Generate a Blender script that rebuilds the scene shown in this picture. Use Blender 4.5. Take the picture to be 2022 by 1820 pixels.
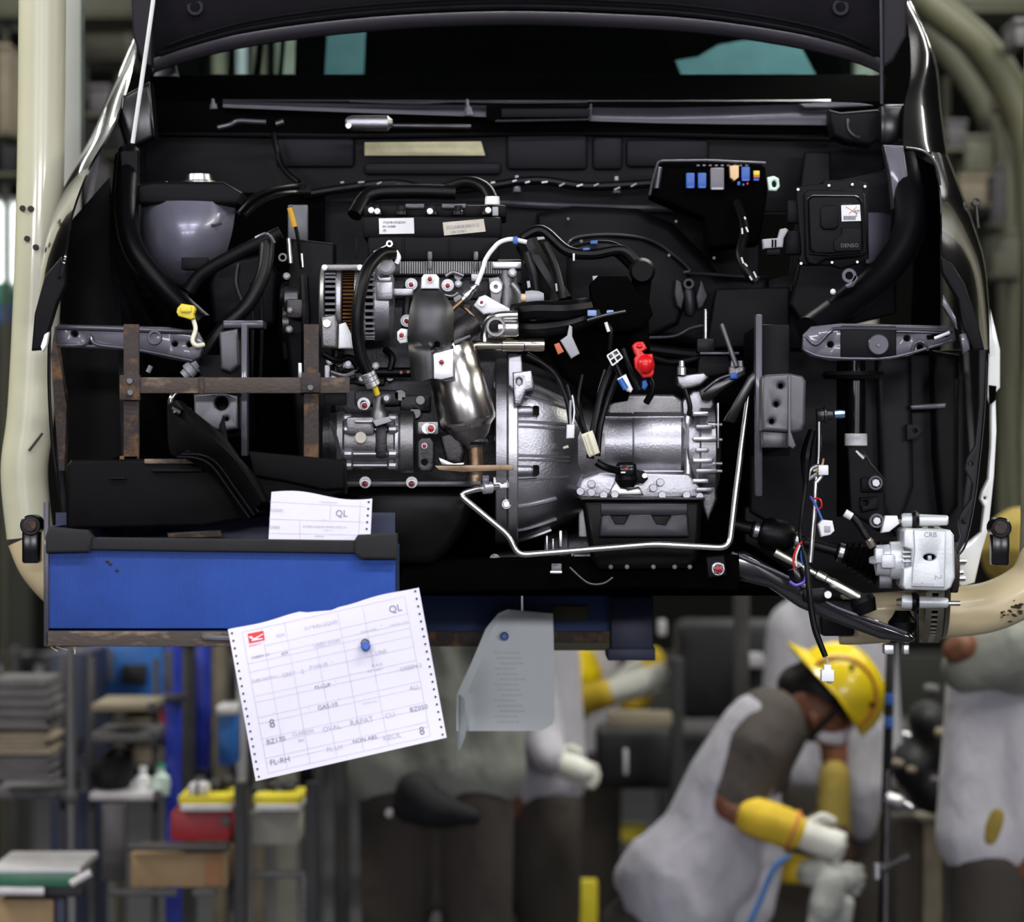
import bpy, bmesh, math, random
from mathutils import Vector, Matrix, Quaternion
random.seed(7)
SC = bpy.context.scene
for o in list(bpy.data.objects): bpy.data.objects.remove(o)
COL = SC.collection

# ------------------------------------------------------------------ camera
S, D, CZ, CX, CY0 = 0.0009, 7.0, 1.9, 1011.0, 910.0      # metres per pixel in the plane Y=0, camera distance, camera height
cam = bpy.data.cameras.new('camera'); cam_o = bpy.data.objects.new('camera', cam); COL.objects.link(cam_o)
cam_o.location = (0, -D, CZ); cam_o.rotation_euler = (math.pi/2, 0, 0)
cam.sensor_fit = 'HORIZONTAL'; cam.sensor_width = 36.0; cam.lens = 36.0*(D/S)/2022.0
cam.clip_start = 0.1; cam.clip_end = 200
cam.dof.use_dof = True; cam.dof.focus_distance = D+0.15; cam.dof.aperture_fstop = 3.6
SC.camera = cam_o
# ------------------------------------------------------------------ light
SC.view_settings.view_transform = 'Standard'; SC.view_settings.look = 'None'
SC.view_settings.gamma = 1.0; SC.view_settings.exposure = -0.12; SC.view_settings.use_curve_mapping = False
wd = bpy.data.worlds.new('hall'); SC.world = wd; wd.use_nodes = True
wd.node_tree.nodes['Background'].inputs[0].default_value = (0.75, 0.76, 0.85, 1)
wd.node_tree.nodes['Background'].inputs[1].default_value = 0.02
def lamp(name, loc, sx, sy, power, col=(1, 1, 1), rot=(0, 0, 0)):
    l = bpy.data.lights.new(name, 'AREA'); l.shape = 'RECTANGLE'; l.size = sx; l.size_y = sy; l.energy = power; l.color = col
    o = bpy.data.objects.new(name, l); COL.objects.link(o); o.location = loc; o.rotation_euler = rot
    return o
COOL = (0.93, 0.92, 1.0); WARM = (1.0, 0.98, 0.86)
# rows of tube lamps under the hall roof, over the aisle in front of the line
for i, (x, y, w) in enumerate(((-1.9, -2.6, 90), (1.3, -2.6, 120), (-1.9, -4.6, 85), (1.9, -4.6, 85))):
    lamp('area_lamp', (x, y, 4.7), 2.4, 0.22, w, COOL)
# unseen row added low and tilted to brighten the sheet under the car
for x in (-4, 0, 4): lamp('area_lamp', (x, -8.6, 3.0), 2.4, 0.3, 200, COOL, (math.radians(50), 0, 0))
# rows beside the line, parallel to it
lamp('area_lamp', (-3.3, 0.6, 3.9), 0.22, 3.6, 110, WARM, (0, math.radians(-38), 0))
lamp('area_lamp', (3.4, 0.6, 3.9), 0.22, 3.6, 95, WARM, (0, math.radians(38), 0))
# rows over the stations behind the line
for i, (x, y, w) in enumerate(((-2.6, 4.2, 32), (1.4, 3.4, 190), (3.6, 6.5, 50), (-3.2, 8.5, 60), (1.5, 9.5, 60), (-3, 15, 110), (3, 15, 110))):
    lamp('area_lamp', (x, y, 4.9), 2.4, 0.3, w, (1.0, 0.99, 0.93))

# ------------------------------------------------------------------ helpers
def k(Y): return S*(D+Y)/D
def p(x, y, Y): q = k(Y); return Vector(((x-CX)*q, Y, CZ-(y-CY0)*q))
class M:
    """collects shapes of ONE part; obj() links it as one mesh"""
    def __init__(s): s.v = []; s.f = []
    def add(s, vs, fs):
        b = len(s.v); s.v += [Vector(q) for q in vs]; s.f += [[b+i for i in f] for f in fs]; return s
    def bm(s, bm):
        bm.verts.index_update(); s.add([q.co.copy() for q in bm.verts], [[q.index for q in f.verts] for f in bm.faces]); bm.free(); return s
    def box(s, x0, y0, x1, y1, Y0, Y1, bev=0, rot=0):
        a = p(min(x0, x1), max(y0, y1), Y0); q = k(Y0); w, h = abs(x1-x0)*q, abs(y1-y0)*q
        return s.wbox(a, (w, Y1-Y0, h), bev*q, rot)
    def wbox(s, a, d, bev=0, rot=0):
        bm = bmesh.new(); bmesh.ops.create_cube(bm, size=1)
        for q in bm.verts: q.co = Vector((q.co.x*d[0], q.co.y*d[1], q.co.z*d[2]))
        if bev: bmesh.ops.bevel(bm, geom=bm.edges[:], offset=min(bev, min(d)*.45), segments=2, affect='EDGES', profile=.5)
        mt = Matrix.Translation(Vector(a)+Vector(d)/2) @ Matrix.Rotation(-rot, 4, 'Y')
        bmesh.ops.transform(bm, matrix=mt, verts=bm.verts[:]); return s.bm(bm)
    def poly(s, pts, Y0, Y1, bev=0, holes=(), sm=0):
        """prism: outline in photo pixels at depth Y0, extruded back to Y1; holes = (x, y, r)"""
        if sm: pts = smooth2(pts, sm)
        bm = bmesh.new(); loops = [[p(x, y, Y0) for x, y in pts]]
        for h in holes:
            ry = h[3] if len(h) > 3 else h[2]
            loops.append([p(h[0]+h[2]*math.cos(a*math.pi/6), h[1]+ry*math.sin(a*math.pi/6), Y0) for a in range(12)])
        es = []
        for L in loops:
            vs = [bm.verts.new(q) for q in L]
            es += [bm.edges.new((vs[i], vs[(i+1) % len(vs)])) for i in range(len(vs))]
        if holes: bmesh.ops.triangle_fill(bm, use_beauty=True, use_dissolve=False, edges=es)
        else: bm.faces.new(bm.verts[:])
        bound = [e for e in es]
        r = bmesh.ops.extrude_face_region(bm, geom=bm.faces[:])
        nv = [g for g in r['geom'] if isinstance(g, bmesh.types.BMVert)]
        bmesh.ops.translate(bm, vec=(0, Y1-Y0, 0), verts=nv)
        bmesh.ops.recalc_face_normals(bm, faces=bm.faces[:])
        if bev:
            fe = [e for e in bm.edges if abs(e.verts[0].co.y-Y0) < 1e-6 and abs(e.verts[1].co.y-Y0) < 1e-6 and len(e.link_faces) == 2 and e.calc_face_angle(0) > .6]
            bmesh.ops.bevel(bm, geom=fe, offset=bev*k(Y0), segments=3, affect='EDGES', profile=.5, clamp_overlap=True)
        return s.bm(bm)
    def lat(s, a, b, prof, seg=20, cap=True, px=True, world=False):
        """lathe along a->b; prof = (t, r)"""
        if not world: kk = k(a[2]); a, b = p(*a), p(*b)
        else: kk = 1; a, b = Vector(a), Vector(b)
        ax = b-a; z = ax.normalized(); u = z.orthogonal().normalized(); w = z.cross(u)
        vs, fs = [], []
        for t, r in prof:
            for i in range(seg):
                an = 2*math.pi*i/seg; vs.append(a+ax*t+(u*math.cos(an)+w*math.sin(an))*r*kk)
        for j in range(len(prof)-1):
            for i in range(seg): fs.append([j*seg+i, j*seg+(i+1) % seg, (j+1)*seg+(i+1) % seg, (j+1)*seg+i])
        if cap: fs.append(list(range(seg))[::-1]); fs.append([(len(prof)-1)*seg+i for i in range(seg)])
        return s.add(vs, fs)
    def rod(s, a, b, r0, r1=None, seg=14):
        r1 = r0 if r1 is None else r1; return s.lat(a, b, [(0, r0*.8), (0.012, r0), (0.988, r1), (1, r1*.8)], seg)
    def cy(s, x, y, r, Y0, Y1, seg=18, bev=.12, r1=None):
        r1 = r if r1 is None else r1; d = Y1-Y0; e = min(.3, bev*r*k(Y0)/d)
        a = p(x, y, Y0); b = a+Vector((0, d, 0)); q = k(Y0)
        return s.lat(a, b, [(0, r*q*(1-bev)), (e, r*q), (1, r1*q)], seg, world=True)
    def ring(s, x, y, ro, ri, Y0, Y1, seg=20):
        a = p(x, y, Y0); b = a+Vector((0, Y1-Y0, 0)); q = k(Y0)
        return s.lat(a, b, [(0, ri*q), (0, ro*q*.94), (.12, ro*q), (1, ro*q), (1, ri*q), (0, ri*q)], seg, cap=False, world=True)
    def hexb(s, x, y, r, Y0, h=.008, flange=1.25):
        a = p(x, y, Y0); q = k(Y0)
        s.lat(a, a-Vector((0, .003, 0)), [(0, r*q*flange), (.7, r*q*flange), (1, r*q*flange*.9)], 16, world=True)
        return s.lat(a-Vector((0, .003, 0)), a-Vector((0, h, 0)), [(0, r*q), (.8, r*q), (1, r*q*.82)], 6, world=True)
    def tube(s, pts, r, seg=10, n=6, closed=False, world=False, rr=None):
        P = [Vector(q) if world else p(*q) for q in pts]
        kk = 1 if world else k(pts[0][2])
        P, T = spline(P, n); vs, fs = [], []; z0 = (P[1]-P[0]).normalized(); u = z0.orthogonal().normalized()
        N = len(P)
        for j, q in enumerate(P):
            d = (P[min(j+1, N-1)]-P[max(j-1, 0)]).normalized(); u = (u-d*u.dot(d)).normalized(); w = d.cross(u)
            R = r*kk
            if rr: 
                x = T[j]; i = min(int(x), len(rr)-2); R = (rr[i]+(rr[i+1]-rr[i])*(x-i))*kk
            for i in range(seg):
                an = 2*math.pi*i/seg; vs.append(q+(u*math.cos(an)+w*math.sin(an))*R)
        for j in range(N-1):
            for i in range(seg): fs.append([j*seg+i, j*seg+(i+1) % seg, (j+1)*seg+(i+1) % seg, (j+1)*seg+i])
        fs.append(list(range(seg))[::-1]); fs.append([(N-1)*seg+i for i in range(seg)])
        return s.add(vs, fs)
    def ell(s, c, rx, ry, rY, seg=16, rot=None, world=False):
        """ellipsoid, radii in pixels (rY metres)"""
        q = 1 if world else k(c[2]); c = Vector(c) if world else p(*c)
        bm = bmesh.new(); bmesh.ops.create_uvsphere(bm, u_segments=seg, v_segments=max(6, seg*2//3), radius=1)
        mt = Matrix.Translation(c) @ (rot.to_4x4() if rot else Matrix.Identity(4)) @ Matrix.Diagonal((rx*q, rY, ry*q, 1))
        bmesh.ops.transform(bm, matrix=mt, verts=bm.verts[:]); return s.bm(bm)
    def grid(s, rows, th=0, n=0, world=False):
        R = [[Vector(q) if world else p(*q) for q in r] for r in rows]
        if n:
            R = [spline(r, n)[0] for r in R]; C = [spline([r[i] for r in R], n)[0] for i in range(len(R[0]))]
            R = [[c[j] for c in C] for j in range(len(C[0]))]
        a, b = len(R), len(R[0]); bm = bmesh.new()
        V = [[bm.verts.new(q) for q in r] for r in R]
        for i in range(a-1):
            for j in range(b-1):
                try: bm.faces.new((V[i][j], V[i][j+1], V[i+1][j+1], V[i+1][j]))
                except ValueError: pass
        if th:
            bmesh.ops.recalc_face_normals(bm, faces=bm.faces[:]); bmesh.ops.solidify(bm, geom=bm.faces[:], thickness=th)
        return s.bm(bm)
    def caps(s, chain, seg=10):
        """world-space tapered capsules: chain of ((x,y,z), r)"""
        for (a, ra), (b, rb) in zip(chain, chain[1:]):
            a, b = Vector(a), Vector(b); L = (b-a).length or 1e-4
            s.lat(a, b, [(-ra*.9/L, ra*.3), (-ra*.55/L, ra*.8), (0, ra), (1, rb), (1+rb*.55/L, rb*.8), (1+rb*.9/L, rb*.3)], seg, world=True)
        return s
    def obj(s, name, mat, parent=None, ang=32, smooth=True, remesh=0, sm=0, label=None, kind=None, noise=0):
        org = ORG.get(parent.name, Vector()) if parent else (sum(s.v, Vector())/max(1, len(s.v)) if s.v else Vector())
        if not parent: org = Vector((org.x, org.y, min(q.z for q in s.v)))
        me = bpy.data.meshes.new(name); me.from_pydata([q-org for q in s.v], [], s.f)
        bm = bmesh.new(); bm.from_mesh(me); bmesh.ops.recalc_face_normals(bm, faces=bm.faces[:]); bm.to_mesh(me); bm.free()
        o = bpy.data.objects.new(name, me); COL.objects.link(o)
        if remesh:
            md = o.modifiers.new('r', 'REMESH'); md.mode = 'VOXEL'; md.voxel_size = remesh
            if sm: m2 = o.modifiers.new('s', 'SMOOTH'); m2.iterations = sm; m2.factor = .5
            dg = bpy.context.evaluated_depsgraph_get(); me2 = bpy.data.meshes.new_from_object(o.evaluated_get(dg))
            o.modifiers.clear(); o.data = me2; bpy.data.meshes.remove(me); me = me2; me.name = name
        if smooth:
            me.polygons.foreach_set('use_smooth', [True]*len(me.polygons))
            if not remesh: me.set_sharp_from_angle(angle=math.radians(ang))
        me.materials.clear(); me.materials.append(MT[mat] if isinstance(mat, str) else mat)
        if parent: o.parent = parent; ORG[o.name] = org
        else: o.location = org; ORG[o.name] = org
        if label: o['label'] = label
        if kind: o['kind'] = kind
        return o
ORG = {}
def spline(P, n):
    if len(P) < 3 or n < 2: return list(P), list(range(len(P)))
    out, T = [], []
    for i in range(len(P)-1):
        a, b = P[max(i-1, 0)], P[i]; c, d = P[i+1], P[min(i+2, len(P)-1)]
        for j in range(n):
            t = j/n; out.append(a*((-t**3+2*t*t-t)*.5)+b*((3*t**3-5*t*t+2)*.5)+c*((-3*t**3+4*t*t+t)*.5)+d*((t**3-t*t)*.5)); T.append(i+t)
    out.append(P[-1].copy()); T.append(len(P)-1); return out, T
def smooth2(pts, n):
    P = [Vector((x, y, 0)) for x, y in pts]; m = len(P); out = []
    for i in range(m):
        a, b, c, d = P[i-1], P[i], P[(i+1) % m], P[(i+2) % m]
        for j in range(n):
            t = j/n; q = a*((-t**3+2*t*t-t)*.5)+b*((3*t**3-5*t*t+2)*.5)+c*((-3*t**3+4*t*t+t)*.5)+d*((t**3-t*t)*.5); out.append((q.x, q.y))
    return out
def bend(pts, r, n=5):
    """polyline of (x,y,Y) with rounded corners of pixel radius r"""
    out = [pts[0]]
    for i in range(1, len(pts)-1):
        a, b, c = [Vector(q) for q in pts[i-1:i+2]]; u, w = (a-b), (c-b)
        lu, lw = u.xy.length or 1, w.xy.length or 1; e = min(r, lu*.45, lw*.45); A, C = b+u*(e/lu), b+w*(e/lw)
        for j in range(n+1):
            t = j/n; out.append(tuple(A*(1-t)**2+b*2*t*(1-t)+C*t*t))
    out.append(pts[-1]); return out
def thing(name, label, cat, loc, group=None):
    o = bpy.data.objects.new(name, None); COL.objects.link(o); o.empty_display_size = .05
    o.location = p(*loc) if loc else (0, 0, 0); o['label'] = label; o['category'] = cat
    if group: o['group'] = group
    ORG[o.name] = Vector(o.location); return o
def tag(o, label, cat, group=None):
    o['label'] = label; o['category'] = cat
    if group: o['group'] = group
    return o
def dup(root, delta, label=None):
    r = root.copy(); COL.objects.link(r); r.location = root.location+Vector(delta)
    if label: r['label'] = label
    for ch in list(root.children):
        c = ch.copy(); COL.objects.link(c); c.parent = r
        for g in ch.children:
            e = g.copy(); COL.objects.link(e); e.parent = c
    return r
def bolt(par, x, y, Y, r=7, mark=True, mat='steel', h=.008):
    b = M().hexb(x, y, r, Y, h).obj('bolt', mat, par)
    if mark:
        a = p(x, y, Y)-Vector((0, h-.0005, 0)); M().lat(a, a-Vector((0, .0022, 0)), [(0, r*.78*k(Y)), (.6, r*.7*k(Y)), (1, r*.35*k(Y))], 10, world=True).obj('paint_mark', 'red_mark', b)
    return b
FONTC = {}
def text_mesh(txt, size, align='LEFT'):
    c = bpy.data.curves.new('t', 'FONT'); c.body = txt; c.size = size; c.align_x = align; c.resolution_u = 2
    o = bpy.data.objects.new('t', c); COL.objects.link(o); dg = bpy.context.evaluated_depsgraph_get()
    me = bpy.data.meshes.new_from_object(o.evaluated_get(dg)); vs = [q.co.copy() for q in me.vertices]; fs = [list(f.vertices) for f in me.polygons]
    bpy.data.objects.remove(o); bpy.data.curves.remove(c); bpy.data.meshes.remove(me); return vs, fs
def text_on(m, txt, fn, u, v, size, align='LEFT'):
    """lay text on a surface; fn(u, v) -> point, u v in metres"""
    vs, fs = text_mesh(txt, size, align); m.add([fn(u+q.x, v+q.y) for q in vs], fs)

# ------------------------------------------------------------------ materials
MT = {}
def mat(name, col, rough=.5, metal=0, var=.15, scale=8, bump=0, bscale=None, coat=0, col2=None, spec=.5, trans=0, stretch=(1, 1, 1), lo=.35, hi=.7, sheen=0, alpha=1, bdist=.004):
    m = bpy.data.materials.new(name); m.use_nodes = True; nt = m.node_tree; b = nt.nodes['Principled BSDF']; N = nt.nodes.new; L = nt.links.new
    tc = N('ShaderNodeTexCoord'); mp = N('ShaderNodeMapping'); mp.inputs['Scale'].default_value = stretch; L(tc.outputs['Object'], mp.inputs[0])
    nz = N('ShaderNodeTexNoise'); nz.inputs['Scale'].default_value = scale; nz.inputs['Detail'].default_value = 6; nz.inputs['Roughness'].default_value = .6; L(mp.outputs[0], nz.inputs['Vector'])
    cr = N('ShaderNodeValToRGB'); cr.color_ramp.elements[0].position = lo; cr.color_ramp.elements[1].position = hi
    c2 = col2 or tuple(min(1, x*(1+var)) for x in col); c1 = col if col2 else tuple(x*(1-var) for x in col)
    cr.color_ramp.elements[0].color = (*c1, 1); cr.color_ramp.elements[1].color = (*c2, 1); L(nz.outputs['Fac'], cr.inputs[0]); L(cr.outputs[0], b.inputs['Base Color'])
    mr = N('ShaderNodeMapRange'); mr.inputs['To Min'].default_value = max(.02, rough*(1-var)); mr.inputs['To Max'].default_value = min(1, rough*(1+var)); L(nz.outputs['Fac'], mr.inputs[0]); L(mr.outputs[0], b.inputs['Roughness'])
    b.inputs['Metallic'].default_value = metal; b.inputs['Coat Weight'].default_value = coat; b.inputs['Coat Roughness'].default_value = .05; b.inputs['Specular IOR Level'].default_value = spec
    b.inputs['Transmission Weight'].default_value = trans; b.inputs['Sheen Weight'].default_value = sheen; b.inputs['Alpha'].default_value = alpha
    if bump:
        n2 = N('ShaderNodeTexNoise'); n2.inputs['Scale'].default_value = bscale or 120; n2.inputs['Detail'].default_value = 4; L(mp.outputs[0], n2.inputs['Vector'])
        bp = N('ShaderNodeBump'); bp.inputs['Strength'].default_value = bump; bp.inputs['Distance'].default_value = .004; bp.inputs['Distance'].default_value = bdist; L(n2.outputs['Fac'], bp.inputs['Height']); L(bp.outputs[0], b.inputs['Normal'])
    MT[name] = m; return m
mat('car_paint', (.010, .009, .011), .18, .3, .1, 4, coat=1)
mat('bay_paint', (.0042, .0040, .0052), .46, 0, .25, 5, spec=.10)
mat('bay_lit', (.22, .22, .28), .36, .45, .2, 5, coat=.3)  # bay paint made pale for the light on the strut towers
mat('bracket_grey', (.070, .068, .082), .36, .5, .2, 9, coat=.2)
mat('box_grey', (.10, .10, .108), .4, .4, .18, 9)
mat('black_plastic', (.0045, .0045, .005), .45, 0, .2, 20, bump=.08, bscale=300, spec=.10)
mat('black_gloss', (.003, .003, .0035), .22, 0, .2, 20, spec=.4)
mat('bay_dark', (.002, .002, .0025), .4, 0, .2, 5, spec=.15)
mat('rubber', (.0018, .0018, .0024), .40, 0, .25, 30, spec=.2)
mat('shroud_black', (.0028, .0028, .003), .5, 0, .2, 20, bump=.08, bscale=300, spec=.06); mat('hood_inner', (.016, .0145, .018), .45, 0, .2, 5, spec=.15)
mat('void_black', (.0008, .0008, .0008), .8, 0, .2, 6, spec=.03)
mat('cast_alu', (.42, .42, .44), .44, 1, .16, 14, bump=.12, bscale=260)
mat('cast_dark', (.24, .235, .235), .46, 1, .22, 14, bump=.15, bscale=240)
mat('cast_block', (.05, .048, .05), .45, .9, .35, 16, bump=.2, bscale=180)
mat('alu_bright', (.60, .60, .61), .38, 1, .12, 20, bump=.05, bscale=300)
mat('zinc', (.70, .71, .73), .34, .85, .12, 20)
mat('white_zinc', (.84, .85, .86), .45, .15, .08, 15)
mat('steel', (.48, .48, .49), .30, 1, .15, 30)
mat('dark_steel', (.10, .10, .105), .38, .9, .3, 18)
mat('shield', (.085, .084, .086), .47, 1, .12, 10, bump=.06, bscale=90)
mat('converter', (.46, .44, .41), .24, 1, .16, 8, col2=(.60, .58, .55), stretch=(1, 1, .4))
mat('heat_tint', (.16, .10, .06), .42, 1, .3, 22, col2=(.36, .27, .18))
mat('gold_pipe', (.62, .56, .45), .2, 1, .12, 20)
mat('pipe_silver', (.70, .69, .66), .26, 1, .08, 20)
mat('copper', (.36, .17, .06), .35, 1, .3, 40)
mat('rust', (.035, .026, .022), .75, .2, .4, 26, bump=.4, bscale=120, col2=(.16, .085, .035), lo=.52, hi=.68)
mat('scraped', (.06, .045, .035), .7, .2, .4, 14, bump=.3, bscale=100, col2=(.33, .24, .15), lo=.5, hi=.72, stretch=(1, 1, 2.5))
mat('red_mark', (.28, .004, .007), .3)
mat('red_plastic', (.62, .006, .008), .33)
mat('yellow_plastic', (.78, .62, .03), .4)
mat('cream_plastic', (.72, .70, .52), .45)
mat('white_plastic', (.80, .80, .80), .42)
mat('grey_plastic', (.36, .37, .39), .45)
mat('blue_plastic', (.02, .10, .42), .4)
mat('purple_plastic', (.10, .07, .45), .4)
mat('orange_plastic', (.55, .13, .05), .45)
mat('tan_plastic', (.75, .52, .27), .45)
mat('green_plastic', (.02, .35, .20), .4)
mat('pale_green', (.62, .78, .68), .4)
mat('fuse_grey', (.16, .15, .17), .45)
mat('masking_tape', (.50, .47, .28), .7, 0, .15, 30)
mat('tan_label', (.55, .52, .42), .6, 0, .1, 30)
mat('paper', (.80, .78, .87), .65, 0, .02, 6)
mat('paper_dim', (.84, .90, .89), .65, 0, .03, 6)
mat('ink', (.25, .25, .31), .7); mat('ink_faint', (.50, .50, .57), .7); mat('ink_dark', (.03, .03, .04), .7); mat('logo_red', (.85, .03, .03), .5); mat('ink_white', (.85, .84, .9), .6)
mat('hanger_cream', (.52, .51, .37), .30, 0, .07, 3, coat=.2)
mat('hanger_cream_dim', (.20, .19, .12), .4, 0, .1, 3); mat('olive_shade_yellow', (.26, .19, .03), .8, 0, .12, 14, bump=.2, bscale=60)  # cream tube dimmed by colour; arm-cover yellow darkened as in shade
mat('hanger_tan_shade', (.62, .52, .31), .35, 0, .08, 3, coat=.2)  # same cream tube, shading of its lower run put in as tan
mat('olive', (.07, .07, .038), .5, 0, .35, 2); mat('olive_grey', (.12, .12, .08), .55, 0, .35, 2)
mat('chip', (.03, .02, .015), .8, 0, .3, 40)
mat('foam', (.009, .009, .010), .85, 0, .2, 40, bump=.2, bscale=200)
mat('tray_dark_blue', (.012, .035, .12), .55, 0, .3, 6)
mat('skin', (.20, .075, .038), .5, 0, .15, 10); mat('hair', (.006, .005, .005), .5)
mat('shirt_grey', (.42, .41, .46), .85, 0, .1, 5, bump=.55, bscale=7, bdist=.05, stretch=(1, 1, .55), sheen=.2); mat('shirt_white', (.52, .51, .55), .85, 0, .08, 5, bump=.55, bscale=7, bdist=.05, stretch=(1, 1, .55), sheen=.2)
mat('shirt_olive', (.27, .28, .24), .85, 0, .1, 5, bump=.55, bscale=7, bdist=.05, stretch=(1, 1, .55))
mat('sleeve_brown', (.075, .062, .055), .85, 0, .12, 6, bump=.55, bscale=7, bdist=.05, stretch=(1, 1, .55)); mat('trousers', (.048, .040, .033), .9, 0, .15, 5, bump=.5, bscale=6, bdist=.05, stretch=(1, 1, .5))
mat('arm_yellow', (.72, .50, .03), .8, 0, .12, 14, bump=.2, bscale=60); mat('glove', (.76, .76, .68), .85, 0, .08, 18, bump=.3, bscale=70); mat('glove_grey', (.45, .46, .42), .85, 0, .3, 14, bump=.3, bscale=70)
mat('helmet', (.80, .60, .01), .30, 0, .06, 6, coat=.3); mat('mask_white', (.72, .70, .78), .8)
mat('black_cloth', (.006, .006, .008), .8)
mat('steel_blue', (.015, .035, .40), .4, 0, .15, 5); mat('post_grey', (.065, .062, .062), .45, .3, .2, 6); mat('navy', (.010, .016, .055), .5, 0, .3, 5)
mat('red_bin', (.30, .008, .014), .5); mat('card', (.32, .22, .115), .8, 0, .15, 8); mat('card_grey', (.30, .29, .24), .8, 0, .15, 8)
mat('tub_blue', (.02, .13, .45), .45); mat('bar_white', (.60, .58, .60), .35, 0, .1, 20); mat('yellow_edge', (.70, .58, .02), .5); mat('green_rail', (.03, .14, .08), .4)
mat('junk_dark', (.010, .010, .013), .6, 0, .4, 9); mat('junk_grey', (.10, .095, .10), .6, 0, .4, 7); mat('junk_tan', (.24, .20, .14), .7, 0, .3, 7)
mat('concrete', (.055, .053, .06), .55, 0, .2, 1.2, bump=.1, bscale=30); mat('wall_sheet', (.05, .05, .042), .7, 0, .25, .6); mat('roof_sheet', (.07, .07, .065), .7, 0, .2, .5)
mat('panel_white', (.82, .84, .80), .3, 0, .04, 3, coat=.5)
mat('blue_cord', (.05, .16, .42), .5)

def wave_mat(name, c1, c2, scale, rough, dirt):
    m = mat(name, c1, rough, 0, .3, 3.2, col2=c2, bump=0, lo=.3, hi=.75); nt = m.node_tree; N = nt.nodes.new; L = nt.links.new; b = nt.nodes['Principled BSDF']
    tc = N('ShaderNodeTexCoord'); w = N('ShaderNodeTexWave'); w.wave_type = 'BANDS'; w.bands_direction = 'X'; w.inputs['Scale'].default_value = scale; w.inputs['Distortion'].default_value = 1.5; w.inputs['Detail'].default_value = 3; L(tc.outputs['Object'], w.inputs['Vector'])
    bp = N('ShaderNodeBump'); bp.inputs['Strength'].default_value = .5; bp.inputs['Distance'].default_value = .002; L(w.outputs['Fac'], bp.inputs['Height']); L(bp.outputs[0], b.inputs['Normal'])
    return m
wave_mat('tray_blue', (.006, .036, .20), (.012, .075, .38), 95, .6, .3)
def glass(name, col, rough=.02, alpha=.5, base=(.0, .0, .0)):
    m = bpy.data.materials.new(name); m.use_nodes = True; nt = m.node_tree; N = nt.nodes.new; L = nt.links.new
    for n in list(nt.nodes): nt.nodes.remove(n)
    out = N('ShaderNodeOutputMaterial'); mx = N('ShaderNodeMixShader'); lw = N('ShaderNodeLayerWeight'); pw = N('ShaderNodeMath'); pw.operation = 'POWER'; pw.inputs[1].default_value = 4; L(lw.outputs['Facing'], pw.inputs[0]); fr = N('ShaderNodeMapRange'); fr.inputs['To Min'].default_value = .05; fr.inputs['To Max'].default_value = .7; L(pw.outputs[0], fr.inputs[0])
    tr = N('ShaderNodeBsdfTransparent'); tr.inputs[0].default_value = (*col, 1); gl = N('ShaderNodeBsdfGlossy'); gl.inputs['Roughness'].default_value = rough
    nz = N('ShaderNodeTexNoise'); nz.inputs['Scale'].default_value = 3; mr = N('ShaderNodeMapRange'); mr.inputs['To Min'].default_value = rough*.6; mr.inputs['To Max'].default_value = rough*1.6; L(nz.outputs['Fac'], mr.inputs[0]); L(mr.outputs[0], gl.inputs['Roughness'])
    L(fr.outputs[0], mx.inputs[0]); L(tr.outputs[0], mx.inputs[1]); L(gl.outputs[0], mx.inputs[2]); L(mx.outputs[0], out.inputs[0]); MT[name] = m
glass('windscreen_glass', (.78, .92, .91)); glass('side_glass', (.48, .64, .66)); glass('clear_plastic', (.85, .88, .88), .1)

def translucent(name, f):
    nt = MT[name].node_tree; N = nt.nodes.new; L = nt.links.new; b = nt.nodes['Principled BSDF']; o = nt.nodes['Material Output']; t = N('ShaderNodeBsdfTranslucent'); t.inputs[0].default_value = (.85, .9, .9, 1); m = N('ShaderNodeMixShader'); m.inputs[0].default_value = f
    L(b.outputs[0], m.inputs[1]); L(t.outputs[0], m.inputs[2]); L(m.outputs[0], o.inputs['Surface'])
translucent('paper_dim', .15)
# ================================================================== setting
def struct(name, m, mt):
    o = m.obj(name, mt); o['kind'] = 'structure'; return o
struct('floor', M().wbox((-14, -12, -.1), (28, 46, .1)), 'concrete')
struct('wall_back', M().wbox((-14, 30, 0), (28, .2, 9)), 'wall_sheet')
struct('wall_left', M().wbox((-14.2, -12, 0), (.2, 42, 9)), 'wall_sheet')
struct('wall_right', M().wbox((14, -12, 0), (.2, 42, 9)), 'wall_sheet')
struct('wall_front', M().wbox((-14, -12.2, 0), (28, .2, 9)), mat('wall_pale', (.55, .55, .60), .8, 0, .1, .5))
struct('ceiling', M().wbox((-14, -12, 9), (28, 42.2, .15)), 'roof_sheet')

# --- the hanger that carries the car: one cream tube arm on each side
def hanger(label, path, top, rub, tanpath, knob, sgn, r, um='hanger_cream'):
    t = thing('conveyor_hanger', label, 'hanger', path[-1], 'hanger arms carrying the dark car')
    M().tube(path, r, 24, 8).obj('tube', um, t)
    M().tube(tanpath, r, 24, 8).obj('lower_tube', 'hanger_tan_shade', t)
    x, y, Y = knob
    b = M(); b.box(x-17, y+10, x+17, y+75, Y-.02, Y+.03, 5); b.cy(x, y, 21, Y-.025, Y+.04).obj('locking_post', 'black_gloss', t)
    M().cy(x-1, y, 13, Y-.033, Y-.022).obj('bolt', 'rust', t)
    for q in rub: M().ell(q, q[3] if len(q) > 3 else 7, 5, .004).obj('chip', 'chip', t) if 0 else None
    return t
HY = .55
hl = hanger('cream tube arm of the conveyor hanger, with paired black bolt marks on its shaft', [(84, -140, HY), (82, 200, HY), (76, 500, HY), (62, 800, HY), (48, 930, HY), (60, 1060, HY)], 0, (),
       [(60, 1060, HY), (88, 1120, HY), (150, 1175, HY), (260, 1205, HY), (420, 1212, HY)], (60, 1037, HY-.17), -1, 47)
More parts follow.
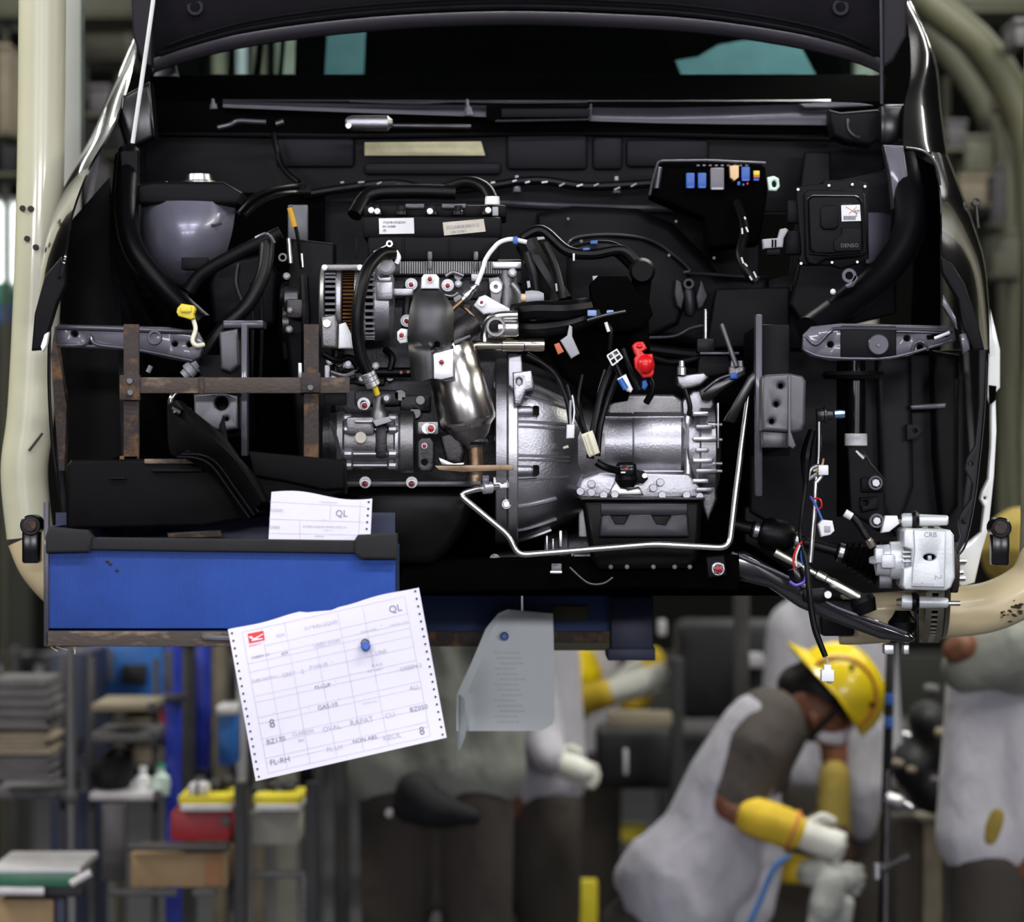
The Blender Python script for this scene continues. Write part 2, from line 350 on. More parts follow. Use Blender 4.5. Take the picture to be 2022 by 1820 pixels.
for (x, y) in ((44, 411), (60, 412), (53, 471), (70, 488)):
    yy = HY-.047*1; M().cy(x, y, 6, HY-.056+.0000*abs(x-80)+.018*((x-78)/40)**2, HY).obj('dark_bolt', 'chip', hl)
M().rod((57, 890, HY-.052), (84, 855, HY-.048), 2.5).obj('scratch', 'chip', hl)
hr = hanger('tan-shaded tube arm of the conveyor hanger, passing under the brake caliper, with chipped paint', [(2075, -140, HY+.2), (2068, 400, HY+.2), (2062, 800, HY+.2), (2066, 1000, HY+.1), (2064, 1100, HY)], 0, (),
       [(2064, 1100, HY), (2035, 1155, HY), (1960, 1196, HY), (1860, 1210, HY), (1700, 1222, HY), (1660, 1222, HY)], (1977, 1042, HY-.17), 1, 50, 'hanger_cream_dim')
M().box(1622, 1184, 1688, 1256, HY-.06, HY+.12, 6).obj('support_pad', 'rubber', hr)
c = M()
for i in range(26):
    a = random.random(); x = 1975+a*47; y = 1212+random.gauss(0, 8)-(x-1975)*.35; rr = 1.5+4*random.random()*a
    c.ell((x, y, HY-.046+((y-1196)/50)**2*.006), rr*1.6, rr*.7, .006, 8)
c.obj('chipped_paint', 'chip', hr)
# pale square column beside the left arm
t = thing('square_column', 'pale square steel column standing behind the cream hanger arm', 'column', (150, 2600, 1.6))
M().box(118, -200, 160, 640, 1.6, 1.68, 2).obj('shaft', mat('column_pale', (.48, .49, .44), .5, 0, .08, 3), t)
M().box(112, 640, 166, 660, 1.58, 1.70, 2).obj('end_plate', 'column_pale', t)
# ================================================================== the dark car body
car = thing('car_body', 'dark grey car body without bumper or headlamps, bonnet propped open', 'car', (1011, 1180, .5))
def cp(name, m, mt, par=None, **kw): return m.obj(name, mt, par or car, **kw)
# bonnet, raised: underside faces the camera
rear = [(300, 136), (360, 116), (470, 88), (640, 63), (820, 48), (1010, 42), (1200, 47), (1380, 58), (1560, 84), (1680, 112), (1745, 138)]
def hood_row(dz, Y, sx=1, off=0): return [(1015+(x-1015)*sx, y-dz+off, Y) for x, y in rear]
hood = cp('bonnet', M().grid([hood_row(0, .80), hood_row(60, .74, 1.0), hood_row(200, .66, 1.0), hood_row(500, .5, 1.0, 20), hood_row(800, .34, .97, 60), hood_row(900, .30, .93, 90)], .012, 4), 'hood_inner')
M().grid([[(x, y-1-h, .775-.0012*h+.006*((h-9)/9)**2) for x, y in rear] for h in (0, 4, 9, 14, 18)], .008, 4).obj('rear_lip', mat('hood_lip', (.07, .063, .076), .4, .2, .12, 6, coat=.1), hood)
M().tube([(x+(1015-x)*.02, y-29, .742) for x, y in rear], 5.5, 8, 4).obj('seal', 'rubber', hood)
M().tube([(x+(1015-x)*.04, y-46, .728) for x, y in rear], 3, 8, 4).obj('seal', 'rubber', hood)
M().poly([(254, -120), (302, -120), (300, 130), (283, 128), (262, 70)], .62, .66, 4).obj('side_edge', 'hood_inner', hood)
M().poly([(1742, -120), (1796, -120), (1790, 70), (1765, 118), (1742, 134)], .62, .66, 6).obj('side_edge', 'hood_inner', hood)
M().tube([(352, -60, .70), (348, 40, .735), (330, 110, .775)], 9, 10).obj('stiffening_rib', 'hood_inner', hood)
M().tube([(1690, -60, .70), (1694, 40, .735), (1716, 110, .775)], 9, 10).obj('stiffening_rib', 'hood_inner', hood)
for x in (385, 1660): M().ring(x, 14, 17, 10, .70, .72).obj('embossed_ring', 'hood_inner', hood)
M().tube([(1738, -60, .60), (1740, 60, .61), (1741, 205, .63)], 3.2, 8).obj('edge_flange', 'bracket_grey', hood)
# windscreen, dark band, cabin seen through it
M().grid([[(x, y, Y) for x, y in rr] for rr, Y in (([(330, 200), (680, 203), (1015, 204), (1350, 203), (1722, 200)], .98), ([(318, 150), (680, 152), (1015, 153), (1350, 152), (1730, 150)], 1.06), ([(352, 0), (680, -5), (1015, -8), (1350, -5), (1690, 0)], 1.38), ([(385, -120), (680, -130), (1015, -132), (1350, -130), (1650, -120)], 1.62))], .005, 3).obj('windscreen', 'windscreen_glass', car)
M().poly([(300, 152), (352, 152), (346, 126), (330, 118), (318, 122)], .93, .96, 2).obj('windscreen_corner', 'black_gloss', car)
M().grid([[(300, 202, .94), (680, 205, .94), (1015, 206, .94), (1350, 205, .94), (1745, 202, .94)], [(296, 148, 1.02), (680, 152, 1.04), (1015, 153, 1.04), (1350, 152, 1.04), (1750, 148, 1.02)]], .006, 3).obj('black_band', 'void_black', car)
M().box(330, 146, 1720, 200, 1.15, 1.55, 8).obj('dashboard', 'void_black', car)
def cab(name, pts, Y0, Y1, mt='void_black'): return M().poly(pts, Y0, Y1).obj(name, mt, car)
cab('roof_lining', [(330, -260), (1700, -260), (1700, -150), (330, -150)], 1.5, 3.2)
cab('seat_back', [(742, -200), (1325, -200), (1312, 40), (1330, 110), (1362, 190), (716, 190), (722, 60)], 2.3, 2.4)
cab('door_pillar', [(592, -200), (660, -200), (636, 190), (580, 190)], 2.2, 2.26)
cab('door_pillar', [(1560, 40), (1625, 40), (1680, 190), (1640, 190)], 2.2, 2.26)
M().poly([(640, -150), (760, -150), (722, 60), (716, 190), (630, 190), (634, 110)], 2.5, 2.505).obj('rear_glass', 'side_glass', car); M().poly([(1326, 118), (1420, 84), (1490, 72), (1590, 84), (1650, 190), (1358, 190)], 2.5, 2.505).obj('rear_glass', 'side_glass', car)
cab('headrest', [(1310, -200), (1740, -200), (1740, 92), (1690, 92), (1600, 84), (1490, 72), (1420, 84), (1380, 108), (1330, 116), (1312, 60)], 2.25, 2.3)
film = mat('window_film', (.20, .33, .34), .4, 0, .25, 4, stretch=(1, 1, .3))
0 and cab('window_film', [(640, -150), (760, -150), (722, 60), (716, 190), (630, 190), (634, 110)], 2.32, 2.325, 'window_film')
0 and cab('window_film', [(1326, 118), (1420, 84), (1490, 72), (1590, 84), (1650, 190), (1358, 190)], 2.34, 2.345, 'window_film')
for x, w, mt_ in ((398, 14, 'void_black'), (455, 10, 'void_black'), (508, 12, 'void_black'), (555, 8, 'void_black')):
    cab('seat_frame', [(x+14, -100), (x+14+w, -100), (x+w-10, 190), (x-10, 190)], 2.5, 2.54, mt_)
# cowl: front edge channel under the windscreen, wiper gear in it
lip = mat('cowl_lit_paint', (.035, .032, .042), .34, .2, .2, 5, coat=.15)  # paler bay paint holds the light on cowl edge and rims
M().grid([[(x, y, Y) for x, y in pts] for pts, Y in (([(440, 196), (700, 197), (1000, 198), (1300, 198), (1640, 196)], .90), ([(440, 203), (700, 210), (1000, 216), (1300, 224), (1640, 212)], .86), ([(440, 212), (700, 222), (1000, 232), (1300, 243), (1640, 247)], .855))], .006, 3).obj('cowl_edge', lip.name, car)
M().box(960, 207, 1163, 239, .835, .86, 2).obj('cowl_opening', 'void_black', car)
M().box(990, 214, 1166, 232, .828, .84, 2).obj('wiper_cover', 'bay_paint', car)
M().tube(bend([(978, 239, .83), (1166, 236, .83), (1167, 205, .83)], 8), 2.2, 8, 1).obj('cowl_rim', lip.name, car)
M().box(282, 200, 1745, 262, .875, .90).obj('cowl_channel', 'void_black', car)
M().tube([(690, 199, .84), (820, 203, .84), (900, 200, .84), (1010, 202, .84), (1160, 201, .84)], 2.5, 6).obj('cowl_seam', 'bracket_grey', car)
M().poly([(1578, 205), (1640, 202), (1700, 204), (1725, 208), (1700, 211), (1640, 214), (1590, 214)], .83, .85, 3).obj('cowl_end_plate', 'bracket_grey', car)
M().poly([(1638, 216), (1660, 222), (1740, 215), (1748, 270), (1720, 288), (1670, 280), (1645, 268), (1638, 240)], .72, .80, 8).obj('hinge_housing', 'bay_paint', car)
M().tube([(1674, 235, .715), (1676, 255, .712), (1688, 268, .71), (1698, 271, .712)], 3, 8).obj('hinge_rim', 'bracket_grey', car)
M().box(1738, 205, 1792, 286, .66, .72, 8).obj('bonnet_hinge', 'black_gloss', car)
M().poly([(240, 190), (296, 160), (306, 270), (250, 300), (232, 240)], .70, .78, 8).obj('bonnet_hinge', 'black_gloss', car)
# bulkhead: upper and lower panels with pressings
M().poly([(285, 250), (1745, 250), (1745, 420), (285, 420)], .90, .93, 4).obj('upper_bulkhead', 'bay_paint', car)
pl = mat('bulkhead_lit', (.010, .0105, .0135), .46, 0, .18, 4, spec=.10)  # bay paint lightened where light falls on the bulkhead
for x0, y0, x1, y1 in ((545, 266, 700, 330), (718, 320, 990, 345), (1000, 262, 1160, 335), (1170, 268, 1230, 335), (1236, 275, 1400, 330)):
    M().box(x0, y0, x1, y1, .885, .905, 10).obj('pressed_panel', pl.name, car)
M().tube([(285, 262, .88), (700, 268, .88), (1100, 262, .88), (1400, 268, .88), (1640, 275, .88)], 5, 8).obj('pressed_bead', 'bay_paint', car)
M().poly([(720, 281), (950, 279), (958, 307), (720, 307)], .880, .884).obj('masking_tape_strip', 'masking_tape', car)
M().poly([(520, 396), (1010, 398), (1200, 404), (1500, 404), (1500, 800), (520, 800)], .86, .90, 4).obj('lower_bulkhead', 'bay_paint', car)
M().tube([(985, 400, .853), (1080, 405, .853), (1200, 409, .853), (1330, 412, .853)], 9, 10).obj('pressed_bead', lip.name, car)
# wheel-well bulge with its rim, the light on it given by a paler colour
bul = [(1060, 420), (1130, 405), (1260, 410), (1330, 440), (1385, 495), (1420, 540), (1520, 545), (1520, 700), (1400, 690), (1300, 672), (1060, 690)]
M().poly(bul, .76, .86, 22).obj('tunnel_bulge', 'bay_paint', car)
M().poly([(1120, 500), (1128, 472), (1180, 462), (1270, 470), (1320, 494), (1360, 530), (1366, 560), (1340, 640), (1280, 668), (1120, 660)], .745, .77, 10).obj('tunnel_panel', 'bay_paint', car)
M().tube([(1121, 500, .742), (1124, 478, .742), (1150, 466, .742), (1220, 463, .742), (1285, 474, .742), (1330, 503, .742), (1362, 532, .742), (1352, 538, .742), (1400, 541, .75), (1500, 548, .75)], 3.2, 8).obj('pressed_rim', lip.name, car)
M().tube([(1270, 667, .742), (1330, 664, .742), (1365, 648, .742), (1392, 642, .742)], 3, 8).obj('pressed_rim', lip.name, car)
M().tube([(1280, 690, .742), (1330, 696, .742), (1380, 700, .742), (1440, 690, .74)], 12, 10).obj('pressed_bead', 'bay_paint', car)
M().poly([(1415, 570), (1560, 566), (1560, 680), (1392, 690)], .70, .76, 6).obj('tunnel_step', 'bay_paint', car)
for x, y in ((1148, 476), (1239, 491), (1321, 504), (1122, 432), (1335, 437), (1410, 509)): M().cy(x, y, 3.2, .735, .75, 8).obj('weld_stud', 'dark_steel', car)
cl = mat('clip_grey', (.018, .018, .022), .4, .3, .2, 9)
q = M(); q.poly([(1335, 550), (1346, 556), (1352, 585), (1346, 612), (1336, 604), (1331, 580)], .725, .745, 3); q.poly([(1385, 550), (1394, 572), (1398, 584), (1388, 606), (1378, 612), (1374, 586)], .725, .745, 3); q.lat((1361, 566, .735), (1363, 622, .735), [(0, 9), (.2, 12), (.8, 11), (1, 7)], 14); q.ring(1360, 560, 11, 6, .72, .735)
q.obj('pipe_clip', cl.name, car)
# inner wheel arches / aprons
M().grid([[(232, 300, .85), (285, 300, .86)], [(225, 480, .55), (300, 470, .86)], [(240, 640, .35), (340, 640, .8)], [(250, 900, .3), (420, 900, .8)]], .01, 3).obj('inner_apron', 'bay_paint', car)
M().poly([(100, 480), (215, 350), (240, 560), (250, 900), (130, 940), (105, 660)], .75, .79, 6).obj('wheel_arch_liner', 'black_plastic', car)
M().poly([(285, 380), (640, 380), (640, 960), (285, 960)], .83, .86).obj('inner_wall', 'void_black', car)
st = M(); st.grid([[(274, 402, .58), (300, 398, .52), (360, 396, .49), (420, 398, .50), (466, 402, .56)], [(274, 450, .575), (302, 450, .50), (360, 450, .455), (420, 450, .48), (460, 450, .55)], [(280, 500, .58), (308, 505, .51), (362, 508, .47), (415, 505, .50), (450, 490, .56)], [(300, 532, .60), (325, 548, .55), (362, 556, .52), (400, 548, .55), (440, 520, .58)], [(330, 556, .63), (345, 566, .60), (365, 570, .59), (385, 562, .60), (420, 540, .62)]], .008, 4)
st.obj('strut_tower', 'bay_lit', car)
M().tube([(275, 404, .51), (276, 470, .505), (300, 528, .52), (335, 566, .55), (372, 584, .55)], 6, 10).obj('tower_flange', 'bay_paint', car)
M().poly([(268, 366), (300, 358), (440, 358), (478, 380), (474, 404), (268, 404)], .50, .70, 8).obj('tower_top', 'bay_paint', car)
q = M(); q.lat((392, 368, .58), (392, 344, .58), [(0, 36), (.4, 35), (.5, 27), (1, 24)], 24); q.obj('strut_mount', 'steel', car)
for x, y in ((328, 366), (447, 376)): M().lat((x, y+10, .56), (x, y-8, .56), [(0, 7), (.4, 7), (.42, 4), (.9, 3.5), (1, 2)], 8).obj('stud', 'zinc', car)
M().tube([(255, 300, .55), (248, 420, .45), (268, 500, .40), (330, 575, .38), (400, 640, .34)], 22, 14).obj('upper_rail', 'bay_dark', car)
M().tube([(1775, 300, .58), (1796, 400, .50), (1790, 470, .46), (1740, 545, .42), (1660, 610, .36), (1598, 655, .30)], 31, 16).obj('upper_rail', 'bay_paint', car)
M().poly([(1744, 286), (1784, 288), (1797, 375), (1800, 412), (1763, 412), (1757, 350)], .50, .54, 4, holes=[(1777, 391, 5)]).obj('rail_bracket', 'bracket_grey', car)
M().poly([(236, 300), (272, 296), (272, 400), (244, 404)], .50, .54, 4).obj('rail_bracket', 'bay_paint', car)
M().poly([(1620, 360), (1770, 330), (1770, 620), (1600, 660), (1560, 600)], .66, .72, 6).obj('inner_apron', 'bay_paint', car)
M().grid([[(1715, 420, .60), (1740, 420, .62), (1760, 425, .66)], [(1712, 480, .59), (1735, 480, .61), (1755, 480, .66)], [(1715, 520, .60), (1728, 515, .62), (1745, 500, .66)]], .006, 3).obj('strut_tower', 'bay_lit', car)
M().poly([(1560, 690), (1900, 690), (1905, 1070), (1600, 1080), (1480, 1010), (1480, 720)], .80, .83, 6).obj('wheel_arch_liner', mat('liner_grey', (.013, .0125, .014), .45, 0, .25, 4, spec=.15), car)
M().poly([(1730, 700), (1800, 700), (1805, 960), (1770, 1060), (1740, 1000)], .76, .80, 12).obj('liner_pressing', 'liner_grey', car)
M().poly([(1840, 690), (1895, 700), (1893, 1000), (1860, 1040), (1845, 900)], .74, .80, 12).obj('liner_pressing', 'black_plastic', car)
M().poly([(1797, 800), (1868, 795), (1868, 806), (1800, 809)], .735, .76, 2).obj('liner_tab', 'bracket_grey', car)
M().poly([(1790, 838), (1812, 836), (1822, 850), (1812, 866), (1790, 870)], .735, .76, 2, holes=[(1807, 851, 4)]).obj('liner_tab', 'liner_grey', car)
M().poly([(1590, 300), (1640, 300), (1640, 690), (1480, 690), (1480, 560), (1560, 540)], .80, .84, 4).obj('side_wall', 'bay_paint', car)
M().poly([(412, 560), (430, 520), (520, 500), (548, 540), (545, 640), (500, 650), (420, 640)], .52, .70, 10).obj('washer_tank', 'bay_paint', car)
M().tube([(470, 520, .515), (466, 560, .51), (480, 600, .51)], 3, 8).obj('tank_rib', 'bracket_grey', car)
for x in (497, 515): M().tube([(x, 560, .40), (x+2, 660, .38), (x-2, 760, .38)], 4, 8).obj('brake_pipe', 'bay_paint', car)
# wings
cols = lambda L: [[(a, b, c) for a, b, c in r] for r in L]
LW = cols([[(272, 70, 1.02), (267, 74, 1.08), (262, 80, 1.16), (258, 86, 1.5)], [(244, 190, .75), (228, 186, .84), (214, 190, 1.0), (214, 190, 1.5)], [(215, 262, .56), (199, 260, .68), (181, 268, .9), (180, 268, 1.5)],
     [(176, 330, .28), (158, 328, .44), (141, 342, .7), (140, 342, 1.4)], [(142, 420, .06), (122, 418, .22), (101, 432, .5), (98, 432, 1.3)], [(128, 500, -.02), (102, 500, .13), (80, 530, .4), (78, 530, 1.2)], [(118, 545, -.02), (92, 580, .12), (70, 630, .35), (68, 630, .6)]])
wl = cp('front_wing', M().grid(LW, .004, 4), 'car_paint')
M().poly([(128, 498), (130, 560), (112, 600), (100, 640), (82, 690), (62, 692), (68, 620), (88, 545)], .0, .03, 4).obj('wing_corner', 'bay_paint', wl)
M().poly([(88, 660), (96, 655), (92, 680), (84, 694), (80, 684)], -.01, .01, 1).obj('wing_clip', 'white_zinc', wl)
M().poly([(100, 700), (108, 645), (132, 800), (128, 930), (116, 930)], .2, .24, 2).obj('wing_liner_edge', 'rust', wl)
M().tube([(98, 645, .1), (97, 760, .1), (104, 880, .1), (116, 970, .1)], 3.4, 8).obj('wing_edge_seal', 'rubber', wl)
RW = cols([[(1786, 0, 1.0), (1794, 0, 1.05), (1800, 6, 1.15), (1802, 8, 1.6)], [(1800, 130, .80), (1835, 100, .92), (1846, 120, 1.1), (1848, 120, 1.6)], [(1786, 210, .64), (1830, 205, .76), (1856, 215, .95), (1858, 215, 1.5)], [(1784, 290, .52), (1838, 300, .62), (1868, 305, .85), (1870, 305, 1.4)]])
wr = cp('front_wing', M().grid(RW, .004, 4), 'car_paint')
M().grid([[(1842, 300, .58), (1856, 302, .66), (1870, 306, .85), (1871, 306, 1.4)], [(1858, 380, .30), (1880, 375, .42), (1902, 388, .7), (1904, 388, 1.3)], [(1860, 440, .12), (1905, 450, .28), (1930, 468, .55), (1932, 468, 1.2)], [(1864, 505, .0), (1915, 520, .14), (1944, 530, .42), (1946, 530, 1.1)], [(1900, 600, .02), (1930, 610, .14), (1952, 620, .36), (1954, 620, 1.0)], [(1925, 680, .03), (1942, 690, .14), (1955, 700, .3), (1957, 700, .8)]], .004, 4).obj('wing_side', 'car_paint', wr)
M().poly([(1858, 508), (1880, 520), (1905, 560), (1932, 640), (1944, 690), (1922, 690), (1900, 640), (1892, 590), (1862, 540)], -.03, 0, 3).obj('wing_corner', 'bay_paint', wr)
M().poly([(1862, 580), (1888, 625), (1892, 650), (1860, 602)], -.02, .0, 2).obj('wing_bracket', 'bracket_grey', wr)
M().poly([(1896, 660), (1914, 654), (1916, 690), (1902, 700)], -.02, .0, 2).obj('wing_bracket', 'bracket_grey', wr)
M().tube([(1790, 292, .50), (1826, 300, .45), (1850, 330, .40), (1860, 400, .30), (1862, 500, .02)], 2.5, 8).obj('wing_flange', 'bracket_grey', wr)
M().poly([(1800, 300), (1850, 330), (1858, 410), (1858, 690), (1800, 690), (1810, 420)], .7, .74, 4).obj('wing_inner', 'void_black', wr)
# wheel arch flange with drilled tabs
fl = [(1948, 690), (1944, 790), (1936, 880), (1925, 985), (1908, 1065), (1890, 1098), (1888, 1085), (1898, 1060), (1893, 1035), (1897, 1015), (1918, 985), (1922, 955), (1906, 925), (1910, 905), (1926, 880), (1934, 800), (1934, 690)]
M().poly(fl, .08, .10, 1, holes=[(1917, 916, 5), (1903, 1030, 5)]).obj('arch_flange', 'liner_grey', wr)
M().tube([(1950, 690, .075), (1946, 800, .075), (1938, 890, .075), (1926, 990, .075), (1908, 1072, .075), (1888, 1100, .075)], 2.2, 8).obj('arch_edge', 'black_gloss', wr)
# hood prop, headlamp panels, crash-box ends, lower members
tag(M().tube([(262, 282, .45), (300, 20, .38), (320, -140, .34)], 4.3, 10).obj('bonnet_prop_rod', mat('prop_glare', (.92, .95, .93), .3)), 'thin bright steel rod propping the raised bonnet', 'prop rod')  # white colour stands for the glare on the steel rod
M().poly([(108, 645), (112, 640), (330, 645), (392, 655), (404, 678), (396, 705), (376, 716), (330, 708), (270, 692), (112, 684)], .08, .10, 5, holes=[(147, 659, 6), (178, 675, 5), (345, 679, 5), (374, 680, 5)], ).obj('headlamp_panel', 'bracket_grey', car)
M().tube([(112, 646, .076), (240, 650, .076), (380, 656, .076)], 5, 8).obj('panel_bead', 'bracket_grey', car)
M().tube([(112, 682, .076), (165, 680, .076), (178, 664, .076), (192, 680, .076), (270, 690, .076), (380, 712, .076)], 4, 8).obj('panel_bead', 'bracket_grey', car)
M().ring(305, 666, 15, 10, .07, .08).obj('panel_bead', 'bracket_grey', car)
rp = [(1586, 660), (1602, 644), (1660, 638), (1885, 644), (1888, 672), (1860, 682), (1800, 698), (1740, 710), (1640, 712), (1600, 704), (1584, 690)]
M().poly(rp, .06, .08, 5, holes=[(1640, 680, 6), (1686, 675, 6), (1791, 668, 6), (1817, 685, 6)]).obj('headlamp_panel', 'bracket_grey', car)
q = M(); q.tube([(1590, 664, .057), (1612, 680, .055), (1640, 655, .055), (1670, 648, .055), (1880, 652, .056)], 3.5, 8); q.tube([(1590, 692, .057), (1622, 704, .055), (1690, 708, .055), (1770, 704, .055), (1880, 672, .056)], 3, 8); q.tube([(1770, 655, .055), (1790, 655, .055), (1872, 658, .056)], 2.5, 8); q.tube([(1800, 700, .056), (1806, 680, .054), (1818, 674, .054), (1829, 682, .054), (1832, 692, .056)], 3, 8)
q.obj('panel_bead', 'bracket_grey', car)
M().cy(1735, 680, 21, .045, .06, 24, .1).obj('locating_disc', 'bracket_grey', car)
M().cy(1735, 681, 4, .042, .05, 10).obj('centre_mark', 'dark_steel', car)
M().rod((1845, 668, .05), (1876, 656, .045), 3.5).obj('clip_pin', 'white_zinc', car)
M().poly([(1830, 662), (1868, 656), (1872, 664), (1832, 670)], .05, .056).obj('slot', 'void_black', car)
M().box(1660, 643, 1770, 708, .054, .062, 3).obj('tape_patch', 'bay_paint', car)
M().poly([(1504, 748), (1512, 740), (1560, 737), (1585, 742), (1592, 752), (1590, 835), (1584, 850), (1568, 854), (1504, 850)], .02, .12, 7, holes=[(1542, 762, 5), (1533, 798, 5), (1524, 832, 5)]).obj('crash_box', 'box_grey', car)
M().poly([(1556, 742), (1562, 740), (1562, 852), (1572, 880), (1566, 886), (1556, 880)], .012, .03, 2).obj('crash_box_flange', 'box_grey', car)
M().box(1506, 850, 1562, 884, .04, .14, 3).obj('crash_box_end', 'dark_steel', car)
M().box(1498, 640, 1560, 900, .14, .6, 4).obj('side_rail', 'bay_paint', car)
M().box(1492, 620, 1506, 980, .10, .14, 3).obj('rail_flange', 'bracket_grey', car)
M().poly([(382, 778), (440, 776), (470, 782), (470, 845), (440, 850), (384, 838)], .06, .14, 5, holes=[(437, 796, 14), (447, 827, 4)]).obj('crash_box', 'box_grey', car)
M().box(476, 640, 488, 900, .05, .10, 2).obj('rail_flange', 'bracket_grey', car)
M().box(395, 700, 480, 860, .14, .6, 4).obj('side_rail', 'bay_paint', car)
M().poly([(432, 655), (470, 648), (474, 720), (455, 735), (435, 728)], .10, .16, 6).obj('rail_pressing', 'box_grey', car)
M().box(440, 632, 520, 648, .10, .2, 3).obj('rail_pressing', 'bracket_grey', car)
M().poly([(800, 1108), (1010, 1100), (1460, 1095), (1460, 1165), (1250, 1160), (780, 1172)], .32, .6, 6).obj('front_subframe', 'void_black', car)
bk = M().poly([(1394, 1100), (1430, 1096), (1436, 1136), (1398, 1142)], .28, .33, 4).obj('subframe_mount', 'bay_paint', car)
bolt(car, 1418, 1123, .28, 11, True, 'steel', .012)
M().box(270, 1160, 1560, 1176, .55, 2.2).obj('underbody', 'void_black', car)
M().poly([(130, 780), (1600, 780), (1600, 1130), (1500, 1166), (300, 1166), (130, 1060)], .93, .95).obj('shade_backing', 'void_black', car)  # black sheet added for the dark gap behind the engine
M().poly([(1470, 1000), (1760, 1000), (1790, 1180), (1740, 1206), (1640, 1190), (1560, 1130), (1470, 1070)], .82, .85, 4).obj('wheel_arch_liner', 'liner_grey', car)
M().tube([(1125, 1120, .30), (1160, 1150, .30), (1190, 1152, .30), (1210, 1140, .30)], 2.5, 8).obj('underbody_pipe', 'dark_steel', car)
# rear of the body so that it stays a car from the side
M().grid([[(190, 300, 1.2), (190, 300, 3.4)], [(150, 500, 1.2), (150, 500, 3.4)], [(110, 900, 1.2), (110, 900, 3.4)], [(140, 1160, 1.2), (140, 1160, 3.4)]], .01).obj('body_side', 'car_paint', car)
M().grid([[(1866, 300, 1.2), (1866, 300, 3.4)], [(1900, 500, 1.2), (1900, 500, 3.4)], [(1925, 900, 1.2), (1925, 900, 3.4)], [(1890, 1160, 1.2), (1890, 1160, 3.4)]], .01).obj('body_side', 'car_paint', car)
# ================================================================== engine
eng = thing('engine', 'bare four-cylinder engine with black cover in the open bay', 'engine', (840, 1110, .5))
M().poly([(640, 520), (1005, 520), (1005, 965), (660, 965), (640, 900)], .40, .72, 10).obj('block', 'cast_block', eng)
M().poly([(575, 470), (660, 480), (660, 930), (640, 960), (590, 900), (560, 640)], .34, .44, 10).obj('timing_cover', 'black_plastic', eng)
hd = M(); hd.box(752, 512, 1012, 545, .36, .60, 4); hd.box(770, 545, 1005, 590, .38, .60, 3)
hd.obj('cylinder_head', 'cast_block', eng)
f = M()
for i in range(44): f.box(790+i*4.6, 516, 792.4+i*4.6, 540, .352, .362)
f.obj('knurled_band', 'cast_dark', eng)
vc = M(); vc.box(716, 428, 990, 470, .36, .62, 6); vc.box(726, 468, 985, 514, .345, .60, 5)
vco = vc.obj('valve_cover', 'black_plastic', eng)
M().box(716, 404, 1000, 430, .42, .60, 6).obj('intake_cover', 'black_plastic', vco)
for x in (700, 792, 884): M().box(x+2, 470, x+6, 512, .341, .346, 1).obj('cover_rib', 'black_plastic', vco)
for x in (744, 792, 853, 905, 962): M().lat((x, 424, .40), (x, 406, .40), [(0, 13), (.4, 12), (.5, 9), (1, 8)], 14).obj('coil_cap', 'black_gloss', vco)
for x, y in ((733, 415), (745, 417), (849, 417), (964, 415)): M().hexb(x, y, 5, .385).obj('cover_bolt', 'steel', vco)
for x, y in ((849, 505), (849, 523), (940, 505), (940, 525)): M().lat((x, y-8, .335), (x, y+8, .335), [(0, 5), (.5, 6), (1, 5)], 8).obj('cover_bolt', 'steel', vco)
M().poly([(748, 431), (817, 430), (818, 461), (749, 462)], .357, .3595).obj('white_label', 'white_plastic', vco, label='white printed parts label')
tx = M()
fn = lambda u, v: p(748, 431, .3562)+Vector((u, 0, v))
for i, (s_, sz) in enumerate((('1N2AB-0A2E2A1', .0062), ('BK12ABBE', .0055), ('(B)', .006))): text_on(tx, s_, fn, .007, -.0095-.0075*i, sz)
tx.obj('label_print', 'ink_dark', vco)
M().poly([(874, 439), (955, 432), (959, 457), (877, 465)], .357, .3595).obj('paper_label', 'tan_label', vco)
tx = M(); fa = lambda u, v: p(878, 452, .3562)+Vector((u*math.cos(.09)-v*math.sin(.09), 0, v*math.cos(.09)+u*math.sin(.09)))
text_on(tx, '3D2AB0B3BK012', fa, .003, -.001, .0085); text_on(tx, '1AB 20 BK3', fa, .01, -.009, .006); tx.obj('label_print', 'ink', vco)
M().tube([(700, 425, .42), (730, 385, .45), (800, 378, .45), (900, 380, .45)], 15, 12).obj('breather_hose', 'rubber', eng)
M().tube([(880, 372, .46), (925, 360, .44), (958, 372, .42), (972, 395, .40)], 13, 12).obj('breather_hose', 'rubber', eng)
M().lat((972, 388, .40), (972, 405, .40), [(0, 14), (.9, 15), (1, 13)], 16).obj('hose_clamp', 'white_zinc', eng)
M().box(972, 408, 984, 426, .385, .40, 2).obj('cover_tag', 'grey_plastic', eng)
for x0, x1 in ((800, 838), (872, 920)): M().box(x0, 402, x1, 412, .41, .42, 2).obj('fuel_rail', 'bracket_grey', eng)
sump = [(690, 962), (940, 962), (940, 985), (925, 1030), (895, 1080), (862, 1110), (840, 1116), (700, 1110), (688, 1040)]
M().poly(sump, .30, .60, 22).obj('oil_pan', mat('pan_black', (.003, .003, .0025), .32, 0, .2, 8, spec=.10), eng)
M().box(684, 949, 950, 961, .27, .60, 2).obj('pan_rail', 'dark_steel', eng)
for x in (721, 813):
    M().ring(x, 952, 12, 6, .262, .275).obj('bolt_washer', 'white_zinc', eng); bolt(eng, x, 955, .266, 7)
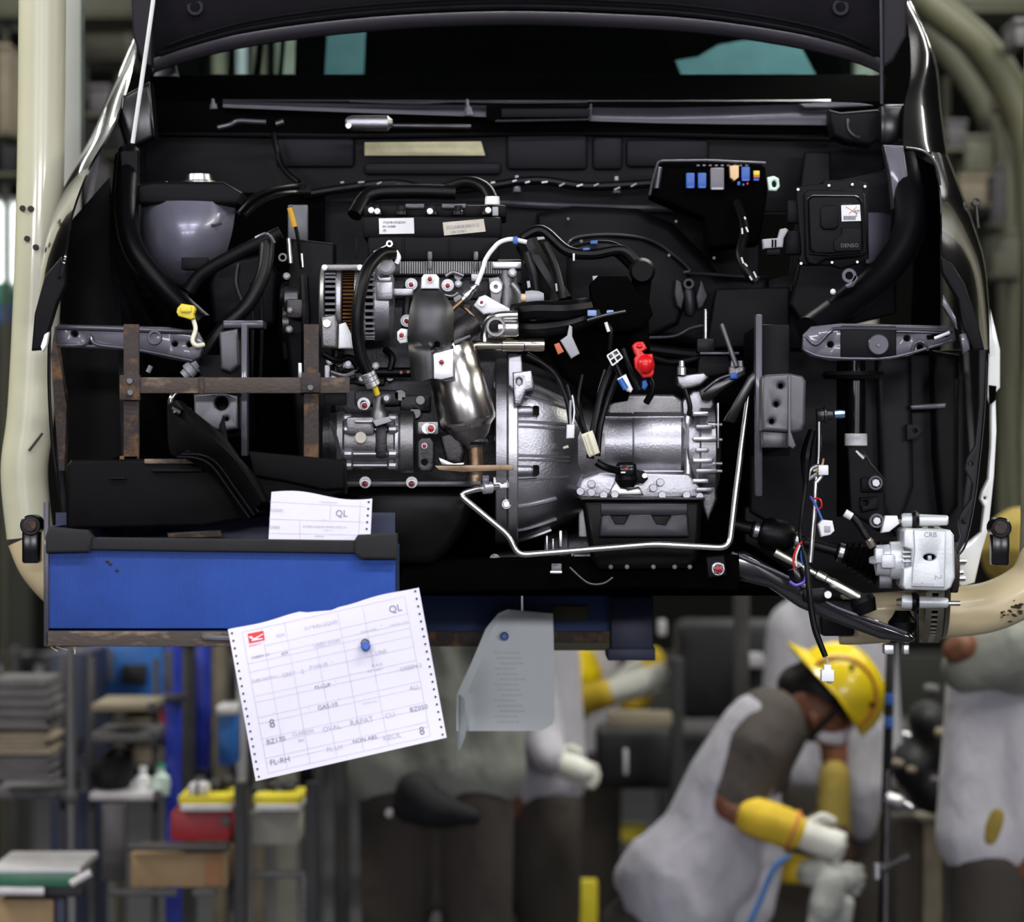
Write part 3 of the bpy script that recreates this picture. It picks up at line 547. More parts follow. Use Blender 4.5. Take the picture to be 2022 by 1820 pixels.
# accessory drive on the left end
M().lat((556, 640, .42), (600, 640, .42), [(0, 78), (.15, 84), (.85, 84), (1, 78)], 36).obj('crank_pulley', 'black_gloss', eng)
M().lat((560, 590, .35), (592, 590, .35), [(0, 22), (.1, 26), (.9, 26), (1, 22)], 24).obj('tensioner_pulley', 'dark_steel', eng)
M().tube([(600, 545, .31), (604, 640, .28), (603, 720, .30), (596, 790, .36)], 9, 8).obj('drive_belt', 'rubber', eng)
M().box(565, 590, 598, 628, .28, .33, 5).obj('tensioner_body', 'cast_block', eng)
for x, y, r in ((573, 612, 5), (571, 650, 6), (566, 545, 6)): M().hexb(x, y, r, .275).obj('bolt', 'cast_dark', eng)
M().ring(558, 508, 9, 5, .30, .33).obj('bracket_eye', 'dark_steel', eng)
M().rod((570, 470, .30), (574, 520, .30), 5).obj('bracket_pin', 'steel', eng)
M().box(588, 716, 596, 746, .26, .28, 2).obj('bracket_pin', 'zinc', eng)
M().box(568, 404, 608, 480, .60, .62, 3).obj('rear_plate', 'box_grey', eng)
M().tube([(574, 408, .30), (580, 432, .30), (588, 470, .30), (596, 530, .31)], 3.6, 8).obj('dipstick_tube', 'black_gloss', eng)
M().tube([(572, 410, .296), (577, 428, .296), (582, 448, .296)], 5.5, 8).obj('dipstick_handle', mat('amber_plastic', (.55, .30, .02), .4), eng)
M().rod((596, 500, .30), (598, 528, .30), 3.5).obj('dipstick_tube', 'gold_pipe', eng)
# front face clutter: bosses, brackets, cables on the block
for x, y, r, Y in ((905, 545, 9, .35), (832, 632, 10, .36), (1000, 545, 12, .36), (1000, 590, 12, .36), (905, 590, 10, .37), (700, 720, 14, .36), (730, 730, 9, .35), (670, 715, 10, .36), (985, 760, 12, .36), (1000, 840, 10, .36), (770, 745, 8, .36), (905, 700, 9, .37), (790, 780, 12, .37), (830, 790, 10, .36), (820, 815, 12, .37)):
    M().cy(x, y, r, Y, .45, 14).obj('casting_boss', 'cast_dark', eng)
for x0, y0, x1, y1 in ((660, 700, 700, 735), (640, 690, 668, 760), (700, 735, 760, 760), (700, 770, 790, 800), (790, 780, 850, 812), (890, 600, 930, 650), (1010, 520, 1032, 560), (972, 512, 1030, 534)):
    M().box(x0, y0, x1, y1, .37, .45, 4).obj('casting_rib', 'cast_block', eng)
M().box(972, 517, 1030, 530, .33, .37, 2).obj('water_outlet_flange', 'alu_bright', eng)
M().lat((1000, 530, .38), (1000, 620, .38), [(0, 26), (.3, 24), (.5, 28), (1, 26)], 20).obj('water_outlet', 'cast_dark', eng)
M().ring(979, 566, 12.5, 4.5, .32, .335).obj('bracket_eye', 'white_zinc', eng)
q = M(); q.poly([(964, 548), (985, 545), (996, 560), (990, 600), (970, 606)], .335, .36, 4); q.obj('lifting_bracket', 'cast_dark', eng)
M().poly([(935, 603), (946, 586), (958, 582), (1010, 611), (1011, 617), (966, 619), (955, 621)], .29, .31, 4).obj('support_arm', 'white_zinc', eng)
M().ring(951, 597, 8, 4, .283, .292).obj('arm_washer', 'steel', eng); bolt(eng, 951, 597, .287, 4)
for x, y in ((812, 561), (884, 563), (922, 633), (803, 633)):
    M().ring(x, y, 13, 6, .30, .33).obj('flange_nut', 'cast_alu', eng); bolt(eng, x, y+1, .30, 6)
M().rod((806, 548, .33), (800, 655, .33), 8).obj('manifold_flange', 'cast_block', eng)
M().box(880, 640, 960, 672, .33, .38, 5).obj('manifold_flange', 'cast_dark', eng)
M().tube([(868, 580, .27), (892, 585, .27), (905, 578, .27)], 3, 8).obj('bracket_strip', 'cast_dark', eng)
M().tube(bend([(1040, 478, .30), (1008, 471, .30), (985, 478, .30), (966, 500, .30), (958, 514, .30)], 10), 4.6, 10, 2).obj('sensor_sleeve', 'white_plastic', eng)
M().tube([(958, 514, .30), (952, 535, .29), (941, 563, .28)], 4.6, 10, 4).obj('sensor_cable', 'white_plastic', eng)
M().lat((941, 562, .28), (914, 592, .28), [(0, 4), (.15, 7), (.3, 7), (.32, 5), (.6, 9), (.8, 9), (.82, 6), (1, 6)], 12).obj('oxygen_sensor', 'steel', eng)
M().lat((914, 592, .28), (886, 616, .27), [(0, 5), (1, 7)], 10).obj('sensor_tip', 'heat_tint', eng)
M().box(1013, 467, 1022, 481, .29, .31, 1).obj('cable_clip', 'blue_plastic', eng)
# lifting hook on the cover
q = M(); q.ring(769, 481, 7, 3.5, .33, .337); q.rod((764, 484, .335), (738, 498, .335), 2.5); q.obj('lifting_hook', 'steel', eng)
# brown flat bar and pin beside the compressor
M().poly([(858, 919), (1012, 917), (1014, 928), (915, 932), (866, 928)], .15, .165, 1).obj('flat_bar', 'heat_tint', eng)
M().poly([(866, 903), (896, 915), (916, 913), (916, 918), (872, 918)], .14, .16, 1).obj('shield_clip', 'steel', eng)
M().poly([(868, 860), (905, 850), (918, 890), (912, 918), (880, 912)], .20, .30, 8).obj('knuckle_casting', 'cast_block', eng)
q = M()
for x, y in ((792, 735), (806, 734)): q.cy(x, y, 3.5, .29, .30, 8)
q.obj('paint_mark', 'red_mark', eng)
M().rod((735, 735, .34), (815, 735, .34), 10).obj('water_pipe', 'rubber', eng)
for pts, r, m_ in (([(640, 700, .33), (665, 712, .32), (690, 705, .32), (705, 725, .33)], 6, 'rubber'), ([(655, 735, .32), (680, 742, .31), (700, 735, .31)], 5, 'cast_dark'), ([(668, 752, .31), (700, 755, .30), (730, 760, .30)], 4, 'rubber'), ([(760, 690, .34), (775, 705, .33), (770, 730, .33)], 7, 'rubber'), ([(905, 600, .30), (920, 610, .29), (935, 625, .29)], 4, 'heat_tint'), ([(1010, 560, .31), (1025, 580, .31), (1030, 610, .31)], 6, 'cast_dark'), ([(880, 545, .33), (895, 538, .33), (915, 545, .33)], 4, 'cast_dark')):
    M().tube(pts, r, 8, 5).obj('cable', m_, eng)
for x, y, r in ((652, 712, 7), (688, 718, 8), (742, 722, 6), (660, 745, 6), (714, 748, 5), (1012, 538, 7), (905, 560, 6), (830, 612, 6)): M().hexb(x, y, r, .335).obj('block_bolt', 'cast_alu', eng)
for x0, y0, x1, y1 in ((676, 716, 716, 728), (640, 720, 652, 760), (905, 655, 950, 668), (930, 540, 950, 556)): M().box(x0, y0, x1, y1, .335, .36, 3).obj('block_bracket', 'cast_alu', eng)
# ------------------------------------------------------------------ alternator
alt = thing('alternator', 'silver ribbed alternator with exposed copper windings on the engine', 'alternator', (705, 690, .28))
AY = .275
def axl(m, x0, x1, prof, y=600, Y=AY, seg=40): return m.lat((x0, y, Y), (x1, y, Y), prof, seg)
axl(M(), 640, 740, [(0, 62), (1, 62)]).obj('core', 'void_black', alt)
axl(M(), 632, 644, [(0, 58), (.25, 72), (.8, 76), (1, 72)]).obj('front_housing', 'cast_alu', alt)
axl(M(), 665, 678, [(0, 74), (.2, 78), (.8, 78), (1, 74)]).obj('housing_band', 'cast_alu', alt)
def slats(m, x0, x1, a0, a1, n, r, w, h):
    for i in range(n):
        a = a0+(a1-a0)*i/(n-1); cy_ = 600-r*math.sin(a); Yc = AY-r*math.cos(a)*k(AY)
        c0 = p(x0, cy_, Yc); c1 = p(x1, cy_, Yc); m.lat(c0, c1, [(0, w*.0009), (1, w*.0009)], 6, world=True)
sl = M(); slats(sl, 642, 668, -1.35, 1.35, 17, 71, 3.0, 3); sl.obj('vent_slats', 'cast_alu', alt)
axl(M(), 676, 703, [(0, 66), (.1, 68), (.9, 68), (1, 66)]).obj('winding_core', 'void_black', alt)
sl = M(); slats(sl, 677, 702, -1.3, 1.3, 24, 68, 2.6, 3); sl.obj('windings', 'copper', alt)
axl(M(), 702, 724, [(0, 76), (.2, 78), (.8, 77), (1, 70)]).obj('housing_band', 'cast_alu', alt)
sl = M(); slats(sl, 720, 740, -1.35, 1.35, 15, 70, 3.2, 3); sl.obj('vent_slats', 'cast_alu', alt)
axl(M(), 738, 778, [(0, 72), (.1, 74), (.8, 70), (1, 52)], Y=AY+.01).obj('rear_housing', 'cast_alu', alt)
M().box(742, 556, 776, 592, .20, .26, 5).obj('regulator', 'cast_alu', alt)
M().box(776, 569, 816, 584, .215, .25, 3).obj('mounting_arm', 'cast_alu', alt)
M().box(636, 522, 716, 534, .22, .30, 3).obj('upper_mount', 'cast_dark', alt)
for x in (641, 711): bolt(alt, x, 528, .22, 5, False)
M().poly([(669, 640), (682, 636), (693, 660), (697, 688), (668, 688)], .165, .20, 4).obj('lower_lug', 'white_zinc', alt)
M().poly([(634, 625), (662, 620), (668, 645), (668, 688), (634, 686)], .185, .22, 6).obj('lower_bracket', 'cast_dark', alt)
M().cy(645, 638, 9, .175, .19, 16).obj('pivot_bolt', 'steel', alt)
M().poly([(742, 540), (752, 548), (773, 546), (772, 556), (748, 556)], .21, .24, 3).obj('terminal_cover', 'cast_alu', alt)
M().cy(762, 525, 17, .20, .26, 20, .3).obj('terminal_cap', 'grey_plastic', alt)
# ------------------------------------------------------------------ air-conditioning hose
h = thing('refrigerant_hose', 'thick black hose looping down over the alternator, silver crimped ends', 'hose', (738, 775, .15))
M().tube([(776, 500, .20), (752, 503, .18), (728, 528, .15), (713, 570, .13), (706, 620, .125), (707, 670, .13), (715, 710, .135), (727, 738, .14)], 12.5, 16, 8).obj('hose', 'rubber', h)
M().tube([(781, 496, .198), (787, 508, .197), (783, 520, .198)], 5, 10).obj('hose_clip', 'white_zinc', h)
M().lat((725, 735, .14), (739, 764, .145), [(0, 13), (.05, 15), (.25, 15), (.28, 13), (.33, 15), (.55, 15), (.58, 13), (.63, 15), (.9, 15), (1, 9)], 20).obj('crimp', 'zinc', h)
M().rod((740, 764, .145), (745, 779, .15), 6).obj('yellow_cap', 'yellow_plastic', h)
# ------------------------------------------------------------------ heat shield and converter
hs = thing('exhaust_heat_shield', 'pressed grey metal heat shield bolted over the exhaust manifold', 'heat shield', (850, 750, .16))
rows = []
for y, x0, x1, b in ((566, 834, 866, .0), (577, 820, 875, .008), (590, 815, 884, .018), (612, 809, 896, .03), (640, 806, 896, .036), (665, 804, 896, .034), (680, 806, 896, .030), (690, 807, 895, .04), (705, 808, 895, .044), (725, 810, 895, .044), (750, 812, 894, .042)):
    r = []
    for i in range(9):
        t = i/8; x = x0+(x1-x0)*t; z = b*math.sin(math.pi*min(1, max(0, t*.92+.06)))**.42
        if y > 684 and t > .5: z = b*.55
        r.append((x, y+(3*math.sin(t*9) if y == 750 else 0), .185-z))
    rows.append(r)
M().grid(rows, .003, 2).obj('shell', 'shield', hs, ang=50)
M().poly([(832, 548), (837, 541), (861, 541), (867, 548), (867, 570), (831, 570)], .175, .185, 3).obj('upper_tab', 'white_zinc', hs)
M().poly([(850, 706), (858, 697), (895, 688), (896, 744), (872, 750), (856, 748)], .150, .157, 2).obj('lower_tab', 'zinc', hs)
M().poly([(784, 655), (792, 648), (806, 650), (806, 676), (790, 678), (784, 670)], .175, .19, 3).obj('side_tab', 'white_zinc', hs)
for x, y, Y in ((849, 551, .173), (872, 715, .148), (793, 662, .173)): bolt(hs, x, y, Y, 6)
M().cy(863, 679, 6, .135, .16, 12).obj('bolt_hole', 'void_black', hs)
M().poly([(895, 672), (928, 660), (930, 666), (898, 682)], .17, .19, 2).obj('bracket_strip', 'dark_steel', hs)
cc = thing('catalytic_converter', 'shiny steel catalytic converter canister slanting below the heat shield', 'catalytic converter', (930, 945, .22))
CYY = .215
M().lat((885, 672, CYY), (927, 846, CYY), [(0, 40), (.06, 47), (.2, 50), (.36, 51), (.40, 55), (.9, 57), (.94, 55), (.97, 49), (1, 44)], 40).obj('canister', 'converter', cc, ang=40)
M().lat((927, 846, CYY), (936, 884, CYY), [(0, 44), (.4, 36), (.8, 20), (1, 17)], 30).obj('outlet_cone', 'cast_dark', cc)
M().tube([(936, 880, CYY), (938, 905, CYY), (939, 950, CYY)], 16, 18).obj('outlet_pipe', 'heat_tint', cc)
M().lat((938, 866, CYY), (938, 878, CYY), [(0, 24), (.5, 26), (1, 22)], 24).obj('outlet_collar', 'cast_block', cc)
M().tube([(884, 680, .20), (905, 660, .20), (930, 640, .22)], 26, 18).obj('inlet', 'cast_block', cc)
# ------------------------------------------------------------------ water pipes
wp = thing('water_pipe', 'shiny gold-tinted metal coolant pipe running to a black hose', 'pipe', (1000, 692, .22))
M().lat((930, 681, .235), (1075, 681, .235), [(0, 10), (.1, 11), (.42, 11), (.43, 13), (.72, 13), (.73, 12), (.75, 13), (.97, 13), (1, 12)], 22).obj('main_pipe', 'gold_pipe', wp)
M().tube([(1022, 622, .22), (985, 624, .22), (965, 634, .23), (958, 655, .235), (957, 676, .235)], 9, 16).obj('bypass_pipe', 'pipe_silver', wp)
M().lat((984, 648, .22), (1024, 648, .22), [(0, 16), (.1, 17), (.9, 17), (1, 15)], 20).obj('outlet_stub', 'pipe_silver', wp)
M().ring(979, 645, 20, 14, .20, .24).obj('pipe_flange', 'cast_dark', wp)
M().box(960, 655, 1000, 668, .23, .26, 3).obj('pipe_bracket', 'cast_dark', wp)
M().lat((1028, 589, .26), (1074, 587, .26), [(0, 9), (.2, 9), (.22, 14), (.5, 15), (.8, 13), (1, 8)], 14).obj('temperature_sender', 'grey_plastic', wp)
M().rod((1030, 588, .255), (1040, 588, .255), 8).obj('sender_collar', 'tan_plastic', wp)
# ------------------------------------------------------------------ compressor
ac = thing('air_conditioning_compressor', 'dark cast compressor with red-marked bolts, low on the engine beside the converter', 'compressor', (740, 935, .25))
CY_ = .25
def cx(m, x0, x1, prof, y=872, Y=CY_, seg=36): return m.lat((x0, y, Y), (x1, y, Y), prof, seg)
cx(M(), 636, 668, [(0, 40), (.1, 48), (.5, 50), (.52, 56), (.9, 58), (1, 56)]).obj('clutch_housing', 'cast_block', ac)
cx(M(), 664, 682, [(0, 56), (.2, 60), (.8, 60), (1, 55)]).obj('front_ring', 'cast_dark', ac)
cx(M(), 680, 782, [(0, 54), (.5, 55), (1, 54)]).obj('body', 'cast_dark', ac)
cx(M(), 778, 790, [(0, 54), (.3, 58), (.7, 58), (1, 56)]).obj('rear_ring', 'cast_alu', ac)
cx(M(), 789, 820, [(0, 60), (.1, 62), (.9, 61), (1, 52)]).obj('rear_head', 'cast_dark', ac)
for a in (-55, -25, 25, 55):
    yy = 872+57*math.sin(math.radians(a)); Y_ = CY_-57*k(CY_)*math.cos(math.radians(a))
    M().lat((676, yy, Y_), (786, yy, Y_), [(0, 6), (.04, 9), (.16, 9), (.2, 4), (.8, 4), (.84, 9), (.96, 9), (1, 6)], 10).obj('through_bolt', 'cast_alu', ac)
M().box(682, 822, 740, 860, CY_-.058, CY_, 8).obj('top_pad', 'cast_dark', ac)
M().box(700, 829, 738, 836, CY_-.064, CY_-.05, 3).obj('cast_bar', 'cast_alu', ac)
M().cy(712, 864, 11.5, CY_-.066, CY_-.04, 20).obj('seal_plug', 'tan_label', ac)
M().box(740, 838, 765, 905, CY_-.055, CY_-.02, 8).obj('cast_column', 'cast_block', ac)
M().poly([(735, 830), (768, 822), (773, 832), (742, 842)], CY_-.075, CY_-.05, 2).obj('connector_tab', 'grey_plastic', ac)
M().lat((748, 830, .21), (748, 782, .21), [(0, 20), (.3, 18), (.5, 12), (1, 10)], 16).obj('suction_port', 'cast_dark', ac)
M().cy(763, 786, 9, .175, .21, 16, .4).obj('port_bolt', 'cast_alu', ac)
M().ring(718, 797, 13, 7, .20, .22).obj('port_washer', 'white_zinc', ac); bolt(ac, 720, 801, .20, 7)
M().box(824, 832, 866, 858, .20, .25, 4).obj('mount_lug', 'cast_dark', ac)
M().cy(843, 846, 11, .19, .21, 18).obj('mount_spacer', 'white_zinc', ac); bolt(ac, 851, 846, .19, 8)
M().poly([(824, 872), (832, 864), (850, 864), (857, 873), (857, 922), (850, 931), (832, 931), (824, 922)], .185, .25, 4, holes=[(838, 913, 5)]).obj('port_plate', 'cast_block', ac)
bolt(ac, 838, 880, .185, 5)
M().poly([(655, 830), (668, 868), (675, 905), (670, 905), (660, 868), (650, 832)], .16, .17).obj('wire', 'rubber', ac)
# ------------------------------------------------------------------ gearbox
gb = thing('gearbox', 'bare aluminium gearbox with ribbed bell housing and black pan', 'gearbox', (1230, 1125, .4))
GY = .42
gm = mat('gear_alu', (.38, .38, .40), .36, 1, .2, 10, bump=.14, bscale=220)
def gx(m, x0, x1, prof, y=890, Y=GY, seg=48): return m.lat((x0, y, Y), (x1, y, Y), prof, seg)
gx(M(), 978, 1003, [(0, 180), (.1, 184), (.9, 184), (1, 180)]).obj('adapter_flange', 'cast_alu', gb)
gx(M(), 1003, 1023, [(0, 188), (.1, 192), (.9, 192), (1, 186)]).obj('bell_flange', 'alu_bright', gb)
def bellY(x, y):
    """front surface of the bell: flat-fronted, falling away at top, bottom and towards the case"""
    t = (x-1022)/(1150-1022); h = 176-58*t**1.6; d = abs(y-(890+6*t))/h
    return GY-(.152-.05*t**2)*max(0, 1-min(1, d)**3.2)**.5
rows = []
for j_ in range(25):
    v = -1+2*j_/24; r = []
    for i_ in range(12):
        x = 1022+128*i_/11; t = i_/11; y = 890+6*t+v*(176-58*t**1.6); r.append((x, y, bellY(x, y)))
    rows.append(r)
M().grid(rows, .006, 2).obj('bell_housing', gm.name, gb)
for ya, yb, x1, w in ((752, 792, 1118, 4), (780, 806, 1118, 3), (832, 838, 1124, 3), (842, 848, 1124, 2.5), (899, 902, 1124, 3), (908, 910, 1124, 2.5), (948, 940, 1122, 3), (1000, 984, 1098, 4), (1046, 1024, 1098, 4), (1066, 1046, 1088, 4)):
    P_ = [(1024+(x1-1024)*i_/6, ya+(yb-ya)*(i_/6)**1.3, 0) for i_ in range(7)]; P_ = [(x, y, bellY(x, y)-.001) for x, y, _ in P_]
    M().tube(P_, w, 6, 2).obj('rib', 'cast_alu', gb)
for yy in (812, 929):
    Y_ = GY-math.sqrt(max(0, 178**2-(yy-890)**2))*k(GY); M().lat((1000, yy, Y_), (1052, yy, Y_+.005), [(0, 9), (.05, 11), (.9, 11), (1, 9)], 16).obj('bolt_boss', 'cast_alu', gb)
    M().lat((1052, yy, Y_+.005), (1064, yy, Y_+.006), [(0, 11), (.6, 12), (1, 10)], 6).obj('flange_bolt', 'black_gloss', gb)
M().poly([(976, 862), (986, 852), (1004, 853), (1004, 877), (984, 877), (976, 870)], .255, .275, 3, holes=[(988, 864, 4)]).obj('locating_lug', 'white_zinc', gb)
q = M().poly([(974, 942), (1002, 940), (1003, 963), (985, 964), (974, 958)], .255, .275, 2, holes=[(992, 952, 3.5)]); q.obj('pipe_bracket', 'white_zinc', gb)
M().hexb(1000, 995, 8, .27).obj('drain_bolt', 'steel', gb)
M().poly([(1003, 705), (1030, 700), (1034, 760), (1012, 770), (1003, 760)], .25, .30, 4).obj('bell_lug', 'cast_alu', gb)
M().poly([(1012, 735), (1050, 730), (1056, 768), (1040, 772), (1030, 800), (1014, 800)], .245, .29, 5, holes=[(1025, 754, 4, 6)]).obj('bell_bracket', gm.name, gb)
for x0, y0, x1, y1 in ((1056, 735, 1112, 785), (1036, 838, 1108, 898)): pass
# main case
GC = .40
def gcx(m, x0, x1, prof, y=876, Y=GC, seg=48): return m.lat((x0, y, Y), (x1, y, Y), prof, seg)
gcx(M(), 1140, 1192, [(0, 96), (.6, 92), (1, 88)], 890).obj('case_neck', 'cast_dark', gb)
gcx(M(), 1186, 1248, [(0, 80), (.03, 84), (.97, 84), (1, 82)]).obj('main_case', gm.name, gb)
gcx(M(), 1248, 1352, [(0, 82), (.02, 85), (.9, 85), (1, 78)]).obj('main_case', gm.name, gb)
tx = M(); text_on(tx, 'AB 32', lambda u, v: p(1196, 878, GC-85*k(GC)-.0015)+Vector((u, 0, v)), 0, 0, .012); tx.obj('cast_lettering', 'alu_bright', gb)
for a in (-38, 40):
    s_, c_ = math.sin(math.radians(a)), math.cos(math.radians(a))
    M().rod((1186, 876+85*s_, GC-85*k(GC)*c_), (1350, 876+85*s_, GC-85*k(GC)*c_), 3).obj('case_rib', gm.name, gb)
M().poly([(1200, 800), (1215, 778), (1330, 778), (1350, 790), (1352, 830), (1196, 830)], .345, .48, 8).obj('upper_case', 'cast_dark', gb)
M().poly([(1140, 965), (1150, 945), (1185, 930), (1360, 935), (1385, 960), (1388, 984), (1142, 984)], .315, .48, 6).obj('lower_flange', gm.name, gb)
M().poly([(1216, 945), (1240, 965), (1262, 960), (1272, 978), (1200, 978)], .300, .33, 5).obj('flange_web', 'alu_bright', gb)
for x, y in ((1168, 955), (1168, 972), (1192, 977), (1214, 976), (1290, 963), (1304, 952), (1308, 977), (1356, 977), (1146, 970), (1382, 980)): M().cy(x, y, 8, .298, .33, 14).obj('flange_boss', 'cast_alu', gb)
M().lat((1358, 818, .335), (1359, 952, .33), [(0, 6), (.06, 10), (.16, 10), (.2, 7.5), (.95, 8.5), (1, 9)], 16).obj('vent_pipe', 'alu_bright', gb)
gcx(M(), 1352, 1378, [(0, 78), (.2, 86), (1, 88)], 884).obj('end_case', gm.name, gb)
gcx(M(), 1377, 1412, [(0, 95), (.1, 98), (.9, 97), (1, 90)], 888).obj('end_cover', 'cast_alu', gb)
gcx(M(), 1412, 1420, [(0, 88), (1, 60)], 888).obj('cover_cap', 'cast_dark', gb)
for i, yy in enumerate((812, 838, 862, 884, 905, 925, 945, 962)):
    M().box(1368+(i % 2)*6, yy, 1400+(i % 3)*8, yy+9, .30-.004*(i % 3), .36, 3).obj('cover_rib', 'cast_alu' if i % 2 else 'alu_bright', gb)
for yy in (838, 868, 915, 930): M().lat((1398, yy, .315), (1426, yy, .315), [(0, 6), (.5, 6), (.52, 4), (1, 3.5)], 10).obj('cover_bolt', 'steel', gb)
M().box(1417, 795, 1420, 885, .30, .34, 1).obj('cover_edge', 'alu_bright', gb)
M().poly([(1376, 940), (1412, 930), (1416, 985), (1398, 1030), (1386, 1000)], .34, .45, 6).obj('lower_bracket', 'cast_dark', gb)
M().box(1142, 980, 1170, 1120, .38, .50, 5).obj('differential_case', 'cast_dark', gb)
M().lat((1075, 1085, .40), (1165, 1085, .40), [(0, 30), (.3, 34), (.32, 40), (.5, 40), (.52, 30), (.8, 34), (1, 34)], 28).obj('output_flange', 'cast_block', gb)
for x0, x1, y_, mt_ in ((1090, 1094, 1078, 'steel'), (1078, 1082, 1072, 'zinc'), (1104, 1110, 1062, 'zinc'), (1128, 1140, 1100, 'cast_dark')): M().box(x0, y_-15, x1, y_+18, .345, .36, 2).obj('flange_tooth', mt_, gb)
M().lat((980, 1105, .36), (1050, 1105, .36), [(0, 14), (.1, 17), (.9, 17), (1, 14)], 18).obj('engine_mount', 'rubber', gb)
M().hexb(977, 1104, 9, .335).obj('mount_bolt', 'cast_dark', gb)
M().lat((1130, 1103, .35), (1165, 1103, .35), [(0, 8), (.1, 13), (1, 13)], 16).obj('drain_boss', 'cast_dark', gb)
M().box(1088, 1112, 1110, 1134, .30, .34, 3).obj('mount_foot', 'dark_steel', gb)
M().box(1086, 1127, 1110, 1132, .295, .345, 1).obj('mount_plate', 'zinc', gb)
pan = [(1150, 986), (1386, 986), (1384, 1060), (1378, 1105), (1362, 1122), (1185, 1124), (1168, 1108), (1160, 1060)]
M().poly(pan, .28, .46, 12).obj('oil_pan', 'pan_black', gb)
M().poly([(1186, 996), (1210, 996), (1214, 1010), (1219, 1028), (1226, 1032), (1232, 1028), (1240, 1012), (1288, 1012), (1298, 1030), (1310, 1034), (1322, 1028), (1326, 1014), (1360, 1014), (1360, 996), (1362, 1060), (1186, 1060)], .262, .29, 4).obj('pan_bulge', mat('pan_step', (.012, .012, .016), .35, .1, .2, 8, spec=.4), gb) if 0 else None
ps = mat('pan_step', (.012, .012, .016), .35, .1, .2, 8, spec=.4)
M().poly([(1186, 1022), (1192, 1016), (1206, 1016), (1216, 1034), (1232, 1034), (1243, 1014), (1286, 1014), (1297, 1034), (1314, 1036), (1326, 1016), (1356, 1014), (1360, 1022), (1362, 1060), (1182, 1060)], .255, .29, 5).obj('pan_bulge', ps.name, gb)
M().box(1186, 994, 1358, 1018, .268, .29, 3).obj('pan_bulge', ps.name, gb)
for x in (1206, 1238, 1290, 1332, 1362): M().hexb(x, 1119, 4, .278, .005).obj('pan_bolt', 'dark_steel', gb)
M().box(1146, 982, 1392, 988, .275, .46, 2).obj('pan_flange', 'black_gloss', gb)
# speed sensor
sn = thing('speed_sensor', 'black sensor plug seated in the flange above the gearbox pan', 'sensor', (1240, 962, .28))
M().lat((1236, 912, .285), (1238, 962, .285), [(0, 16), (.1, 20), (.5, 22), (.7, 24), (1, 14)], 20).obj('body', 'black_plastic', sn)
M().box(1222, 918, 1252, 938, .258, .285, 4).obj('plug', 'black_gloss', sn)
M().poly([(1250, 925), (1272, 930), (1280, 945), (1270, 955), (1250, 950)], .275, .295, 3).obj('flange', 'black_plastic', sn)
M().cy(1273, 939, 5.5, .268, .28, 12).obj('bolt', 'zinc', sn)
q = M(); q.rod((1228, 928, .256), (1240, 922, .256), 1.2); q.obj('red_wire', 'red_plastic', sn)
M().box(1226, 931, 1235, 934, .255, .258).obj('green_tab', 'pale_green', sn)
M().tube([(1178, 912, .25), (1196, 922, .25), (1224, 930, .265)], 8, 10).obj('cable', 'rubber', sn)
# gearbox mount above
gm2 = thing('gearbox_mount', 'silver cast mount with upright bolts above the gearbox', 'mount', (1390, 770, .36))
M().poly([(1336, 742), (1390, 735), (1400, 745), (1385, 760), (1350, 768), (1338, 760)], .33, .40, 5).obj('arm', 'cast_alu', gm2)
M().lat((1393, 610, .37), (1393, 672, .37), [(0, 3), (.1, 4), (1, 4)], 10).obj('stud', 'steel', gm2)
M().lat((1394, 695, .37), (1394, 742, .37), [(0, 9), (1, 9)], 12).obj('sleeve', 'cast_alu', gm2)
M().box(1376, 668, 1412, 696, .35, .40, 3).obj('bush', 'rubber', gm2)
M().rod((1425, 640, .33), (1455, 725, .30), 5).obj('strut', 'box_grey', gm2)
M().box(1382, 695, 1460, 700, .34, .42, 1).obj('plate', 'bracket_grey', gm2)
M().poly([(1380, 770), (1470, 730), (1476, 738), (1400, 792), (1386, 790)], .31, .34, 3).obj('lever', 'black_gloss', gm2)
M().tube([(1388, 772, .30), (1420, 748, .30), (1452, 738, .30)], 3, 8).obj('cable', 'bracket_grey', gm2)
M().poly([(1320, 820), (1368, 770), (1408, 772), (1412, 800), (1390, 830), (1350, 836)], .35, .45, 6).obj('cast_base', 'cast_alu', gm2)
for x, y in ((1346, 722), (1448, 722), (1462, 722)): M().lat((x, y-10, .33), (x, y+18, .33), [(0, 5), (.4, 6), (.5, 9), (1, 9)], 10).obj('bolt', 'zinc', gm2)
M().box(1442, 737, 1457, 748, .29, .31, 2).obj('blue_clip', 'blue_plastic', gm2)
M().poly([(1380, 700), (1440, 700), (1452, 735), (1400, 745), (1376, 740)], .36, .42, 4).obj('bracket', 'bay_paint', gm2)
# ------------------------------------------------------------------ bright steel pipe in front of the gearbox
bp_ = thing('oil_cooler_pipe', 'thin bright bent metal pipe looping under the gearbox', 'pipe', (1240, 1093, .14))
M().tube(bend([(985, 961, .17), (938, 966, .15), (906, 976, .14), (1006, 1058, .14), (1022, 1096, .14), (1292, 1074, .14), (1440, 1082, .14), (1452, 980, .15), (1482, 745, .17)], 22), 6, 14, 1).obj('pipe', 'pipe_silver', bp_)
M().lat((952, 964, .152), (972, 962, .16), [(0, 8), (.1, 12), (.9, 12), (1, 8)], 14).obj('clamp', 'zinc', bp_)
M().box(952, 938, 966, 962, .148, .165, 2).obj('clamp_tab', 'bracket_grey', bp_)
M().poly([(1430, 830), (1478, 745), (1500, 722), (1508, 730), (1490, 760), (1450, 835)], .12, .15, 3).obj('pipe_guard', 'black_gloss', bp_)
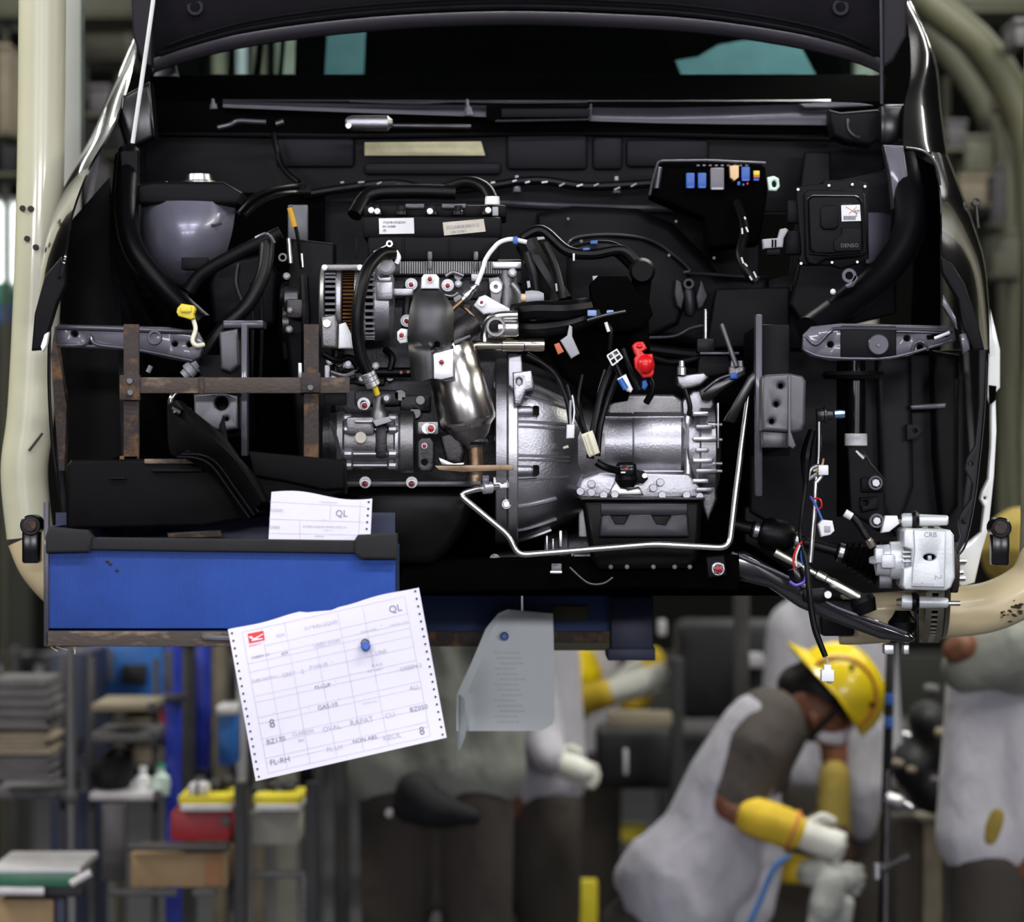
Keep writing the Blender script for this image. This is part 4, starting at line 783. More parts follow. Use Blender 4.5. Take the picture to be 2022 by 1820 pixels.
# ================================================================== electrical parts in the bay
fb = thing('fuse_box', 'black fuse box with blue, grey and tan relays on the bulkhead', 'fuse box', (1400, 400, .62))
M().poly([(1285, 385), (1288, 365), (1300, 322), (1320, 316), (1500, 320), (1512, 330), (1516, 380), (1500, 480), (1400, 490), (1392, 430), (1330, 405)], .60, .74, 8).obj('housing', 'void_black', fb)
M().tube(bend([(1283, 385, .585), (1288, 360, .585), (1300, 318, .585), (1400, 317, .585), (1512, 322, .585)], 8), 2.6, 8, 1).obj('lid_rim', 'bracket_grey', fb)
M().rod((1303, 330, .59), (1297, 372, .59), 6).obj('latch', 'dark_steel', fb)
for x0, y0, x1, y1, m_ in ((1355, 341, 1372, 371, 'blue_plastic'), (1378, 341, 1395, 371, 'blue_plastic'), (1403, 331, 1430, 374, 'fuse_grey'), (1464, 329, 1481, 357, 'blue_plastic')):
    r = M().box(x0, y0, x1, y1, .575, .61, 2).obj('relay', m_, fb); M().box(x0+2, y1-4, x1-2, y1, .573, .576).obj('relay_edge', 'grey_plastic' if m_ == 'fuse_grey' else m_, r)
M().poly([(1441, 327), (1459, 326), (1459, 350), (1450, 357), (1442, 350)], .572, .60, 2).obj('relay', 'tan_plastic', fb)
for x0, y0, x1, y1, m_ in ((1488, 337, 1500, 346, 'yellow_plastic'), (1488, 346, 1500, 351, 'orange_plastic'), (1488, 352, 1499, 357, 'blue_plastic'), (1456, 358, 1462, 366, 'blue_plastic'), (1474, 360, 1478, 365, 'red_plastic'), (1466, 362, 1470, 367, 'blue_plastic')): M().box(x0, y0, x1, y1, .578, .60, 1).obj('fuse', m_, fb)
for i in range(9): M().box(1375+i*12, 325, 1382+i*12, 329, .59, .60, 1).obj('terminal', 'dark_steel', fb)
M().poly([(1515, 350), (1528, 347), (1538, 352), (1540, 368), (1533, 377), (1518, 376)], .575, .59, 3, holes=[(1529, 363, 5, 7)]).obj('mounting_ear', 'pale_green', fb, label='pale green mounting ear')
ecu = thing('engine_control_unit', 'black finned control unit with white barcode label, screwed to the apron', 'control unit', (1650, 530, .34))
M().poly([(1572, 368), (1625, 362), (1628, 354), (1690, 356), (1712, 362), (1714, 372), (1716, 510), (1700, 520), (1660, 530), (1640, 524), (1580, 524), (1576, 510), (1582, 500)], .34, .36, 3).obj('base_plate', 'bay_paint', ecu)
M().poly([(1588, 382), (1596, 374), (1700, 376), (1708, 384), (1714, 500), (1700, 506), (1630, 512), (1612, 524), (1596, 520), (1590, 505)], .315, .345, 4).obj('case', 'black_plastic', ecu)
M().poly([(1596, 396), (1604, 388), (1690, 388), (1698, 396), (1704, 492), (1698, 500), (1610, 500), (1600, 492)], .302, .32, 3).obj('lid', 'bay_paint', ecu)
M().tube(bend([(1596, 500, .303), (1594, 392, .303), (1604, 386, .303), (1692, 387, .303), (1702, 398, .303), (1706, 496, .303), (1640, 503, .303), (1596, 500, .303)], 8), 2.2, 8, 1).obj('lid_gasket', 'black_gloss', ecu)
M().poly([(1620, 412), (1626, 405), (1648, 405), (1655, 412), (1656, 446), (1649, 453), (1627, 453), (1620, 446)], .294, .306, 3).obj('raised_pad', 'black_plastic', ecu)
M().poly([(1646, 476), (1662, 462), (1662, 450), (1700, 450), (1702, 495), (1648, 496)], .296, .306, 2).obj('raised_pad', 'black_plastic', ecu)
M().poly([(1661, 405), (1698, 404), (1700, 436), (1662, 437)], .2985, .3025).obj('barcode_label', 'white_plastic', ecu)
q = M(); fe = lambda u, v: p(1662, 406, .2978)+Vector((u, 0, v))
text_on(q, '89661-BZ', fe, .001, .0022, .0045); text_on(q, 'AM', fe, .022, -.013, .008); text_on(q, '2', fe, .025, -.02, .008)
for i in range(11): q.box(1666+i*2.2, 426, 1667.1+i*2.2, 434, .2975, .2982)
q.obj('label_print', 'ink_dark', ecu)
q = M(); q.rod((1670, 408, .2975), (1694, 422, .2975), .45); q.rod((1676, 422, .2975), (1692, 408, .2975), .45); q.obj('label_stroke', 'orange_plastic', ecu)
q = M(); text_on(q, 'DENSO', lambda u, v: p(1660, 488, .2952)+Vector((u, 0, v)), 0, 0, .010); q.obj('cast_lettering', 'bracket_grey', ecu)
for x, y in ((1576, 374), (1637, 366), (1683, 364), (1708, 368), (1582, 520), (1643, 518), (1693, 517)): M().cy(x, y, 3, .332, .342, 8).obj('screw', 'steel', ecu)
M().box(1555, 395, 1588, 440, .36, .40, 3).obj('bracket', 'bay_paint', ecu); M().box(1550, 455, 1590, 502, .36, .40, 3).obj('bracket', 'bay_paint', ecu)
cn = thing('grey_wire_plug', 'pale grey plug clipped beside the black control unit', 'plug', (1528, 492, .34))
q = M(); q.poly([(1506, 472), (1536, 470), (1541, 452), (1552, 450), (1557, 454), (1548, 470), (1546, 488), (1508, 491)], .33, .36, 3); q.obj('shell', 'grey_plastic', cn)
for x in (1524, 1530): M().box(x, 473, x+3, 488, .327, .332).obj('slot', 'void_black', cn)
M().box(1514, 490, 1542, 504, .335, .36, 3).obj('collar', 'bay_paint', cn)
gr = thing('earth_terminal', 'grey eyelet cable terminal beside the dark curved rail', 'terminal', (1672, 560, .33))
M().ring(1677, 544, 15, 8, .325, .34).obj('eyelet', 'bracket_grey', gr); M().poly([(1688, 540), (1697, 548), (1686, 566), (1672, 570), (1668, 562), (1680, 556)], .325, .338, 2).obj('crimp', 'bracket_grey', gr)
M().tube([(1672, 566, .33), (1650, 585, .335), (1625, 615, .34)], 7, 8).obj('cable', 'rubber', gr)
tag(M().ell((1645, 576, .315), 6, 6, .006).obj('white_clip', 'white_plastic'), 'small white round clip on the dark curved rail', 'clip')
for (x, y), lab in (((788, 374), 'grey harness clip on the bulkhead above the engine cover'), ((1021, 366), 'grey harness clip on the bulkhead just past the breather hose clamp'), ((1218, 368), 'grey harness clip on the bulkhead beside the fuse box')):
    t = thing('harness_clip', lab, 'clip', (x, y+14, .82)); M().poly([(x-7, y-2), (x-3, y-12), (x+3, y-12), (x+7, y-2), (x+9, y+14), (x-9, y+14)], .80, .83, 3).obj('clip', 'bracket_grey', t); M().box(x-4, y-20, x+3, y-12, .80, .82, 1).obj('peg', 'grey_plastic', t)
# long harness along the bulkhead
wh = thing('bulkhead_harness', 'taped black wiring loom with white flecks along the bulkhead', 'wiring', (1000, 385, .8))
M().tube([(600, 385, .82), (680, 372, .81), (780, 362, .80), (860, 376, .80), (960, 368, .80), (1060, 356, .80), (1160, 368, .80), (1290, 362, .80)], 9, 10).obj('loom', 'rubber', wh)
for i in range(18):
    x = 680+i*33+random.uniform(-8, 8); y = 366+5*math.sin(x/60)+random.uniform(-4, 4); a = random.uniform(-.5, .5)
    M().rod((x, y, .788), (x+random.uniform(6, 13), y-random.uniform(1, 6), .788), 1.8).obj('tape_fleck', random.choice(['white_plastic', 'grey_plastic', 'grey_plastic']), wh)
# harness in front of the engine, right of the head
hn = thing('engine_harness', 'tangled black wiring loom and hoses hanging between engine and gearbox', 'wiring', (1160, 800, .3))
def hz(pts, r, name='loom_branch', m_='rubber', n=6): return M().tube(pts, r, 10, n).obj(name, m_, hn)
hz([(1040, 480, .34), (1060, 520, .33), (1085, 560, .32), (1110, 600, .30)], 24, 'main_loom')
hz([(1030, 470, .36), (1070, 455, .36), (1120, 495, .34), (1170, 502, .33), (1230, 495, .33), (1265, 530, .33)], 11)
hz([(1130, 498, .35), (1180, 488, .35), (1220, 495, .35), (1262, 535, .35)], 14)
M().lat((1268, 535, .36), (1268, 535, .30), [(0, 26), (.8, 26), (1, 20)], 24).obj('round_cap', 'black_plastic', hn)
hz([(1268, 545, .34), (1262, 600, .32), (1262, 650, .31), (1264, 690, .28)], 20, 'loom_branch', 'void_black')
hz([(1015, 618, .26), (1060, 612, .24), (1110, 612, .24), (1160, 606, .27)], 19, 'air_hose', 'rubber')
hz([(1018, 645, .27), (1060, 648, .26), (1120, 640, .26), (1180, 620, .28)], 17, 'air_hose', 'rubber')
M().lat((1013, 628, .24), (1024, 628, .24), [(0, 20), (.2, 24), (.8, 24), (1, 21)], 20).obj('hose_end', 'black_plastic', hn)
M().poly([(1165, 560), (1180, 545), (1240, 545), (1262, 580), (1280, 590), (1290, 620), (1270, 650), (1200, 660), (1170, 640)], .27, .38, 10).obj('connector_block', 'void_black', hn)
M().poly([(1090, 640), (1180, 630), (1250, 660), (1260, 720), (1240, 790), (1180, 800), (1110, 740), (1080, 690)], .32, .42, 14).obj('loom_bundle', 'void_black', hn)
hz([(1040, 500, .30), (1052, 540, .29), (1058, 575, .29)], 9); hz([(1075, 480, .30), (1098, 530, .29), (1112, 590, .28)], 8)
hz([(1040, 700, .28), (1075, 720, .28), (1100, 745, .28), (1120, 790, .26), (1128, 840, .25)], 6)
hz([(1120, 760, .26), (1130, 800, .25), (1142, 830, .24), (1152, 852, .22)], 5); hz([(1150, 740, .26), (1142, 790, .25), (1150, 830, .23), (1158, 855, .22)], 4)
hz([(1210, 720, .26), (1190, 770, .25), (1176, 830, .23), (1168, 880, .22), (1165, 905, .22)], 8); hz([(1225, 730, .26), (1200, 790, .25), (1186, 840, .23), (1180, 900, .22)], 6); hz([(1195, 730, .27), (1183, 770, .26), (1180, 800, .25)], 3, 'thin_wire', 'bracket_grey')
hz([(1160, 632, .24), (1195, 622, .235), (1235, 614, .24)], 3.5, 'cable_tie', 'dark_steel')
hz([(1200, 640, .24), (1206, 655, .235), (1204, 690, .24)], 5); hz([(1230, 690, .25), (1240, 720, .24), (1262, 770, .24)], 6); hz([(1280, 745, .26), (1288, 770, .26), (1276, 795, .27)], 7)
hz([(1335, 715, .36), (1350, 760, .34), (1362, 800, .33), (1360, 820, .33)], 5)
hz([(1275, 700, .33), (1330, 715, .35), (1400, 700, .37)], 6)
for x, y in ((1170, 478), (1155, 492)): M().box(x-4, y-3, x+10, y+4, .325, .335, 1).obj('blue_tape', 'blue_plastic', hn)
M().box(1131, 500, 1135, 515, .318, .33, 1).obj('white_tie', 'white_plastic', hn)
M().box(1160, 612, 1178, 624, .235, .25, 2).obj('blue_tape', mat('pale_blue', (.25, .38, .70), .5), hn)
M().box(1198, 612, 1212, 622, .235, .25, 2).obj('blue_tape', 'pale_blue', hn)
M().rod((1196, 636, .225), (1202, 655, .225), 3.5).obj('white_tie', 'white_plastic', hn)
for x, y, dx, dy in ((1060, 468, 14, 4), (1096, 560, 4, 14), (1040, 555, 6, 12), (1170, 545, 10, 12)): M().poly([(x, y), (x+dx, y-1), (x+dx+2, y+dy), (x+2, y+dy+2)], .28, .29, 1).obj('tape_fleck', 'grey_plastic', hn)
def plug(name, label, pts, Y0, Y1, m_, extra=(), loc=None):
    c = thing(name, label, 'plug', (pts[0][0], max(q[1] for q in pts), Y0)); M().poly(pts, Y0, Y1, 3).obj('shell', m_, c)
    for nm, f, mm in extra: f(M()).obj(nm, mm, c)
    return c
plug('red_terminal_cover', 'bright red rubber battery terminal cover hanging in the harness', [(1248, 682), (1256, 675), (1270, 674), (1273, 680), (1278, 688), (1268, 694), (1274, 700), (1288, 698), (1290, 706), (1292, 736), (1288, 744), (1270, 746), (1262, 735), (1254, 726), (1252, 708), (1256, 702), (1252, 696)], .20, .235, 'red_plastic',
     [('upper_boot', lambda m: m.ell((1262, 684, .215), 13, 10, .018), 'red_plastic'), ('lower_boot', lambda m: m.ell((1274, 720, .21), 19, 22, .024), 'red_plastic')])
plug('white_grid_plug', 'black plug with a white grid face, hanging beside the red cover', [(1197, 700), (1218, 688), (1230, 706), (1212, 722)], .21, .24, 'black_gloss', [('white_rib', lambda m, a=a: m.rod(a[0], a[1], 1.8), 'white_plastic') for a in
     (((1199, 702, .207), (1218, 690, .207)), ((1204, 711, .207), (1224, 698, .207)), ((1210, 721, .207), (1229, 706, .207)), ((1199, 702, .207), (1210, 722, .207)), ((1208, 696, .207), (1220, 716, .207)), ((1217, 689, .207), (1229, 706, .207)))])
plug('grey_long_plug', 'long grey plug with brown insert tucked below the black hose', [(1106, 672), (1120, 662), (1124, 641), (1130, 645), (1130, 664), (1145, 698), (1128, 708)], .22, .25, 'grey_plastic', [('brown_insert', lambda m: m.poly([(1094, 680), (1104, 676), (1114, 694), (1102, 700)], .225, .25, 1), 'orange_plastic')])
plug('clear_blue_plug', 'glassy pale plug with blue seal hanging below the white grid plug', [(1218, 748), (1236, 738), (1250, 768), (1246, 775), (1238, 772), (1230, 764)], .22, .25, 'white_zinc', [('blue_seal', lambda m: m.rod((1224, 748, .215), (1236, 768, .215), 6), 'tub_blue'), ('wire_tail', lambda m: m.tube([(1228, 746, .23), (1220, 728, .23), (1214, 715, .23)], 7), 'rubber')])
plug('blue_ring_plug', 'small blue ring plug just under the red terminal cover', [(1268, 752), (1276, 748), (1280, 760), (1274, 770), (1267, 766)], .235, .26, 'tub_blue', [('wire_tail', lambda m: m.tube([(1284, 745, .25), (1290, 756, .25), (1290, 765, .25)], 3), 'rubber')])
plug('cream_plug', 'cream two-row plug dangling in front of the gearbox', [(1147, 858), (1170, 849), (1175, 862), (1185, 894), (1164, 903), (1160, 896)], .19, .22, 'cream_plastic', [('groove', lambda m: m.rod((1160, 856, .187), (1174, 898, .187), 1.2), 'tan_label'), ('rib', lambda m: m.rod((1154, 860, .188), (1168, 898, .188), 2), 'cream_plastic')])
plug('white_small_plug', 'small white plug hanging beside the cream plug', [(1119, 838), (1135, 838), (1134, 865), (1118, 866)], .215, .235, 'white_plastic', [('wire_tail', lambda m: m.tube([(1127, 838, .225), (1126, 815, .225), (1127, 790, .225)], 2.5), 'grey_plastic'), ('wire_tail', lambda m: m.tube([(1131, 838, .225), (1134, 810, .23), (1130, 780, .23)], 1.8), 'white_plastic')])
plug('tan_fixing_tab', 'short tan tab beside the small white plug on the bell housing', [(1111, 882), (1122, 878), (1124, 884), (1113, 887)], .24, .255, 'cream_plastic')
# harness right of the bulge, going to the control unit
rh = thing('apron_harness', 'black loom with white flecks hanging between bulkhead and control unit', 'wiring', (1475, 560, .45))
M().tube([(1455, 400, .58), (1470, 450, .52), (1462, 500, .48), (1475, 535, .46), (1492, 556, .46)], 9, 10).obj('loom', 'rubber', rh)
for x, y, dx, dy in ((1465, 450, 1, 12), (1473, 448, 4, 10), (1464, 508, 4, 12), (1470, 520, 6, 6), (1480, 545, 5, 8), (1488, 536, 6, 12), (1470, 428, 2, 5)): M().rod((x, y, .45), (x+dx, y+dy, .45), 1.8).obj('tape_fleck', 'white_plastic', rh)
# left side: hoses, yellow plug, horn, rust frame behind
lh = thing('heater_hose_pair', 'pair of thin black pipes curving up beside the pale strut tower', 'pipe', (480, 420, .5))
M().tube([(470, 420, .52), (500, 390, .54), (540, 374, .58), (600, 366, .66)], 6, 10).obj('pipe', 'black_gloss', lh); M().tube([(485, 424, .52), (512, 400, .54), (552, 384, .58), (610, 380, .66)], 6, 10).obj('pipe', 'black_gloss', lh)
M().tube([(398, 440, .49), (420, 445, .48), (438, 440, .48)], 3, 8).obj('bracket', 'bracket_grey', lh)
bh = thing('radiator_hose', 'long black hose slanting from the engine down to the rusty frame', 'hose', (390, 730, .2))
M().tube([(528, 480, .26), (520, 540, .24), (490, 600, .22), (440, 650, .20), (400, 705, .20), (388, 725, .20)], 15, 14).obj('hose', 'rubber', bh)
M().tube([(555, 460, .34), (470, 500, .34), (400, 540, .34), (372, 575, .34)], 14, 12).obj('upper_hose', 'black_plastic', bh)
M().tube([(505, 470, .25), (528, 462, .24), (542, 480, .24)], 4, 8).obj('hose_clip', 'bracket_grey', bh)
M().lat((392, 715, .20), (362, 742, .20), [(0, 13), (.1, 17), (.3, 17), (.35, 13), (.5, 16), (.7, 16), (.75, 11), (1, 10)], 14).obj('hose_crimp', 'grey_plastic', bh)
M().box(358, 508, 410, 532, .40, .44, 2).obj('bracket', 'black_plastic', bh)
yp = plug('yellow_plug', 'yellow plug with a white lead on the headlamp panel behind the rusty frame', [(350, 608), (358, 599), (382, 603), (386, 610), (382, 620), (384, 628), (376, 631), (352, 624), (348, 616)], .04, .07, 'yellow_plastic', [('white_lead', lambda m: m.tube([(382, 632, .05), (386, 650, .045), (380, 672, .04), (388, 682, .04), (402, 680, .05)], 4.5), 'cream_plastic'), ('latch', lambda m: m.box(356, 606, 378, 616, .034, .045, 2), 'yellow_plastic')])
hn2 = thing('horn_pipe', 'short shiny bent pipe end beside the crash box over the air duct', 'pipe', (340, 800, .16))
M().tube([(352, 772, .17), (340, 785, .16), (338, 800, .16)], 7, 12).obj('pipe', 'pipe_silver', hn2); M().rod((292, 735, .14), (298, 722, .14), 5).obj('stud', 'grey_plastic', hn2); M().box(366, 805, 378, 818, .2, .22, 2).obj('blue_tag', 'blue_plastic', hn2)
# ================================================================== suspension and brake, right
ss = thing('suspension_strut', 'black suspension strut with white tag and two large bolts', 'strut', (1715, 1050, .35))
SY = .36
M().lat((1692, 640, SY), (1690, 870, SY), [(0, 20), (1, 20)], 24).obj('tube', 'black_gloss', ss)
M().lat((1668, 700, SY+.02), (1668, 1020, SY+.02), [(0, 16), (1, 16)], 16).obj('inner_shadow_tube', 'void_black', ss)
M().lat((1687, 734, SY), (1687, 748, SY), [(0, 60), (.5, 64), (1, 58)], 28).obj('spring_seat', 'black_plastic', ss)
M().lat((1690, 856, SY), (1690, 880, SY), [(0, 21.5), (.05, 22.5), (.95, 22.5), (1, 21.5)], 24).obj('white_tag', 'white_plastic', ss)
q = M(); text_on(q, '48520-BZ', lambda u, v: p(1671, 866, SY-.025)+Vector((u, 0, v)), 0, 0, .0065); q.obj('tag_print', 'ink_faint', ss)
M().poly([(1672, 882), (1702, 882), (1722, 915), (1748, 945), (1750, 1040), (1738, 1050), (1712, 1030), (1690, 1024), (1678, 1010)], .325, .40, 6).obj('clamp_bracket', 'bay_paint', ss)
M().box(1700, 942, 1745, 972, .315, .34, 4).obj('clamp_pad', 'black_plastic', ss)
M().poly([(1698, 982), (1735, 980), (1736, 1005), (1700, 1012)], .312, .34, 4, holes=[(1708, 993, 5)]).obj('clamp_pad', 'bay_paint', ss)
for x, y in ((1729, 953), (1731, 1028)): M().ring(x, y, 15, 8, .300, .325).obj('bolt_collar', 'bracket_grey', ss); M().hexb(x, y, 9, .303, .008).obj('bolt', 'steel', ss)
M().lat((1690, 890, .33), (1705, 905, .33), [(0, 6), (1, 8)], 10).obj('brake_pipe_clip', 'bracket_grey', ss)
sl_ = thing('stabiliser_link', 'slim steel stabiliser link with ball ends beside the strut', 'link', (1610, 1200, .28))
M().tube([(1617, 830, .30), (1616, 900, .29), (1611, 950, .28), (1608, 1010, .28), (1600, 1110, .28)], 5.5, 12).obj('rod', 'pipe_silver', sl_)
M().lat((1612, 820, .30), (1644, 818, .30), [(0, 12), (.1, 14), (.45, 14), (.5, 18), (.6, 18), (.65, 12), (1, 10)], 18).obj('ball_joint', 'dark_steel', sl_)
M().lat((1648, 818, .30), (1668, 817, .30), [(0, 8), (.5, 9), (1, 7)], 8).obj('blue_nut', mat('nut_blue', (.25, .42, .62), .3, .8), sl_)
M().tube([(1612, 935, .275), (1596, 945, .275), (1602, 925, .275), (1618, 920, .275), (1622, 938, .275), (1612, 952, .275)], 4, 8).obj('fork', 'zinc', sl_)
ww = thing('wheel_sensor_lead', 'black sensor lead hanging down past the stabiliser link to a white plug', 'cable', (1635, 1350, .22))
M().tube([(1604, 850, .26), (1592, 900, .25), (1590, 960, .25), (1584, 1010, .24), (1580, 1060, .24), (1592, 1110, .23), (1597, 1160, .22), (1603, 1210, .22), (1612, 1250, .22), (1630, 1296, .22)], 5.5, 10, 6, rr=[8, 12, 5, 4, 4, 5, 6, 6.5, 6.5, 5.5]).obj('lead', 'rubber', ww)
M().tube([(1630, 1296, .22), (1634, 1306, .22), (1635, 1316, .22)], 2.2, 8).obj('wires', 'grey_plastic', ww)
M().box(1622, 1322, 1648, 1346, .205, .235, 3).obj('plug', 'white_plastic', ww); M().box(1627, 1312, 1642, 1326, .21, .232, 2).obj('plug_latch', 'white_plastic', ww); M().box(1634, 1341, 1644, 1350, .21, .23, 2).obj('plug_tongue', 'grey_plastic', ww)
wp2 = thing('white_sensor_plug', 'white square plug on coloured wires beside the stabiliser link', 'plug', (1633, 1060, .24))
M().poly([(1616, 1036), (1624, 1026), (1644, 1028), (1648, 1048), (1640, 1056), (1622, 1060)], .22, .25, 3).obj('shell', 'white_plastic', wp2)
M().box(1628, 1038, 1640, 1050, .217, .225, 1).obj('socket', 'grey_plastic', wp2)
M().tube([(1600, 980, .25), (1612, 1000, .24), (1624, 1028, .235)], 2.4, 8).obj('blue_wire', 'blue_plastic', wp2); M().tube([(1600, 985, .25), (1618, 985, .24), (1622, 1000, .24), (1610, 1008, .245)], 1.8, 8).obj('red_wire', 'red_plastic', wp2); M().tube([(1606, 930, .25), (1622, 920, .25), (1626, 905, .25)], 2.2, 8).obj('orange_wire', 'tan_plastic', wp2)
M().box(1616, 918, 1636, 938, .24, .255, 2).obj('clip', 'white_zinc', wp2)
pr = thing('round_sensor_plug', 'round black plug with a purple rim on red and white wires', 'plug', (1574, 1155, .24))
M().lat((1570, 1122, .24), (1578, 1150, .24), [(0, 14), (.6, 17), (1, 15)], 18).obj('shell', 'black_gloss', pr)
M().tube([(1560, 1148, .225), (1572, 1155, .22), (1588, 1148, .225), (1590, 1135, .235)], 3, 8).obj('purple_rim', 'purple_plastic', pr)
M().tube([(1568, 1122, .235), (1567, 1100, .235), (1576, 1078, .235), (1584, 1070, .235)], 2, 8).obj('red_wire', 'red_plastic', pr); M().tube([(1573, 1118, .232), (1572, 1098, .232), (1580, 1076, .232)], 1.8, 8).obj('white_wire', 'white_plastic', pr); M().tube([(1586, 1116, .235), (1582, 1098, .235), (1584, 1076, .235)], 1.8, 8).obj('blue_wire', 'blue_plastic', pr)
ds = thing('drive_shaft', 'black drive shaft with rubber boots and steel clamps to the hub', 'drive shaft', (1600, 1130, .40))
DY = .40
M().lat((1440, 1032, DY), (1740, 1112, DY), [(0, 13), (.14, 13), (.15, 17), (.2, 17), (.21, 26), (.25, 32), (.37, 33), (.41, 26), (.42, 16), (.48, 16), (.49, 11), (.7, 11), (.71, 17), (.76, 17)], 28).obj('shaft', 'rubber', ds)
for a, r in ((.178, 19), (.445, 18), (.735, 19)):
    b = M().lat((1440+300*(a-.018), 1032+80*(a-.018), DY), (1440+300*(a+.018), 1032+80*(a+.018), DY), [(0, r-1), (.1, r), (.9, r), (1, r-1)], 24).obj('clamp', 'steel', ds)
prof = [(0, 17)]
for i in range(6): prof += [(.08+i*.15, 24+i*4), (.15+i*.15, 18+i*4)]
prof += [(1, 46)]
M().lat((1664, 1092, DY), (1738, 1112, DY), prof, 30).obj('bellows', 'rubber', ds)
tr = thing('track_rod', 'bright threaded track rod slanting down to the wheel knuckle', 'rod', (1640, 1190, .33))
M().lat((1530, 1090, .34), (1720, 1192, .34), [(0, 9), (.35, 9), (.36, 7), (.42, 7), (.43, 11), (.52, 11), (.53, 9), (.58, 9), (.6, 11), (.93, 11), (.95, 8), (1, 8)], 12).obj('rod', mat('rod_steel', (.55, .56, .48), .3, 1), tr)
M().lat((1700, 1178, .34), (1712, 1210, .34), [(0, 22), (.3, 26), (1, 20)], 16).obj('rod_end', 'black_plastic', tr)
M().lat((1698, 1180, .335), (1722, 1184, .335), [(0, 10), (1, 12)], 6).obj('nut', 'dark_steel', tr)
M().cy(1635, 1174, 8, .30, .34, 12).obj('bolt', 'zinc', tr); M().box(1586, 1160, 1632, 1190, .31, .36, 6).obj('bush', 'rubber', tr)
ca = thing('control_arm', 'black pressed control arm reaching out to the lower ball joint', 'control arm', (1640, 1250, .38))
M().poly([(1440, 1092), (1470, 1088), (1560, 1138), (1640, 1190), (1720, 1222), (1796, 1248), (1808, 1262), (1795, 1270), (1740, 1262), (1640, 1225), (1580, 1200), (1520, 1160), (1440, 1140)], .34, .44, 8).obj('arm', 'car_paint', ca)
M().tube([(1445, 1092, .335), (1560, 1142, .335), (1640, 1194, .335), (1720, 1224, .335), (1790, 1250, .335)], 4, 8).obj('flange', 'bracket_grey', ca)
M().lat((1782, 1262, .38), (1782, 1205, .38), [(0, 22), (.12, 24), (.2, 18), (.3, 27), (.6, 29), (.8, 20), (1, 14)], 24).obj('ball_joint', 'rubber', ca)
M().lat((1782, 1268, .38), (1782, 1258, .38), [(0, 24), (1, 26)], 24).obj('joint_plate', 'dark_steel', ca)
for x0, x1 in ((1746, 1766), (1784, 1796)): M().box(x0, 1272, x1, 1292, .36, .40, 3).obj('joint_nut', 'zinc', ca)
bc = thing('brake_caliper', 'silver cast brake caliper with window, lettering and slide pins', 'brake caliper', (1820, 1200, .3))
sil = mat('caliper_silver', (.64, .67, .68), .40, .3, .08, 16, bump=.08, bscale=200)
M().poly([(1784, 1048), (1790, 1043), (1876, 1046), (1884, 1056), (1886, 1140), (1878, 1160), (1868, 1166), (1788, 1164), (1782, 1156), (1784, 1122), (1800, 1118), (1800, 1085), (1784, 1080)], .24, .36, 5, holes=[(1836, 1100, 13, 7)]).obj('bridge', sil.name, bc)
M().poly([(1804, 1046), (1868, 1048), (1866, 1160), (1800, 1158), (1802, 1120), (1806, 1086)], .232, .245, 3, holes=[(1836, 1100, 13, 7)]).obj('raised_face', sil.name, bc)
M().box(1822, 1092, 1850, 1108, .27, .29).obj('window_shade', 'void_black', bc); M().box(1832, 1096, 1840, 1106, .25, .28, 1).obj('window_tooth', sil.name, bc)
M().lat((1726, 1106, .30), (1800, 1106, .30), [(0, 12), (.05, 30), (.4, 32), (.42, 37), (.75, 38), (.8, 34), (1, 34)], 28).obj('cylinder', sil.name, bc)
for i in range(3): M().box(1782+i*0, 1088+i*9, 1800, 1092+i*9, .25, .27, 1).obj('fin', sil.name, bc)
M().box(1728, 1082, 1746, 1112, .262, .29, 4).obj('cylinder_pad', sil.name, bc); M().box(1740, 1094, 1768, 1122, .258, .29, 5).obj('cylinder_pad', sil.name, bc)
M().lat((1716, 1106, .27), (1730, 1106, .27), [(0, 6), (.5, 9), (1, 9)], 6).obj('bleed_bolt', 'zinc', bc)
for y in (1027, 1188): M().lat((1780, y, .31), (1872, y+(2 if y > 1100 else 0), .31), [(0, 12), (.05, 14), (.3, 14), (.32, 11), (.36, 11), (.4, 12), (.97, 10), (1, 8)], 18).obj('slide_pin', sil.name, bc); M().lat((1800, y, .31), (1814, y, .31), [(0, 18), (.5, 20), (1, 15)], 16).obj('pin_boot', 'rubber', bc); M().lat((1770, y, .31), (1784, y, .31), [(0, 6), (.5, 8), (1, 8)], 6).obj('pin_bolt', 'gold_pipe', bc)
M().lat((1872, 1191, .31), (1896, 1191, .31), [(0, 5), (1, 5)], 10).obj('pin_end', 'steel', bc)
M().poly([(1748, 1018), (1772, 1018), (1776, 1034), (1756, 1050), (1740, 1052)], .285, .31, 3).obj('carrier_lug', 'white_zinc', bc)
q = M(); fq = lambda u, v: p(1824, 1060, .2312)+Vector((u, 0, v))
text_on(q, 'CRB', fq, 0, 0, .013); text_on(q, 'akebono', fq, -.019, -.0895, .011); q.obj('cast_lettering', 'grey_plastic', bc)
q = M(); vs, fs = text_mesh('2', .019); q.add([p(1846, 1134, .2312)+Vector((v.y, 0, -v.x)) for v in vs], fs); q.obj('cast_number', 'grey_plastic', bc)
M().tube([(1676, 1015, .30), (1692, 1030, .30), (1708, 1055, .29), (1716, 1068, .29)], 7, 12).obj('brake_hose', 'rubber', bc); M().rod((1668, 1012, .30), (1682, 1020, .30), 8).obj('hose_cap', 'white_plastic', bc); M().lat((1712, 1062, .29), (1724, 1080, .29), [(0, 7), (.5, 9), (1, 8)], 8).obj('banjo_bolt', 'gold_pipe', bc)
M().box(1736, 1136, 1762, 1162, .29, .33, 2).obj('pad_backing', 'dark_steel', bc)
for y, L in ((1108, 1908), (1130, 1902), (1142, 1906)): M().lat((1884, y, .33), (L, y, .33), [(0, 7), (.4, 7), (.45, 5), (1, 4.5)], 8).obj('wheel_stud', 'steel', bc)
